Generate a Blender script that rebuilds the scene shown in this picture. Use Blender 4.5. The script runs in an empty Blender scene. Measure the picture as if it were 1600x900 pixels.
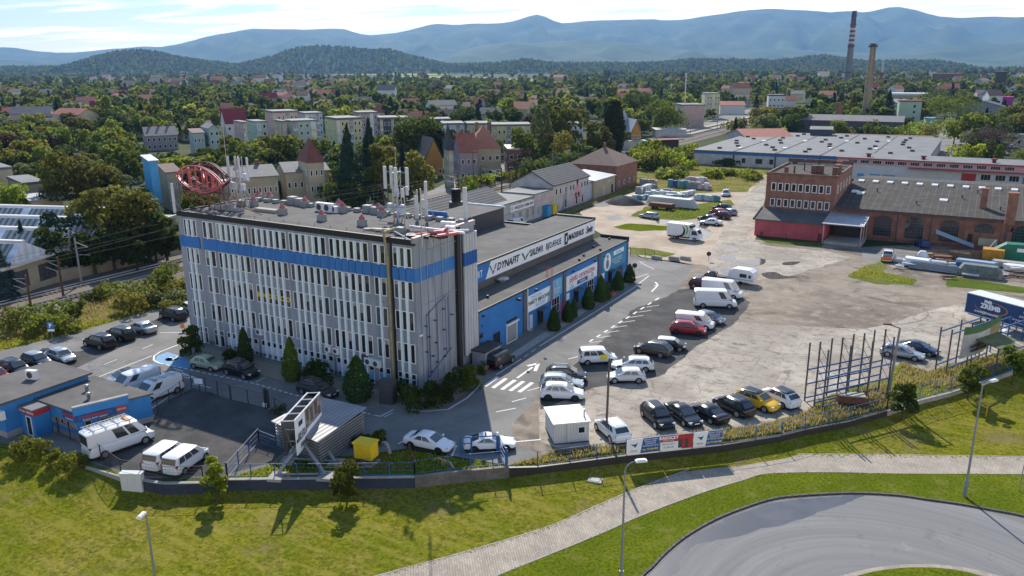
import bpy,bmesh,math,random
import numpy as np
from mathutils import Vector,Matrix,geometry
rnd=random.Random(7)
SC=bpy.context.scene
COL=SC.collection
PI=math.pi
#camera model (world = site axes: x along the office front, y into the depth)
F=1250.0;HC=33.0
PT=math.radians(15.55);RO=math.radians(.35);YAW=math.radians(30.3)
_c,_s=math.cos(PT),math.sin(PT)
_R=np.array([[1,0,0],[0,-_s,-_c],[0,_c,-_s]])
_cr,_sr=math.cos(RO),math.sin(RO)
_R=np.array([[_cr,_sr,0],[-_sr,_cr,0],[0,0,1]])@_R
_ex=np.array([math.cos(YAW),-math.sin(YAW)]);_ey=np.array([math.sin(YAW),math.cos(YAW)])
CAM=np.array([47.34,-61.86,HC])
_RS=np.zeros((3,3));_RS[0,:2]=_ex;_RS[1,:2]=_ey;_RS[2,2]=1
_RC=_RS@_R.T
def ray(x,y):return _RC@np.array([(x-800)/F,(y-450)/F,1.0])
def G(x,y,z=0.0):
 d=ray(x,y);t=(z-HC)/d[2]
 return Vector((CAM[0]+t*d[0],CAM[1]+t*d[1],z))
def PL(x,y,ax,v):
 d=ray(x,y);t=(v-CAM[ax])/d[ax]
 return Vector(CAM+t*d)
def CW(lat,dep,z):
 p=_RS[:2,:2]@np.array([lat,dep]);return Vector((CAM[0]+p[0],CAM[1]+p[1],z))
def px_of(p):
 q=_RC.T@(np.array(p)-CAM);return 800+F*q[0]/q[2],450+F*q[1]/q[2]
def hgt(b,ytop):
 lo,hi=0.,160.
 for _ in range(40):
  m=(lo+hi)/2
  if px_of((b[0],b[1],b[2]+m))[1]>ytop:lo=m
  else:hi=m
 return lo
VIEW=math.atan2(_RC[1,2],_RC[0,2])
cam=bpy.data.cameras.new('camera');co=bpy.data.objects.new('camera',cam);COL.objects.link(co)
cam.sensor_width=36;cam.lens=36*F/1600;cam.clip_start=1;cam.clip_end=60000
mw=Matrix.Identity(4)
for i in range(3):
 mw[i][0]=_RC[i,0];mw[i][1]=-_RC[i,1];mw[i][2]=-_RC[i,2];mw[i][3]=CAM[i]
co.matrix_world=mw;SC.camera=co
#tags
def tag(o,label=None,cat=None,group=None,kind=None):
 if label:o['label']=label
 if cat:o['category']=cat
 if group:o['group']=group
 if kind:o['kind']=kind
 return o
def thing(name,label,cat,loc=(0,0,0),rz=0.0,group=None):
 o=bpy.data.objects.new(name,None);COL.objects.link(o);o.empty_display_size=.3
 o.location=loc;o.rotation_euler=(0,0,rz)
 return tag(o,label,cat,group)
def clone(o,loc=None,rz=None,label=None,group=None,scale=None):
 c=o.copy();COL.objects.link(c)
 for ch in o.children:
  k=ch.copy();COL.objects.link(k);k.parent=c
  for g in ch.children:
   q=g.copy();COL.objects.link(q);q.parent=k
 if loc is not None:c.location=loc
 if rz is not None:c.rotation_euler=(0,0,rz)
 if scale is not None:c.scale=scale if hasattr(scale,'__len__')else(scale,)*3
 if label:c['label']=label
 if group:c['group']=group
 return c
 #mesh builder
class MB:
 def __init__(s):s.v=[];s.f=[];s.m=[];s.sm=[]
 def add(s,vs,fs,m=0,smooth=False):
  b=len(s.v);s.v+=[tuple(v)for v in vs]
  for f in fs:s.f.append(tuple(b+i for i in f));s.m.append(m);s.sm.append(smooth)
  return s
 def box(s,x0,x1,y0,y1,z0,z1,m=0):
  if x0>x1:x0,x1=x1,x0
  if y0>y1:y0,y1=y1,y0
  return s.add([(x0,y0,z0),(x1,y0,z0),(x1,y1,z0),(x0,y1,z0),(x0,y0,z1),(x1,y0,z1),(x1,y1,z1),(x0,y1,z1)],[(0,3,2,1),(4,5,6,7),(0,1,5,4),(1,2,6,5),(2,3,7,6),(3,0,4,7)],m)
 def ob(s,c,size,rz=0,m=0,tilt=0):
  hx,hy,hz=size[0]/2,size[1]/2,size[2]/2
  M=Matrix.Translation(c)@Matrix.Rotation(rz,4,'Z')@Matrix.Rotation(tilt,4,'X')
  vs=[M@Vector((x*hx,y*hy,z*hz))for z in(-1,1)for x,y in((-1,-1),(1,-1),(1,1),(-1,1))]
  return s.add(vs,[(0,3,2,1),(4,5,6,7),(0,1,5,4),(1,2,6,5),(2,3,7,6),(3,0,4,7)],m)
 def prism(s,pts,z0,z1,m=0,mtop=None,bottom=True):
  n=len(pts)
  if sum(pts[i][0]*pts[(i+1)%n][1]-pts[(i+1)%n][0]*pts[i][1]for i in range(n))<0:pts=pts[::-1]
  f0=z0 if hasattr(z0,'__len__')else[z0]*n;f1=z1 if hasattr(z1,'__len__')else[z1]*n
  b=[(p[0],p[1],f0[i])for i,p in enumerate(pts)];t=[(p[0],p[1],f1[i])for i,p in enumerate(pts)]
  s.add(b+t,[(i,(i+1)%n,n+(i+1)%n,n+i)for i in range(n)],m)
  s.add(t,[tuple(range(n))],m if mtop is None else mtop)
  if bottom:s.add(b,[tuple(range(n))[::-1]],m)
  return s
 def extr(s,prof,x0,x1,m=0):
  n=len(prof)
  if sum(prof[i][0]*prof[(i+1)%n][1]-prof[(i+1)%n][0]*prof[i][1]for i in range(n))<0:prof=prof[::-1]
  a=[(x0,p[0],p[1])for p in prof];b=[(x1,p[0],p[1])for p in prof]
  s.add(a+b,[(i,(i+1)%n,n+(i+1)%n,n+i)for i in range(n)],m)
  s.add(a,[tuple(range(n))[::-1]],m);s.add(b,[tuple(range(n))],m)
  return s
 def extry(s,prof,y0,y1,m=0):
  n=len(prof)
  if sum(prof[i][0]*prof[(i+1)%n][1]-prof[(i+1)%n][0]*prof[i][1]for i in range(n))<0:prof=prof[::-1]
  a=[(p[0],y0,p[1])for p in prof];b=[(p[0],y1,p[1])for p in prof]
  s.add(a+b,[(n+i,n+(i+1)%n,(i+1)%n,i)for i in range(n)],m)
  s.add(a,[tuple(range(n))],m);s.add(b,[tuple(range(n))[::-1]],m)
  return s
 def tube(s,p,q,r,n=8,r2=None,m=0,caps=True):
  p,q=Vector(p),Vector(q);d=(q-p).normalized();r2=r if r2 is None else r2
  u=d.orthogonal().normalized();w=d.cross(u)
  vs=[]
  for c,rr in((p,r),(q,r2)):
   for i in range(n):
    t=2*PI*i/n;vs.append(c+u*(rr*math.cos(t))+w*(rr*math.sin(t)))
  s.add(vs,[(i,(i+1)%n,n+(i+1)%n,n+i)for i in range(n)],m,n>6)
  if caps:s.add(vs[:n],[tuple(range(n))[::-1]],m);s.add(vs[n:],[tuple(range(n))],m)
  return s
 def path(s,pts,r,n=6,m=0):
  for a,b in zip(pts,pts[1:]):s.tube(a,b,r,n,m=m)
  return s
 def lathe(s,prof,n=12,c=(0,0,0),m=0,smooth=True):
  vs=[];k=len(prof)
  for r,z in prof:
   for i in range(n):t=2*PI*i/n;vs.append((c[0]+r*math.cos(t),c[1]+r*math.sin(t),c[2]+z))
  fs=[(j*n+i,j*n+(i+1)%n,(j+1)*n+(i+1)%n,(j+1)*n+i)for j in range(k-1)for i in range(n)]
  s.add(vs,fs,m,smooth)
  if prof[0][0]>1e-4:s.add(vs[:n],[tuple(range(n))[::-1]],m)
  if prof[-1][0]>1e-4:s.add(vs[-n:],[tuple(range(n))],m)
  return s
 def quad(s,a,b,c,d,m=0):return s.add([a,b,c,d],[(0,1,2,3)],m)
 def poly(s,pts,m=0):
  tr=geometry.tessellate_polygon([[Vector(p)for p in pts]])
  P=[Vector(p)for p in pts]
  fs=[]
  for t in tr:
   n=(P[t[1]]-P[t[0]]).cross(P[t[2]]-P[t[0]])
   fs.append(tuple(t)if n.z>=0 else tuple(t[::-1]))
  return s.add(pts,fs,m)
 def build(s,name,mats,parent=None,loc=None,rz=0.0,weld=False):
  me=bpy.data.meshes.new(name);me.from_pydata(s.v,[],s.f)
  if not isinstance(mats,(list,tuple)):mats=[mats]
  for x in mats:me.materials.append(x)
  if len(mats)>1:me.polygons.foreach_set('material_index',s.m)
  if any(s.sm):me.polygons.foreach_set('use_smooth',s.sm)
  me.update()
  o=bpy.data.objects.new(name,me);COL.objects.link(o)
  if parent:o.parent=parent
  if loc is not None:o.location=loc
  if rz:o.rotation_euler=(0,0,rz)
  return o
def text(s,size,mt,parent,loc,rot,name='lettering',ext=.01,align='CENTER',sx=1.0,shear=0.0,bold=0.0):
 c=bpy.data.curves.new(name,'FONT');c.body=s;c.size=size;c.extrude=ext;c.align_x=align;c.align_y='CENTER'
 c.shear=shear;c.offset=bold;c.resolution_u=2
 c.materials.append(mt)
 o=bpy.data.objects.new(name,c);COL.objects.link(o);o.parent=parent
 o.location=loc;o.rotation_euler=rot;o.scale=(sx,1,1)
 return o
 #materials
MT={}
def nt(m):return m.node_tree.nodes,m.node_tree.links
def mat(name,col,rough=.7,var=.15,scale=3.0,metal=0.0,bump=0.0,col2=None,detail=4.0,inst=0.0,spec=.4,coord='Object',stretch=None):
 if name in MT:return MT[name]
 m=bpy.data.materials.new(name);m.use_nodes=True;N,L=nt(m);b=N['Principled BSDF']
 b.inputs['Roughness'].default_value=rough;b.inputs['Metallic'].default_value=metal;b.inputs['Specular IOR Level'].default_value=spec
 if len(col)==3:col=(*col,1)
 if var>0 or col2:
  tc=N.new('ShaderNodeTexCoord');no=N.new('ShaderNodeTexNoise');no.inputs['Scale'].default_value=scale;no.inputs['Detail'].default_value=detail;no.inputs['Roughness'].default_value=.62
  src=tc.outputs[coord]
  if stretch:
   mp=N.new('ShaderNodeMapping');mp.inputs['Scale'].default_value=stretch;L.new(src,mp.inputs[0]);src=mp.outputs[0]
  L.new(src,no.inputs['Vector'])
  rp=N.new('ShaderNodeValToRGB');e=rp.color_ramp.elements
  e[0].position=.3;e[1].position=.72
  c2=col2 if col2 else tuple(c*(1+var)for c in col[:3])
  c1=tuple(c*(1-var)for c in col[:3])if not col2 else col[:3]
  e[0].color=(*c1[:3],1);e[1].color=(*[min(1,c)for c in c2[:3]],1)
  L.new(no.outputs['Fac'],rp.inputs['Fac']);out=rp.outputs['Color']
  if inst>0:
   oi=N.new('ShaderNodeObjectInfo');hs=N.new('ShaderNodeHueSaturation')
   mr=N.new('ShaderNodeMapRange');mr.inputs['To Min'].default_value=1-inst;mr.inputs['To Max'].default_value=1+inst
   L.new(oi.outputs['Random'],mr.inputs['Value']);L.new(mr.outputs[0],hs.inputs['Value'])
   mr2=N.new('ShaderNodeMapRange');mr2.inputs['To Min'].default_value=.5-inst*.035;mr2.inputs['To Max'].default_value=.5+inst*.05
   mu=N.new('ShaderNodeMath');mu.operation='FRACT';m3=N.new('ShaderNodeMath');m3.operation='MULTIPLY';m3.inputs[1].default_value=7.31
   L.new(oi.outputs['Random'],m3.inputs[0]);L.new(m3.outputs[0],mu.inputs[0]);L.new(mu.outputs[0],mr2.inputs['Value']);L.new(mr2.outputs[0],hs.inputs['Hue'])
   L.new(out,hs.inputs['Color']);out=hs.outputs['Color']
  L.new(out,b.inputs['Base Color'])
  if bump:
   bp=N.new('ShaderNodeBump');bp.inputs['Strength'].default_value=bump;bp.inputs['Distance'].default_value=.1
   L.new(no.outputs['Fac'],bp.inputs['Height']);L.new(bp.outputs[0],b.inputs['Normal'])
 else:b.inputs['Base Color'].default_value=col
 MT[name]=m;return m
def leafmat(name,c1,c2,inst=.35,trans=.35):
 if name in MT:return MT[name]
 m=mat(name,c1,.6,.2,.9,col2=c2,inst=inst,spec=.06);N,L=nt(m);b=N['Principled BSDF']
 src=b.inputs['Base Color'].links[0].from_socket
 tr=N.new('ShaderNodeBsdfTranslucent');mx=N.new('ShaderNodeMixShader');mx.inputs[0].default_value=trans+.16
 g=N.new('ShaderNodeHueSaturation');g.inputs['Value'].default_value=1.7;g.inputs['Hue'].default_value=.48
 L.new(src,g.inputs['Color']);L.new(g.outputs[0],tr.inputs['Color'])
 L.new(b.outputs[0],mx.inputs[1]);L.new(tr.outputs[0],mx.inputs[2]);L.new(mx.outputs[0],N['Material Output'].inputs['Surface'])
 return m
def brickmat(name,c1,c2,mortar,scale=4.0,rough=.85,var=.3,bw=.5,rh=.25,plane='xz',ms=.02):
 if name in MT:return MT[name]
 m=bpy.data.materials.new(name);m.use_nodes=True;N,L=nt(m);b=N['Principled BSDF'];b.inputs['Roughness'].default_value=rough
 tc=N.new('ShaderNodeTexCoord');mp=N.new('ShaderNodeMapping');
 if plane=='xz':
  se=N.new('ShaderNodeSeparateXYZ');cm=N.new('ShaderNodeCombineXYZ');ad=N.new('ShaderNodeMath');L.new(tc.outputs['Object'],se.inputs[0])
  L.new(se.outputs[0],ad.inputs[0]);L.new(se.outputs[1],ad.inputs[1]);L.new(ad.outputs[0],cm.inputs[0]);L.new(se.outputs[2],cm.inputs[1]);vec=cm.outputs[0]
 else:vec=tc.outputs['Object']
 br=N.new('ShaderNodeTexBrick');br.inputs['Scale'].default_value=scale;br.inputs['Color1'].default_value=(*c1,1);br.inputs['Color2'].default_value=(*c2,1);br.inputs['Mortar'].default_value=(*mortar,1)
 br.inputs['Mortar Size'].default_value=ms;br.inputs['Brick Width'].default_value=bw;br.inputs['Row Height'].default_value=rh
 if plane!='xz':mp.inputs['Rotation'].default_value=(0,0,.9);L.new(vec,mp.inputs[0]);vec=mp.outputs[0]
 L.new(vec,br.inputs['Vector'])
 no=N.new('ShaderNodeTexNoise');no.inputs['Scale'].default_value=.7;no.inputs['Detail'].default_value=6;L.new(tc.outputs['Object'],no.inputs['Vector'])
 mr=N.new('ShaderNodeMapRange');mr.inputs['From Min'].default_value=.3;mr.inputs['From Max'].default_value=.7;mr.inputs['To Min'].default_value=1-var;mr.inputs['To Max'].default_value=1+var;L.new(no.outputs['Fac'],mr.inputs['Value'])
 hs=N.new('ShaderNodeHueSaturation');L.new(mr.outputs[0],hs.inputs['Value']);L.new(br.outputs['Color'],hs.inputs['Color']);L.new(hs.outputs[0],b.inputs['Base Color'])
 MT[name]=m;return m
def stripemat(name,c1,c2,period,axis=0,rough=.5,metal=0.0,var=.12,bump=.6,sharp=None):
 """corrugated or standing-seam sheet: ridges across one object axis"""
 if name in MT:return MT[name]
 m=bpy.data.materials.new(name);m.use_nodes=True;N,L=nt(m);b=N['Principled BSDF'];b.inputs['Roughness'].default_value=rough;b.inputs['Metallic'].default_value=metal;b.inputs['Specular IOR Level'].default_value=.2
 tc=N.new('ShaderNodeTexCoord');se=N.new('ShaderNodeSeparateXYZ');L.new(tc.outputs['Object'],se.inputs[0])
 mu=N.new('ShaderNodeMath');mu.operation='MULTIPLY';mu.inputs[1].default_value=2*PI/period;L.new(se.outputs[axis],mu.inputs[0])
 si=N.new('ShaderNodeMath');si.operation='SINE';L.new(mu.outputs[0],si.inputs[0])
 mr=N.new('ShaderNodeMapRange');mr.inputs['From Min'].default_value=-1 if sharp is None else sharp;L.new(si.outputs[0],mr.inputs['Value'])
 mx=N.new('ShaderNodeMix');mx.data_type='RGBA';mx.inputs[6].default_value=(*c1,1);mx.inputs[7].default_value=(*c2,1);L.new(mr.outputs[0],mx.inputs[0])
 no=N.new('ShaderNodeTexNoise');no.inputs['Scale'].default_value=.5;no.inputs['Detail'].default_value=5;L.new(tc.outputs['Object'],no.inputs['Vector'])
 m2=N.new('ShaderNodeMapRange');m2.inputs['From Min'].default_value=.3;m2.inputs['From Max'].default_value=.7;m2.inputs['To Min'].default_value=1-var;m2.inputs['To Max'].default_value=1+var;L.new(no.outputs['Fac'],m2.inputs['Value'])
 hs=N.new('ShaderNodeHueSaturation');L.new(m2.outputs[0],hs.inputs['Value']);L.new(mx.outputs[2],hs.inputs['Color']);L.new(hs.outputs[0],b.inputs['Base Color'])
 bp=N.new('ShaderNodeBump');bp.inputs['Strength'].default_value=bump;bp.inputs['Distance'].default_value=.05;L.new(mr.outputs[0],bp.inputs['Height']);L.new(bp.outputs[0],b.inputs['Normal'])
 MT[name]=m;return m
class NB:
 """small helper to write ground materials"""
 def __init__(s,name,rough=.85,spec=.3):
  s.m=bpy.data.materials.new(name);s.m.use_nodes=True;s.N,s.L=nt(s.m);s.b=s.N['Principled BSDF'];s.b.inputs['Roughness'].default_value=rough;s.b.inputs['Specular IOR Level'].default_value=spec
  s.tc=s.N.new('ShaderNodeTexCoord').outputs['Object'];MT[name]=s.m
 def noise(s,scale,detail=5,rough=.6,dist=0,stretch=None,rot=0):
  v=s.tc
  if stretch or rot:
   mp=s.N.new('ShaderNodeMapping');mp.inputs['Scale'].default_value=stretch or(1,1,1);mp.inputs['Rotation'].default_value=(0,0,rot);s.L.new(v,mp.inputs[0]);v=mp.outputs[0]
  n=s.N.new('ShaderNodeTexNoise');n.inputs['Scale'].default_value=scale;n.inputs['Detail'].default_value=detail;n.inputs['Roughness'].default_value=rough;n.inputs['Distortion'].default_value=dist
  s.L.new(v,n.inputs['Vector']);return n.outputs['Fac']
 def vor(s,scale,feature='DISTANCE_TO_EDGE',warp=0):
  v=s.N.new('ShaderNodeTexVoronoi');v.feature=feature;v.inputs['Scale'].default_value=scale
  vec=s.tc
  if warp:
   n=s.N.new('ShaderNodeTexNoise');n.inputs['Scale'].default_value=.6;s.L.new(s.tc,n.inputs['Vector']);a=s.N.new('ShaderNodeVectorMath');a.operation='MULTIPLY_ADD';a.inputs[1].default_value=(warp,)*3
   s.L.new(n.outputs['Color'],a.inputs[0]);s.L.new(s.tc,a.inputs[2]);vec=a.outputs[0]
  s.L.new(vec,v.inputs['Vector']);return v.outputs['Distance']
 def ramp(s,fac,a,b,lo=0.0,hi=1.0):
  r=s.N.new('ShaderNodeMapRange');r.interpolation_type='SMOOTHSTEP';r.inputs['From Min'].default_value=a;r.inputs['From Max'].default_value=b;r.inputs['To Min'].default_value=lo;r.inputs['To Max'].default_value=hi
  s.L.new(fac,r.inputs['Value']);return r.outputs[0]
 def mul(s,a,b,op='MULTIPLY'):
  x=s.N.new('ShaderNodeMath');x.operation=op;s.L.new(a,x.inputs[0])
  if hasattr(b,'links'):s.L.new(b,x.inputs[1])
  else:x.inputs[1].default_value=b
  return x.outputs[0]
 def mix(s,fac,a,b,blend='MIX'):
  x=s.N.new('ShaderNodeMix');x.data_type='RGBA';x.blend_type=blend
  for v,i in((fac,0),(a,6),(b,7)):
   if hasattr(v,'links'):s.L.new(v,x.inputs[i])
   elif i==0:x.inputs[0].default_value=v
   else:x.inputs[i].default_value=(*v,1)
  return x.outputs[2]
 def col(s,c):s.L.new(c,s.b.inputs['Base Color']);return s
 def rough(s,c):s.L.new(c,s.b.inputs['Roughness']);return s
 def bump(s,h,strength=.4,dist=.1):
  b=s.N.new('ShaderNodeBump');b.inputs['Strength'].default_value=strength;b.inputs['Distance'].default_value=dist;s.L.new(h,b.inputs['Height']);s.L.new(b.outputs[0],s.b.inputs['Normal']);return s
  #sun, sky, haze
SUN_AZ=YAW*-1+math.radians(-6)
SUN_EL=math.radians(38)
sd=Vector((math.sin(SUN_AZ)*math.cos(SUN_EL),math.cos(SUN_AZ)*math.cos(SUN_EL),math.sin(SUN_EL)))
sl=bpy.data.lights.new('sun','SUN');sl.energy=4.6;sl.angle=math.radians(.6);sl.color=(1,.93,.82)
so=bpy.data.objects.new('sun',sl);COL.objects.link(so);so.rotation_euler=sd.to_track_quat('Z','Y').to_euler();so.location=(0,0,300)
w=bpy.data.worlds.new('World');SC.world=w;w.use_nodes=True
N=w.node_tree.nodes;L=w.node_tree.links;bg=N['Background']
sky=N.new('ShaderNodeTexSky');sky.sky_type='NISHITA';sky.sun_disc=False;sky.sun_elevation=SUN_EL;sky.sun_rotation=SUN_AZ;sky.altitude=400;sky.dust_density=.15;sky.air_density=1.0;sky.ozone_density=3.0
tc=N.new('ShaderNodeTexCoord');sep=N.new('ShaderNodeSeparateXYZ');L.new(tc.outputs['Generated'],sep.inputs[0])
zz=N.new('ShaderNodeMath');zz.operation='MAXIMUM';zz.inputs[1].default_value=.012;L.new(sep.outputs[2],zz.inputs[0])
za=N.new('ShaderNodeMath');za.operation='ADD';za.inputs[1].default_value=.03;L.new(zz.outputs[0],za.inputs[0])
dv=N.new('ShaderNodeVectorMath');dv.operation='DIVIDE';cb=N.new('ShaderNodeCombineXYZ')
for i in range(3):L.new(za.outputs[0],cb.inputs[i])
L.new(tc.outputs['Generated'],dv.inputs[0]);L.new(cb.outputs[0],dv.inputs[1])
mp=N.new('ShaderNodeMapping');mp.inputs['Rotation'].default_value=(0,0,.45);mp.inputs['Scale'].default_value=(.30,.62,0);mp.inputs['Location'].default_value=(61.3,1.1,0);L.new(dv.outputs[0],mp.inputs[0])
cn=N.new('ShaderNodeTexNoise');cn.inputs['Scale'].default_value=1.0;cn.inputs['Detail'].default_value=9;cn.inputs['Roughness'].default_value=.58;cn.inputs['Distortion'].default_value=.25;L.new(mp.outputs[0],cn.inputs['Vector'])
cr=N.new('ShaderNodeMapRange');cr.interpolation_type='SMOOTHSTEP';cr.inputs['From Min'].default_value=.41;cr.inputs['From Max'].default_value=.53
dt=N.new('ShaderNodeVectorMath');dt.operation='DOT_PRODUCT';dt.inputs[1].default_value=(.863*.15,.505*.15,0);L.new(tc.outputs['Generated'],dt.inputs[0]);ba=N.new('ShaderNodeMath');L.new(cn.outputs['Fac'],ba.inputs[0]);L.new(dt.outputs['Value'],ba.inputs[1]);L.new(ba.outputs[0],cr.inputs['Value'])
cn2=N.new('ShaderNodeTexNoise');cn2.inputs['Scale'].default_value=2.2;cn2.inputs['Detail'].default_value=6;L.new(mp.outputs[0],cn2.inputs['Vector'])
cc=N.new('ShaderNodeValToRGB');cc.color_ramp.elements[0].position=.32;cc.color_ramp.elements[1].position=.62
cc.color_ramp.elements[0].color=(8.8,7.6,6.3,1);cc.color_ramp.elements[1].color=(12.6,10.8,8.8,1);L.new(cn2.outputs['Fac'],cc.inputs['Fac'])
mxs=N.new('ShaderNodeMix');mxs.data_type='RGBA';lim=N.new('ShaderNodeMapRange');lim.interpolation_type='SMOOTHSTEP';lim.inputs['From Min'].default_value=.14;lim.inputs['From Max'].default_value=.34;lim.inputs['To Min'].default_value=1;lim.inputs['To Max'].default_value=0;L.new(sep.outputs[2],lim.inputs['Value']);lm=N.new('ShaderNodeMath');lm.operation='MULTIPLY';L.new(cr.outputs[0],lm.inputs[0]);L.new(lim.outputs[0],lm.inputs[1]);L.new(lm.outputs[0],mxs.inputs[0]);tn=N.new('ShaderNodeMix');tn.data_type='RGBA';tn.blend_type='MULTIPLY';tn.inputs[7].default_value=(.80,.71,.66,1);L.new(sky.outputs[0],tn.inputs[6]);L.new(tn.outputs[2],mxs.inputs[6]);L.new(lim.outputs[0],tn.inputs[0]);L.new(cc.outputs[0],mxs.inputs[7])
L.new(mxs.outputs[2],bg.inputs['Color']);bg.inputs['Strength'].default_value=.142
vs_=SC.view_settings;vs_.view_transform='Standard';vs_.look='None';vs_.exposure=.58;vs_.gamma=1;vs_.use_curve_mapping=False
SC.cycles.max_bounces=4;SC.cycles.diffuse_bounces=2;SC.cycles.glossy_bounces=2;SC.cycles.transmission_bounces=2;SC.cycles.transparent_max_bounces=4;SC.cycles.volume_bounces=0
SC.cycles.use_denoising=True;SC.cycles.caustics_reflective=False;SC.cycles.caustics_refractive=False
SC.cycles.use_adaptive_sampling=False
#far land: plain, hills, mountains, haze
FAR=mat('mountain_slope',(.020,.045,.022),.95,.35,.0022,col2=(.11,.13,.06),detail=8,spec=.05)
PLAIN=NB('plain_ground',.95,.1)
_n=PLAIN.noise(.004,6);_n2=PLAIN.noise(.06,5)
PLAIN.col(PLAIN.mix(PLAIN.ramp(_n2,.35,.7),PLAIN.mix(PLAIN.ramp(_n,.5,.62),(.045,.065,.02),(.075,.088,.028)),(.035,.048,.016)))
def prof(pts):
 xs=[p[0]for p in pts];ys=[p[1]for p in pts]
 return lambda x:float(np.interp(x,xs,ys))
def fbm(x,y,sd=0):
 v=0;a=1;f=1
 for k in range(5):
  v+=a*(math.sin(x*f*1.7+sd+k*2.1+1.3*math.sin(y*f*.9+k))*math.cos(y*f*1.3-sd*1.7+k*.7+1.1*math.sin(x*f*.7+k*1.9)));a*=.5;f*=2.03
 return v
def ridge(name,pts,D,front,back,x0,x1,nx,ny,rough,mt,sd,power=1.0,zmin=-6):
 """terrain of one range: crest height read along the skyline, slopes falling to the plain in front and behind"""
 fn=prof(pts);m=MB();rows=[]
 for j in range(ny+1):
  t=j/ny
  for i in range(nx+1):
   px=x0+(x1-x0)*i/nx
   d=ray(px,101);az=math.atan2((px-800)/F,_c+0*_s)
   top=max(0.,(101-fn(px)))/F*D+HC
   if t<=.72:u=t/.72;dep=D-front*(1-u);z=top*(u**power)
   else:u=(1-t)/.28;dep=D+back*(1-u);z=top*u
   n=fbm(px*.012*D/4000,dep*.0016,sd)
   z+=top*rough*n*math.sin(PI*min(1,t/.72))*(1 if t<=.72 else 0)
   lat=(px-800)/F*D*1.04*(.55+.45*dep/D)
   m.v.append(tuple(CW(lat,dep+front*.06*fbm(px*.01,3.3,sd)*(1-t),max(zmin,z+zmin*(1-min(1,t*4))))))
 W=nx+1
 for j in range(ny):
  for i in range(nx):m.f.append((j*W+i,j*W+i+1,(j+1)*W+i+1,(j+1)*W+i));m.m.append(0);m.sm.append(True)
 o=m.build(name,mt);tag(o,kind='structure');return o
main_pts=[(-700,88),(-300,78),(-100,73),(0,69),(45,70),(85,70),(110,75),(145,78),(175,78),(205,75),(235,72),(270,70),(300,71),(330,66),(360,58),(400,51),(430,45),(470,46),(510,47),(560,45),(575,50),(590,55),(602,56),(640,52),(665,45),(690,39),(720,41),(760,39),(800,38),(818,33),(832,28.5),(840,27.5),(850,31),(870,39),(930,36),(1000,34),(1020,37),(1050,36),(1080,30),(1130,24),(1180,21),(1200,22),(1260,26),(1290,24),(1310,26),(1335,20),(1350,20),(1375,25),(1410,32),(1440,36),(1480,34),(1540,35),(1570,29),(1600,24),(1700,22),(2000,36),(2400,60)]
ridge('mountains',main_pts,11500,3800,2500,-700,2400,260,44,.17,FAR,1.3,1.25)
ridge('foothills',[(-500,96),(-100,90),(0,88),(40,86),(100,90),(130,94),(160,99),(240,101),(560,101),(690,98),(725,79),(760,70),(800,65.5),(830,68),(860,67),(900,62),(940,66),(990,72),(1040,78),(1120,82),(1200,80),(1330,88),(1400,78),(1450,74),(1520,72),(1600,68),(1800,70),(2100,90)],7900,2000,1500,-500,2100,180,26,.20,FAR,4.1,1.1)
HILL=mat('forest_floor',(.025,.042,.018),.95,.3,.01,col2=(.045,.062,.022),spec=.05)
hills_o=[ridge('hills',[(120,108),(150,103),(180,95),(200,87),(235,79),(260,77),(290,80),(320,87),(360,94),(400,99),(440,108)],4100,700,700,120,445,60,16,.07,HILL,2.2,.8),ridge('hills',[(380,108),(410,99),(440,91),(460,88),(480,78),(520,72),(560,74),(600,78),(630,79),(650,85),(680,94),(700,99),(745,108)],4300,700,700,380,745,60,16,.06,HILL,5.2,.8),ridge('hills',[(740,108),(770,103),(790,99),(820,95),(850,99),(880,103),(920,105),(960,106),(1000,104),(1030,99),(1060,96),(1100,97),(1180,99),(1220,95),(1250,91),(1290,98),(1340,105),(1420,108)],3900,600,700,740,1420,90,14,.06,HILL,7.7,.8),ridge('hills',[(-150,104),(0,101),(30,98),(60,103),(110,108)],4000,500,500,-150,115,30,12,.06,HILL,9.7,.8)]
m=MB();S=30000
m.add([(CAM[0]-S,CAM[1]-200,-7),(CAM[0]+S,CAM[1]-200,-7),(CAM[0]+S,CAM[1]+S,-7),(CAM[0]-S,CAM[1]+S,-7)],[(0,1,2,3)])
#haze
hz=bpy.data.materials.new('haze_air');hz.use_nodes=True;Nn,Ln=nt(hz)
for n in list(Nn):
 if n.type=='BSDF_PRINCIPLED':Nn.remove(n)
pv=Nn.new('ShaderNodeVolumePrincipled');pv.inputs['Color'].default_value=(.25,.50,.88,1);pv.inputs['Density'].default_value=5.6e-5;pv.inputs['Anisotropy'].default_value=.3
Ln.new(pv.outputs[0],Nn['Material Output'].inputs['Volume'])
m=MB();hzx=[]
for lat,dep in((-14500,-300),(14500,-300),(14500,15500),(-14500,15500)):hzx.append(CW(lat,dep,0))
m.prism([(p.x,p.y)for p in hzx],-10,1100)
o=m.build('haze',hz);tag(o,kind='stuff')
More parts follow.
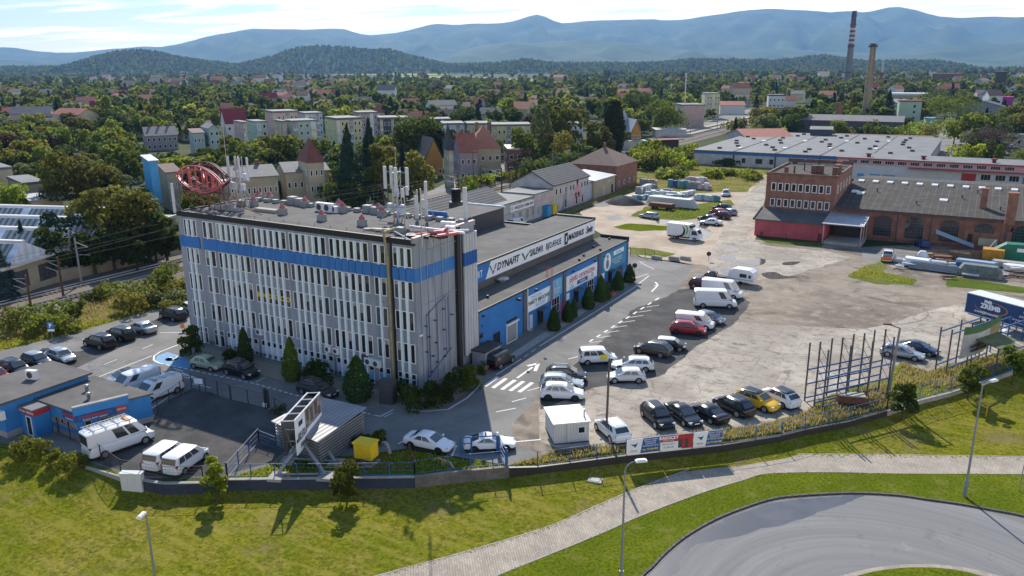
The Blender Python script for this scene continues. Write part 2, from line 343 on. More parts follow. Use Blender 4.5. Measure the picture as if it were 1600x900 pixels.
#ground of the site
def cm(pts,n=6,closed=True):
 P=[Vector(p)for p in pts];k=len(P);out=[]
 rng=range(k)if closed else range(k-1)
 for i in rng:
  if closed:a,b,c,d=P[i-1],P[i],P[(i+1)%k],P[(i+2)%k]
  else:a,b,c,d=P[max(i-1,0)],P[i],P[i+1],P[min(i+2,k-1)]
  for j in range(n):
   t=j/n;out.append(.5*((2*b)+(c-a)*t+(2*a-5*b+4*c-d)*t*t+(3*b-a-3*c+d)*t*t*t))
 if not closed:out.append(P[-1])
 return out
def wob(pts,amp,seg=1.2):
 out=[];k=len(pts)
 for i in range(k):
  a,b=Vector(pts[i]),Vector(pts[(i+1)%k]);n=max(1,min(40,int((b-a).length/seg)))
  for j in range(n):
   p=a.lerp(b,j/n);out.append(Vector((p.x+rnd.uniform(-amp,amp),p.y+rnd.uniform(-amp,amp),p.z)))
 return out
def patch(name,px,z,mt,kind='structure',smooth=0,base=0.0,ragged=0,seg=1.2):
 P=[G(x,y,base)for x,y in px]
 if smooth:P=cm(P,smooth)
 if ragged:P=wob(P,ragged,seg)
 P=[(p.x,p.y,base+z)for p in P]
 m=MB();m.poly(P);o=m.build(name,mt);tag(o,kind=kind);return o
g=NB('meadow_grass',.95,0);a=g.noise(.05,6);b_=g.noise(1.3,6,.7);c_=g.noise(.22,5)
g.col(g.mix(g.ramp(b_,.35,.7),g.mix(g.ramp(a,.42,.6),(.085,.12,.022),(.20,.19,.06)),g.mix(g.ramp(c_,.4,.6),(.14,.18,.03),(.08,.11,.025))));g.bump(b_,.8,.3)
g=NB('lawn_grass',.95,.0);a=g.noise(.09,5);b_=g.noise(3.5,6,.75);c_=g.noise(.5,6,.7);d_=g.noise(.25,4,.6,0,(1,5,1),-.5)
base=g.mix(g.ramp(a,.35,.65),(.24,.222,.018),(.155,.182,.012));base=g.mix(g.ramp(c_,.42,.68),base,(.30,.24,.06));base=g.mix(g.ramp(b_,.34,.66),base,(.075,.088,.010));base=g.mix(g.ramp(d_,.50,.66,0,.6),base,(.25,.22,.045));x_=g.noise(1.6,4,.6);base=g.mix(g.ramp(x_,.60,.74,0,.6),base,(.13,.21,.008));e_=g.noise(.16,6,.7);base=g.mix(g.ramp(e_,.56,.68,0,.7),base,(.19,.15,.07));f_=g.noise(.9,5,.7);base=g.mix(g.ramp(f_,.60,.72,0,.8),base,(.045,.075,.012))
g.col(base);g.bump(b_,.9,.12)
g=NB('verge_grass',.95,.0);a=g.noise(.2,5);b_=g.noise(4.0,6,.75)
base=g.mix(g.ramp(a,.35,.65),(.165,.19,.014),(.115,.15,.012));base=g.mix(g.ramp(b_,.36,.68),base,(.05,.075,.006));c_=g.noise(.7,6,.7);base=g.mix(g.ramp(c_,.52,.7,0,.6),base,(.19,.18,.05));g.col(base);g.bump(b_,.9,.12)
g=NB('asphalt',.9,.25);a=g.noise(.12,6,.65);b_=g.noise(6,5,.7);c_=g.noise(.5,6,.6,.8,(.25,1,1),1.57)
base=g.mix(g.ramp(a,.38,.64),(.155,.15,.14),(.225,.215,.198));base=g.mix(g.ramp(b_,.45,.8,0,.5),base,(.08,.078,.075));base=g.mix(g.ramp(c_,.55,.75,0,.55),base,(.09,.086,.082));k=g.vor(.07,warp=1.5);base=g.mix(g.ramp(k,.0,.004,.35,0),base,(.04,.04,.04));g.col(base)
g=NB('dark_gravel',.95,.1);a=g.noise(.25,6,.7);b_=g.noise(9,5,.8)
base=g.mix(g.ramp(a,.35,.68),(.048,.047,.047),(.10,.096,.09));base=g.mix(g.ramp(b_,.4,.75,0,.7),base,(.15,.145,.14));g.col(base);g.bump(b_,.6,.05)
g=NB('concrete_yard',.9,.2);a=g.noise(.09,7,.68);b_=g.noise(.8,7,.72);c_=g.noise(5,5,.7);d_=g.noise(.05,5,.6)
base=g.mix(g.ramp(a,.36,.62),(.35,.30,.245),(.48,.425,.35));base=g.mix(g.ramp(b_,.46,.70,0,.8),base,(.21,.18,.145));base=g.mix(g.ramp(d_,.50,.64,0,.7),base,(.27,.23,.185));base=g.mix(g.ramp(c_,.45,.75,0,.6),base,(.22,.195,.165));f_=g.noise(.3,7,.75,.6);base=g.mix(g.ramp(f_,.57,.63,0,.75),base,(.15,.13,.105));h_=g.noise(.42,6,.7,1.5);base=g.mix(g.ramp(h_,.64,.70,0,.8),base,(.105,.115,.045))
k=g.vor(.16,warp=1.6);base=g.mix(g.ramp(k,.0,.012,.6,0),base,(.10,.095,.05));
br=g.N.new('ShaderNodeTexBrick');br.inputs['Scale'].default_value=.16;br.inputs['Mortar Size'].default_value=.006;br.inputs['Brick Width'].default_value=1.0;br.inputs['Row Height'].default_value=.5;br.inputs['Color1'].default_value=(1,1,1,1);br.inputs['Color2'].default_value=(.74,.74,.74,1);br.inputs['Mortar'].default_value=(.52,.49,.40,1)
g.L.new(g.tc,br.inputs['Vector']);base=g.mix(.75,base,br.outputs['Color'],'MULTIPLY');g.col(base)
g=NB('dirt_yard',.95,.15);a=g.noise(.07,7,.68);b_=g.noise(.5,7,.72);c_=g.noise(4,5,.7);d_=g.noise(.16,6,.65,1.0)
base=g.mix(g.ramp(a,.36,.62),(.17,.138,.108),(.275,.228,.178));base=g.mix(g.ramp(b_,.46,.70,0,.8),base,(.35,.30,.24));base=g.mix(g.ramp(d_,.52,.63,0,.85),base,(.125,.105,.085));f_=g.noise(.35,7,.75,.8);base=g.mix(g.ramp(f_,.58,.66,0,.7),base,(.10,.11,.05));base=g.mix(g.ramp(c_,.5,.8,0,.4),base,(.15,.13,.11));g.col(base)
g=NB('sandy_yard',.95,.15);a=g.noise(.1,7,.68);b_=g.noise(.6,7,.72);c_=g.noise(4,5,.7)
base=g.mix(g.ramp(a,.36,.62),(.34,.265,.195),(.46,.38,.29));base=g.mix(g.ramp(b_,.52,.72,0,.8),base,(.25,.195,.15));base=g.mix(g.ramp(c_,.5,.8,0,.4),base,(.2,.16,.12));g.col(base)
g=NB('dry_grass_ground',.95,0);a=g.noise(.25,6);b_=g.noise(2.0,6,.7)
g.col(g.mix(g.ramp(b_,.38,.7),g.mix(g.ramp(a,.42,.6),(.135,.155,.03),(.27,.235,.09)),(.17,.16,.045)));g.bump(b_,1,.3)
g=NB('puddle_water',.10,.5);g.b.inputs['Base Color'].default_value=(.10,.085,.07,1);g.b.inputs['IOR'].default_value=1.6
g=NB('wet_asphalt',.32,.5);a=g.noise(.4,5);g.col(g.mix(g.ramp(a,.4,.65),(.060,.060,.064),(.085,.084,.088)))
brickmat('pavers',(.39,.33,.26),(.30,.255,.205),(.20,.18,.145),2.2,.9,.16,.8,.4,'xy',.04)
g=NB('field_grass',.95,.1);a=g.noise(.006,4);g.col(g.mix(g.ramp(a,.42,.58),(.20,.24,.05),(.30,.27,.09)))
RC=G(1432,1010,-1)
g=NB('ring_asphalt',.8,.25)
vm=g.N.new('ShaderNodeVectorMath');vm.operation='SUBTRACT';vm.inputs[1].default_value=RC;g.L.new(g.tc,vm.inputs[0]);ln=g.N.new('ShaderNodeVectorMath');ln.operation='LENGTH';g.L.new(vm.outputs[0],ln.inputs[0])
cx=g.N.new('ShaderNodeCombineXYZ');g.L.new(ln.outputs['Value'],cx.inputs[0]);sx_=g.N.new('ShaderNodeVectorMath');sx_.operation='SCALE';sx_.inputs['Scale'].default_value=.03;g.L.new(g.tc,sx_.inputs[0]);ad=g.N.new('ShaderNodeVectorMath');g.L.new(cx.outputs[0],ad.inputs[0]);g.L.new(sx_.outputs[0],ad.inputs[1])
rn=g.N.new('ShaderNodeTexNoise');rn.inputs['Scale'].default_value=.9;rn.inputs['Detail'].default_value=9;rn.inputs['Roughness'].default_value=.7;g.L.new(ad.outputs[0],rn.inputs['Vector'])
a=g.noise(.12,6,.6);b_=g.noise(7,5,.7)
base=g.mix(g.ramp(rn.outputs['Fac'],.34,.68),(.15,.15,.15),(.225,.222,.215));base=g.mix(g.ramp(a,.4,.7,0,.6),base,(.175,.173,.168));q_=g.noise(.5,7,.72);base=g.mix(g.ramp(q_,.58,.64,0,.4),base,(.115,.112,.11));q2=g.noise(.23,7,.75,.5);base=g.mix(g.ramp(q2,.60,.66,0,.5),base,(.27,.255,.23));base=g.mix(g.ramp(b_,.5,.8,0,.35),base,(.10,.10,.10));g.col(base)
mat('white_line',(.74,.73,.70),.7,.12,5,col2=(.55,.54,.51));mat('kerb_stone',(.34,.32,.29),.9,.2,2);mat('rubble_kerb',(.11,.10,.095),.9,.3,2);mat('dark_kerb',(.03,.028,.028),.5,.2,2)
mat('planting_gravel',(.26,.225,.17),.95,.25,4);mat('blue_paint',(.10,.27,.48),.7,.2,1.5)
#base sheets: high ground beyond the boundary wall, low lawn before it
WALL=[(-500,560,0,6),(-200,655,0,6),(0,699,0,6),(60,708,0,6),(130,729,0,5),(190,746,-.3,3),(224,753,-.65,2.5),(256,758,-.75,2.5),(318,757,-.75,2.5),(355,752,-.75,2.5),(500,750,-.75,2.5),(648,748,-.75,2.5),(700,741,-.75,2.5),(795,732,-.75,2.5),(840,731,-.45,2.5),(978,713,-.5,2.5),(1127,697,-.5,2.5),(1215,683,-.4,2.5),(1255,673,-.4,2.5),(1325,660,-.4,3),(1385,643,-.4,3),(1437,626,-.3,4),(1485,614,-.3,4),(1550,592,-.3,5),(1600,574,-.3,5),(1800,510,-.3,6),(2300,380,-.3,6)]
WP=[G(x,y)for x,y,z,s in WALL]
m=MB();ring=[tuple(p)for p in WP]+[tuple(CW(9000,300,0)),tuple(CW(14000,15000,0)),tuple(CW(-14000,15000,0)),tuple(CW(-9000,100,0))]
m.poly(ring);o=m.build('ground',PLAIN.m);tag(o,kind='structure')
m=MB();tow=Vector((-_RC[0,2],-_RC[1,2],0)).normalized();rows=[[],[],[],[],[]]
for p,(x,y,z,s)in zip(WP,WALL):
 rows[0].append((p.x,p.y,z-.02))
 for j,dd in enumerate((s*.5,s,s+6,130)):
  q=p+tow*dd;rows[j+1].append((q.x,q.y,(z-1)*.62 if j==0 else-1.0))
Wn=len(WP)
for r in rows:m.v+=r
for j in range(4):
 for i in range(Wn-1):m.f.append(((j+1)*Wn+i,(j+1)*Wn+i+1,j*Wn+i+1,j*Wn+i));m.m.append(0);m.sm.append(True)
lawn=m.build('lawn',MT['lawn_grass']);tag(lawn,kind='structure')
from mathutils.bvhtree import BVHTree
LB=BVHTree.FromPolygons([Vector(v)for v in m.v],[f for f in m.f])
def GL(x,y):
 d=Vector(ray(x,y));h=LB.ray_cast(Vector(CAM),d.normalized())
 return h[0]if h[0]is not None else G(x,y,-1.0)
 #site patches
patch('site_ground',[(-300,560),(-50,566),(0,549),(60,534),(130,517),(190,499),(250,481),(300,462),(420,430),(741,420),(985,390),(1085,415),(1066,440),(1062,452),(1030,468),(990,482),(940,532),(905,562),(875,582),(842,622),(800,662),(800,690),(850,712),(795,727),(740,718),(640,700),(560,712),(440,715),(430,735),(356,745),(210,748),(140,722),(60,700),(-300,650)],.004,MT['asphalt'])
patch('van_yard',[(205,655),(302,607),(420,640),(470,655),(450,700),(425,722),(380,735),(350,744),(205,744),(150,722)],.008,MT['dark_gravel'],ragged=.12)
patch('bank_grass',[(-60,568),(0,551),(60,536),(130,519),(190,501),(250,483),(300,464),(300,424),(225,446),(120,471),(0,500),(-60,515)],.003,MT['dry_grass_ground'],ragged=.3,seg=3)
patch('parking_strip',[(-40,590),(0,571),(60,556),(130,548),(215,510),(302,478),(302,488),(250,510),(205,535),(120,575),(60,600),(0,625)],.008,MT['dark_gravel'])
patch('dirt_yard',[(985,392),(1000,402),(1085,415),(1066,440),(1062,452),(1030,468),(990,482),(940,532),(905,562),(875,582),(842,622),(800,662),(800,690),(850,712),(978,708),(1127,692),(1215,678),(1325,655),(1385,638),(1485,608),(1600,570),(1900,480),(2300,380),(2200,330),(1600,385),(1500,380),(1347,386),(1290,382),(1180,374),(1150,345),(1060,352)],.004,MT['dirt_yard'])
patch('concrete_yard',[(846,637),(930,604),(985,596),(1030,588),(1092,540),(1150,503),(1200,508),(1275,510),(1345,515),(1390,505),(1470,480),(1520,472),(1640,520),(1700,540),(1480,606),(1385,636),(1325,652),(1215,674),(1127,686),(978,700),(868,700),(845,690)],.008,MT['concrete_yard'],ragged=.25,seg=2.5)
patch('gravel_lot',[(842,622),(875,583),(905,563),(940,533),(990,483),(1030,469),(1062,453),(1100,447),(1160,466),(1175,472),(1150,503),(1092,540),(1030,589),(985,597),(930,606),(845,640)],.012,MT['dark_gravel'],ragged=.2)
patch('sandy_ground',[(905,330),(960,310),(1000,298),(1050,302),(1120,300),(1165,300),(1195,270),(1205,285),(1195,305),(1180,372),(1160,395),(1110,415),(1000,402),(985,392),(930,360)],.006,MT['sandy_yard'],ragged=.3,seg=3)
patch('concrete_apron',[(1105,415),(1130,380),(1165,372),(1200,384),(1290,392),(1330,402),(1240,430),(1180,438),(1120,432)],.010,MT['concrete_yard'],ragged=.3,seg=2)
patch('lane',[(1112,392),(1135,352),(1140,325),(1165,306),(1196,276),(1208,262),(1225,262),(1215,290),(1196,310),(1180,350),(1172,372),(1150,400)],.013,MT['concrete_yard'],ragged=.2,seg=3)
patch('brick_hall_yard',[(1347,389),(1347,405),(1400,413),(1600,425),(1900,440),(1900,400),(1600,404),(1440,396)],.008,MT['asphalt'])
patch('service_road',[(700,385),(790,352),(830,343),(915,312),(975,288),(1000,272),(1030,270),(1005,283),(930,312),(850,340),(800,362),(740,400)],.004,MT['asphalt'])
patch('station_road',[(560,338),(640,312),(700,285),(735,268),(770,258),(800,258),(800,266),(770,285),(700,300),(650,322),(590,350)],.006,MT['asphalt'],smooth=2)
patch('far_road',[(1450,256),(1470,205),(1478,188),(1492,188),(1500,205),(1530,250),(1560,262),(1600,262),(1600,285),(1440,272)],.006,MT['asphalt'])
patch('station_forecourt',[(1060,205),(1130,180),(1180,168),(1195,170),(1180,180),(1140,192),(1090,210)],.006,MT['asphalt'])
for pts in([(470,113),(560,112.5),(640,115),(700,116.5),(690,118),(600,117.5),(500,116)],[(590,118.5),(680,119),(760,121),(740,123),(640,121.5)],[(780,123.5),(860,125.5),(850,128),(790,126.5)]):patch('field',pts,1.2,MT['field_grass'],smooth=3)
MEAD=[patch('meadow',[(985,285),(1000,262),(1000,246),(1083,246),(1230,250),(1205,264),(1195,272),(1165,300),(1135,300),(1100,301),(1050,302),(1000,298)],.010,MT['dry_grass_ground'],ragged=.5,seg=3),patch('grass_patch',[(958,354),(985,349),(1045,353),(1044,360),(1000,361),(970,358)],.012,MT['verge_grass'],ragged=.3),patch('grass_patch',[(985,338),(1010,323),(1050,322),(1100,318),(1140,312),(1158,327),(1130,333),(1090,341),(1060,345),(1022,343)],.012,MT['meadow_grass'],ragged=.4,seg=2),patch('grass_patch',[(982,386),(1010,388),(1056,397),(1040,402),(985,397)],.012,MT['meadow_grass'],ragged=.2),patch('grass_patch',[(832,352),(870,336),(930,312),(1000,284),(1012,284),(990,300),(930,320),(880,338),(846,355)],.012,MT['dry_grass_ground'],ragged=.3,seg=2),patch('grass_patch',[(1322,432),(1345,418),(1378,408),(1386,416),(1382,426),(1432,436),(1428,446),(1370,444)],.014,MT['meadow_grass'],ragged=.25),patch('grass_patch',[(1478,438),(1490,432),(1540,440),(1640,456),(1640,462),(1480,448)],.014,MT['meadow_grass'],ragged=.25),patch('grass_verge',[(1385,640),(1395,575),(1410,566),(1450,580),(1520,560),(1600,545),(1650,540),(1600,572),(1485,611)],.012,MT['meadow_grass'],ragged=.3),patch('grass_verge',[(800,730),(850,712),(860,706),(978,698),(1050,682),(1127,672),(1200,662),(1260,642),(1290,620),(1390,590),(1392,638),(1325,656),(1215,680),(1127,694),(978,710),(840,728)],.014,MT['dry_grass_ground'],ragged=.25),patch('grass_verge',[(356,748),(430,725),(440,716),(560,712),(640,703),(740,720),(795,729),(700,739),(648,746)],.012,MT['verge_grass'],ragged=.15),patch('grass_verge',[(-300,650),(60,700),(140,722),(205,745),(190,744),(130,727),(60,706),(-300,660)],.012,MT['meadow_grass'],ragged=.1),patch('grass_verge',[(1184,374),(1290,380),(1285,386),(1200,380)],.016,MT['meadow_grass'],ragged=.2)]
patch('planting_bed',[(282,552),(330,545),(450,575),(660,622),(745,585),(750,598),(700,632),(650,645),(600,636),(560,625),(430,592),(330,562),(300,562)],.010,MT['planting_gravel'],smooth=2)
patch('pavement',[(760,572),(800,552),(900,487),(985,434),(993,437),(905,494),(805,560),(765,580)],.03,MT['kerb_stone'])
patch('disabled_bay',[(246,556),(262,550),(300,562),(302,573),(290,577),(240,566)],.012,MT['blue_paint'])
for i,pts in enumerate(([(1028,343),(1060,345),(1098,349),(1108,353),(1090,362),(1060,352),(1030,350)],[(1095,358),(1112,362),(1112,368),(1100,374),(1092,372)],[(1122,402),(1145,399),(1150,405),(1135,409)],[(1158,408),(1180,404),(1196,406),(1190,414),(1165,413)],[(1190,428),(1210,425),(1225,431),(1250,433),(1205,436)],[(1130,390),(1148,387),(1155,391),(1140,394)],[(1140,412),(1154,411),(1156,415),(1142,416)],[(1125,422),(1140,420),(1150,425),(1133,428)],[(1112,350),(1126,348),(1130,353),(1118,355)],[(1128,336),(1142,333),(1146,338),(1134,341)],[(1225,410),(1250,409),(1240,414),(1224,414)])):
 patch('puddle',pts,.018+.001*i,MT['puddle_water'],smooth=4)
patch('wet_sand',[(920,316),(945,311),(965,315),(950,322),(930,323)],.016,MT['wet_asphalt'],smooth=3)
patch('wet_sand',[(948,340),(962,337),(972,341),(955,344)],.016,MT['wet_asphalt'],smooth=3)
#footpath, roundabout
up=[(480,935),(540,915),(600,897),(700,870),(800,841),(860,822),(900,805),(940,787),(975,772),(1025,752),(1062,739),(1100,726),(1150,715),(1200,710),(1300,710),(1400,711),(1600,714),(1800,718),(2500,735)]
lo=[(2500,765),(1800,744),(1600,741),(1400,740),(1300,738),(1200,740),(1162,750),(1112,765),(1050,787),(987,812),(950,829),(875,860),(800,890),(730,920),(680,950)]
P=cm([G(x,y,-1)for x,y in up],4,False)+cm([G(x,y,-1)for x,y in lo],4,False)
m=MB();m.poly([(p.x,p.y,-.975)for p in P]);o=m.build('footpath',MT['pavers']);tag(o,kind='structure')
for q in(up,lo):
 pp=cm([G(x,y,-1)for x,y in q],4,False);m=MB()
 for a_,b2 in zip(pp,pp[1:]):
  d=(b2-a_).normalized();n_=Vector((-d.y,d.x,0))*.05
  m.prism([(a_+n_)[:2],(b2+n_)[:2],(b2-n_)[:2],(a_-n_)[:2]],-1.02,-.955)
 o=m.build('path_kerb',MT['kerb_stone']);tag(o,kind='structure')
P2=wob(cm([G(x,y,-1)for x,y in lo[::-1]],2,False)+cm([G(x,y,-1)for x,y in[(2300,1000),(1800,850),(1600,806),(1560,798),(1500,788),(1450,782),(1400,776),(1330,772),(1250,776),(1200,784),(1150,798),(1100,820),(1060,846),(1030,874),(1000,910),(960,960)]],2,False),.06)
m=MB();m.poly([(p.x,p.y,-.985)for p in P2]);o=m.build('verge',MT['verge_grass']);tag(o,kind='structure')
ou=[(930,1000),(1000,908),(1020,888),(1045,862),(1080,835),(1130,808),(1200,783),(1250,776),(1330,772),(1400,775),(1450,782),(1500,789),(1560,800),(1600,808),(1700,835),(1850,890),(2100,1000)]
OU=cm([G(x,y,-1)for x,y in ou],5,False)
m=MB();m.poly([(p.x,p.y,-.980)for p in OU]+[tuple(G(2000,1300,-.980)),tuple(G(930,1300,-.980))]);o=m.build('roundabout_road',MT['ring_asphalt']);tag(o,kind='structure')
m=MB();m2=MB()
for i,(a_,b2)in enumerate(zip(OU,OU[1:])):
 d=(b2-a_).normalized();n_=Vector((-d.y,d.x,0))
 bb=b2-d*.05;m.prism([(a_+n_*.16)[:2],(bb+n_*.16)[:2],bb[:2],a_[:2]],-1.02,-.87)
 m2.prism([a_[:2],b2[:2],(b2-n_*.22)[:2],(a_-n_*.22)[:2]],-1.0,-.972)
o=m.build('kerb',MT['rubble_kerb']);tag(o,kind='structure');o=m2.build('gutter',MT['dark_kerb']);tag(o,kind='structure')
P=wob([G(x,y,-1)for x,y in[(1352,774),(1330,783),(1300,795),(1275,800),(1272,804),(1240,815),(1212,824),(1190,826),(1162,837),(1112,846),(1087,850),(1075,862),(1064,876),(1060,892),(1035,905),(1000,920),(1012,900),(1028,886),(1050,864),(1084,837),(1132,812),(1200,787),(1250,779.5),(1320,775.5)]],.07,.4)
m=MB();m.poly([(p.x,p.y,-.976)for p in P]);o=m.build('wet_road',MT['wet_asphalt']);tag(o,kind='structure')
isl=cm([G(x,y,-1)for x,y in[(1290,912),(1330,898),(1370,889),(1430,884),(1490,887),(1540,897),(1580,912),(1600,960),(1500,1010),(1360,1010),(1280,960)]],5)
m=MB();m.prism([p[:2]for p in isl],-1,-.86);o=m.build('roundabout_island',MT['pavers']);tag(o,kind='structure')
ce=sum(isl,Vector())/len(isl);m=MB();m.prism([(ce+(p-ce)*.86)[:2]for p in isl],-.9,-.82);o=m.build('island_grass',MT['verge_grass']);tag(o,kind='structure')
#painted markings
MK=MB()
def mark(pts,wd=.12,z=.022):
 for(x0,y0),(x1,y1)in zip(pts,pts[1:]):
  a_,b2=G(x0,y0),G(x1,y1);d=(b2-a_);n_=Vector((-d.y,d.x,0)).normalized()*wd/2
  MK.poly([((a_+n_).x,(a_+n_).y,z),((b2+n_).x,(b2+n_).y,z),((b2-n_).x,(b2-n_).y,z),((a_-n_).x,(a_-n_).y,z)])
def dash(p,q,n,duty=.55,wd=.12,z=.022):
 for i in range(n):
  t0,t1=i/n,(i+duty)/n
  mark([(p[0]+(q[0]-p[0])*t0,p[1]+(q[1]-p[1])*t0),(p[0]+(q[0]-p[0])*t1,p[1]+(q[1]-p[1])*t1)],wd,z)
mark([(843,541),(915,497),(990,450),(1014,431)],.16);mark([(775,586),(815,561)],.16);dash((819,558),(842,542),2)
for x,y in((757,604),(770,606.5),(784,609),(797,611),(811,613)):mark([(x,y),(x+21,y-15)],.45)
dash((921,534),(1035,462),10,.5,.25);dash((934,530),(1062,455),1,.0)
for i in range(8):
 t=i/7;x=922+(1010-922)*t;y=536-(536-480)*t;mark([(x,y),(x+20,y-3)],.12)
for a_,b2 in(((824,611),(845,605)),((888,561),(905,557)),((775,644),(806,638)),((800,628),(822,622)),((1000,410),(1022,421)),((992,435),(1012,428)),((997,408),(1008,410))):mark([a_,b2],.14)
mark([(808,591),(832,574)],.28);mark([(824,572),(841,568),(836,580)],.4);mark([(1018,456),(1028,446),(1022,447)],.25);mark([(1028,446),(1024,441)],.3)
mark([(283,537),(250,550),(241,556),(240,563),(250,568)],.2);mark([(238,556),(152,590)],.15);dash((250,568),(400,600),16,.6,.18);dash((400,600),(470,620),8,.6,.18)
dash((223,545),(240,538),1,.9);dash((162,570),(185,561),1,.9);mark([(283,607),(230,643),(228,646)],.15);mark([(263,581),(290,588)],.18);mark([(284,583),(306,591),(288,590)],.3)
for x,y in((345,590),(400,597),(470,620),(548,625),(600,652)):mark([(x,y),(x+14,y-7)],.12)
mark([(575,646),(594,651),(615,640)],.15);dash((500,628),(590,650),7,.6,.18);mark([(640,640),(662,643),(700,640),(730,622),(752,600)],.22)
mark([(622,694),(634,687)],.15);mark([(706,713),(713,696)],.2);mark([(800,691),(845,687)],.18);mark([(250,520),(285,520)],.15);mark([(300,600),(330,606)],.12)
o=MK.build('road_markings',MT['white_line']);tag(o,kind='structure')
m=MB()
c0=G(268,561)
m.lathe([(.55,0),(.7,0)],16,(c0.x,c0.y,.02));m.ob((c0.x+.1,c0.y+.5,.022),(.25,1.2,.004),.3);m.ob((c0.x-.35,c0.y+.3,.022),(.9,.2,.004),.2);m.lathe([(0,0),(.2,0)],10,(c0.x+.35,c0.y+1.25,.02))
o=m.build('bay_marking',MT['white_line']);tag(o,kind='structure')
#tyre arcs on the yard
mat('tyre_mark',(.20,.165,.13),.95,.3,3);m=MB()
for cx_,cy_,r,a0,a1 in((1322,474,3.6,-1.2,1.4),(1330,476,6.5,-2.2,.6),(1345,478,8.5,-2.0,.5),(1300,468,2.4,.2,2.8),(1350,462,5,-.4,1.9)):
 c0=G(cx_,cy_)
 for k in range(26):
  t0=a0+(a1-a0)*k/26;t1=a0+(a1-a0)*(k+1)/26;wv=.16*(1-abs(k/13-1)*.7)
  q=[(c0.x+(r+s_*wv)*math.cos(t),c0.y+(r+s_*wv)*math.sin(t),.017)for s_,t in((-1,t0),(1,t0),(1,t1),(-1,t1))];m.poly(q)
o=m.build('tyre_marks',MT['tyre_mark']);tag(o,kind='structure')
#railway
mat('ballast',(.15,.115,.085),.95,.3,3);mat('rail_steel',(.52,.50,.47),.35,.15,2);mat('sleeper_wood',(.13,.10,.08),.9,.2,2)
m=MB();m.extry([(-77.5,0),(-76,.3),(-64.5,.3),(-63,0)],-160,900);o=m.build('railway_ballast',MT['ballast']);tag(o,kind='structure')
for x,lb in((-66.4,'railway track nearer to the office, running past the parking strip'),(-71.8,'railway track on the far side of the ballast beside the saw-tooth factory')):
 t=thing('railway_track',lb,'railway track',(x,0,.3),0,'railway tracks')
 m=MB();m.box(-.79,-.71,-160,900,.12,.30);m.box(.71,.79,-160,900,.12,.30);m.build('rail',MT['rail_steel'],t)
 m=MB()
 for k in range(560):y=-150+k*.75;m.box(-1.3,1.3,y,y+.26,0,.12)
 m.build('sleeper',MT['sleeper_wood'],t)
 #shared building materials and window maker
mat('grey_render',(.255,.28,.315),.85,.25,1.3,stretch=(1,1,.12));mat('pipe_grey',(.44,.47,.50),.55,.15,2,stretch=(1,1,.1));mat('antenna_grey',(.55,.57,.58),.5,.08,2);mat('grey_plinth',(.13,.135,.14),.85,.15,1);mat('pale_trim',(.70,.80,.85),.6,.06,2);mat('white_paint',(.78,.78,.77),.55,.05,2)
mat('band_blue',(.035,.16,.43),.65,.18,1.2,stretch=(1,1,.2));mat('band_blue_dark',(.012,.09,.33),.6,.1,1.2);mat('hall_blue',(.025,.17,.46),.65,.14,.5);mat('light_panel',(.52,.60,.70),.5,.06,2);mat('bright_blue_panel',(.09,.34,.58),.5,.08,2)
mat('window_glass',(.018,.021,.026),.06,0,spec=.6);mat('window_dim',(.075,.075,.08),.25,.5,1.7,spec=.5);mat('window_pale',(.30,.29,.27),.4,.3,3)
mat('roof_felt',(.098,.092,.085),.92,.32,.35,detail=8);mat('roof_felt_dark',(.105,.10,.095),.9,.3,.4,detail=8);mat('black_trim',(.015,.015,.016),.6,.2,2);mat('dark_grey_metal',(.06,.063,.068),.5,.15,2)
mat('pale_pink_rim',(.45,.24,.23),.6,.2,3);mat('galvanised',(.42,.43,.44),.38,.15,2,.6);mat('white_plastic',(.72,.73,.73),.45,.06,3);mat('red_paint',(.42,.035,.04),.45,.15,3);mat('sign_red',(.55,.09,.105),.4,.12,3);mat('rust',(.16,.06,.035),.8,.3,3);mat('tan_duct',(.30,.24,.12),.7,.25,2)
mat('pipe_blue',(.03,.075,.20),.5,.1,3);mat('pale_blue_steel',(.26,.38,.50),.5,.12,3);mat('brown_frame',(.05,.035,.03),.6,.1,3);mat('sign_white',(.78,.83,.88),.5,.04,2);mat('ink_black',(.02,.02,.023),.5,0);mat('ink_white',(.85,.85,.85),.5,0);mat('ink_grey',(.16,.18,.20),.5,0);mat('ink_blue',(.03,.10,.30),.5,0);mat('ink_red',(.45,.05,.06),.5,0);mat('ink_yellow',(.75,.60,.02),.5,0);mat('ink_teal',(.05,.36,.52),.5,0);mat('pilaster_grey',(.11,.105,.10),.8,.15,1);mat('shutter',(.27,.28,.29),.5,.06,3);mat('yellow_paint',(.74,.50,.015),.5,.08,2);mat('concrete',(.34,.32,.29),.9,.2,2);mat('steel_dark',(.10,.105,.115),.5,.2,2,.5)
WC={}
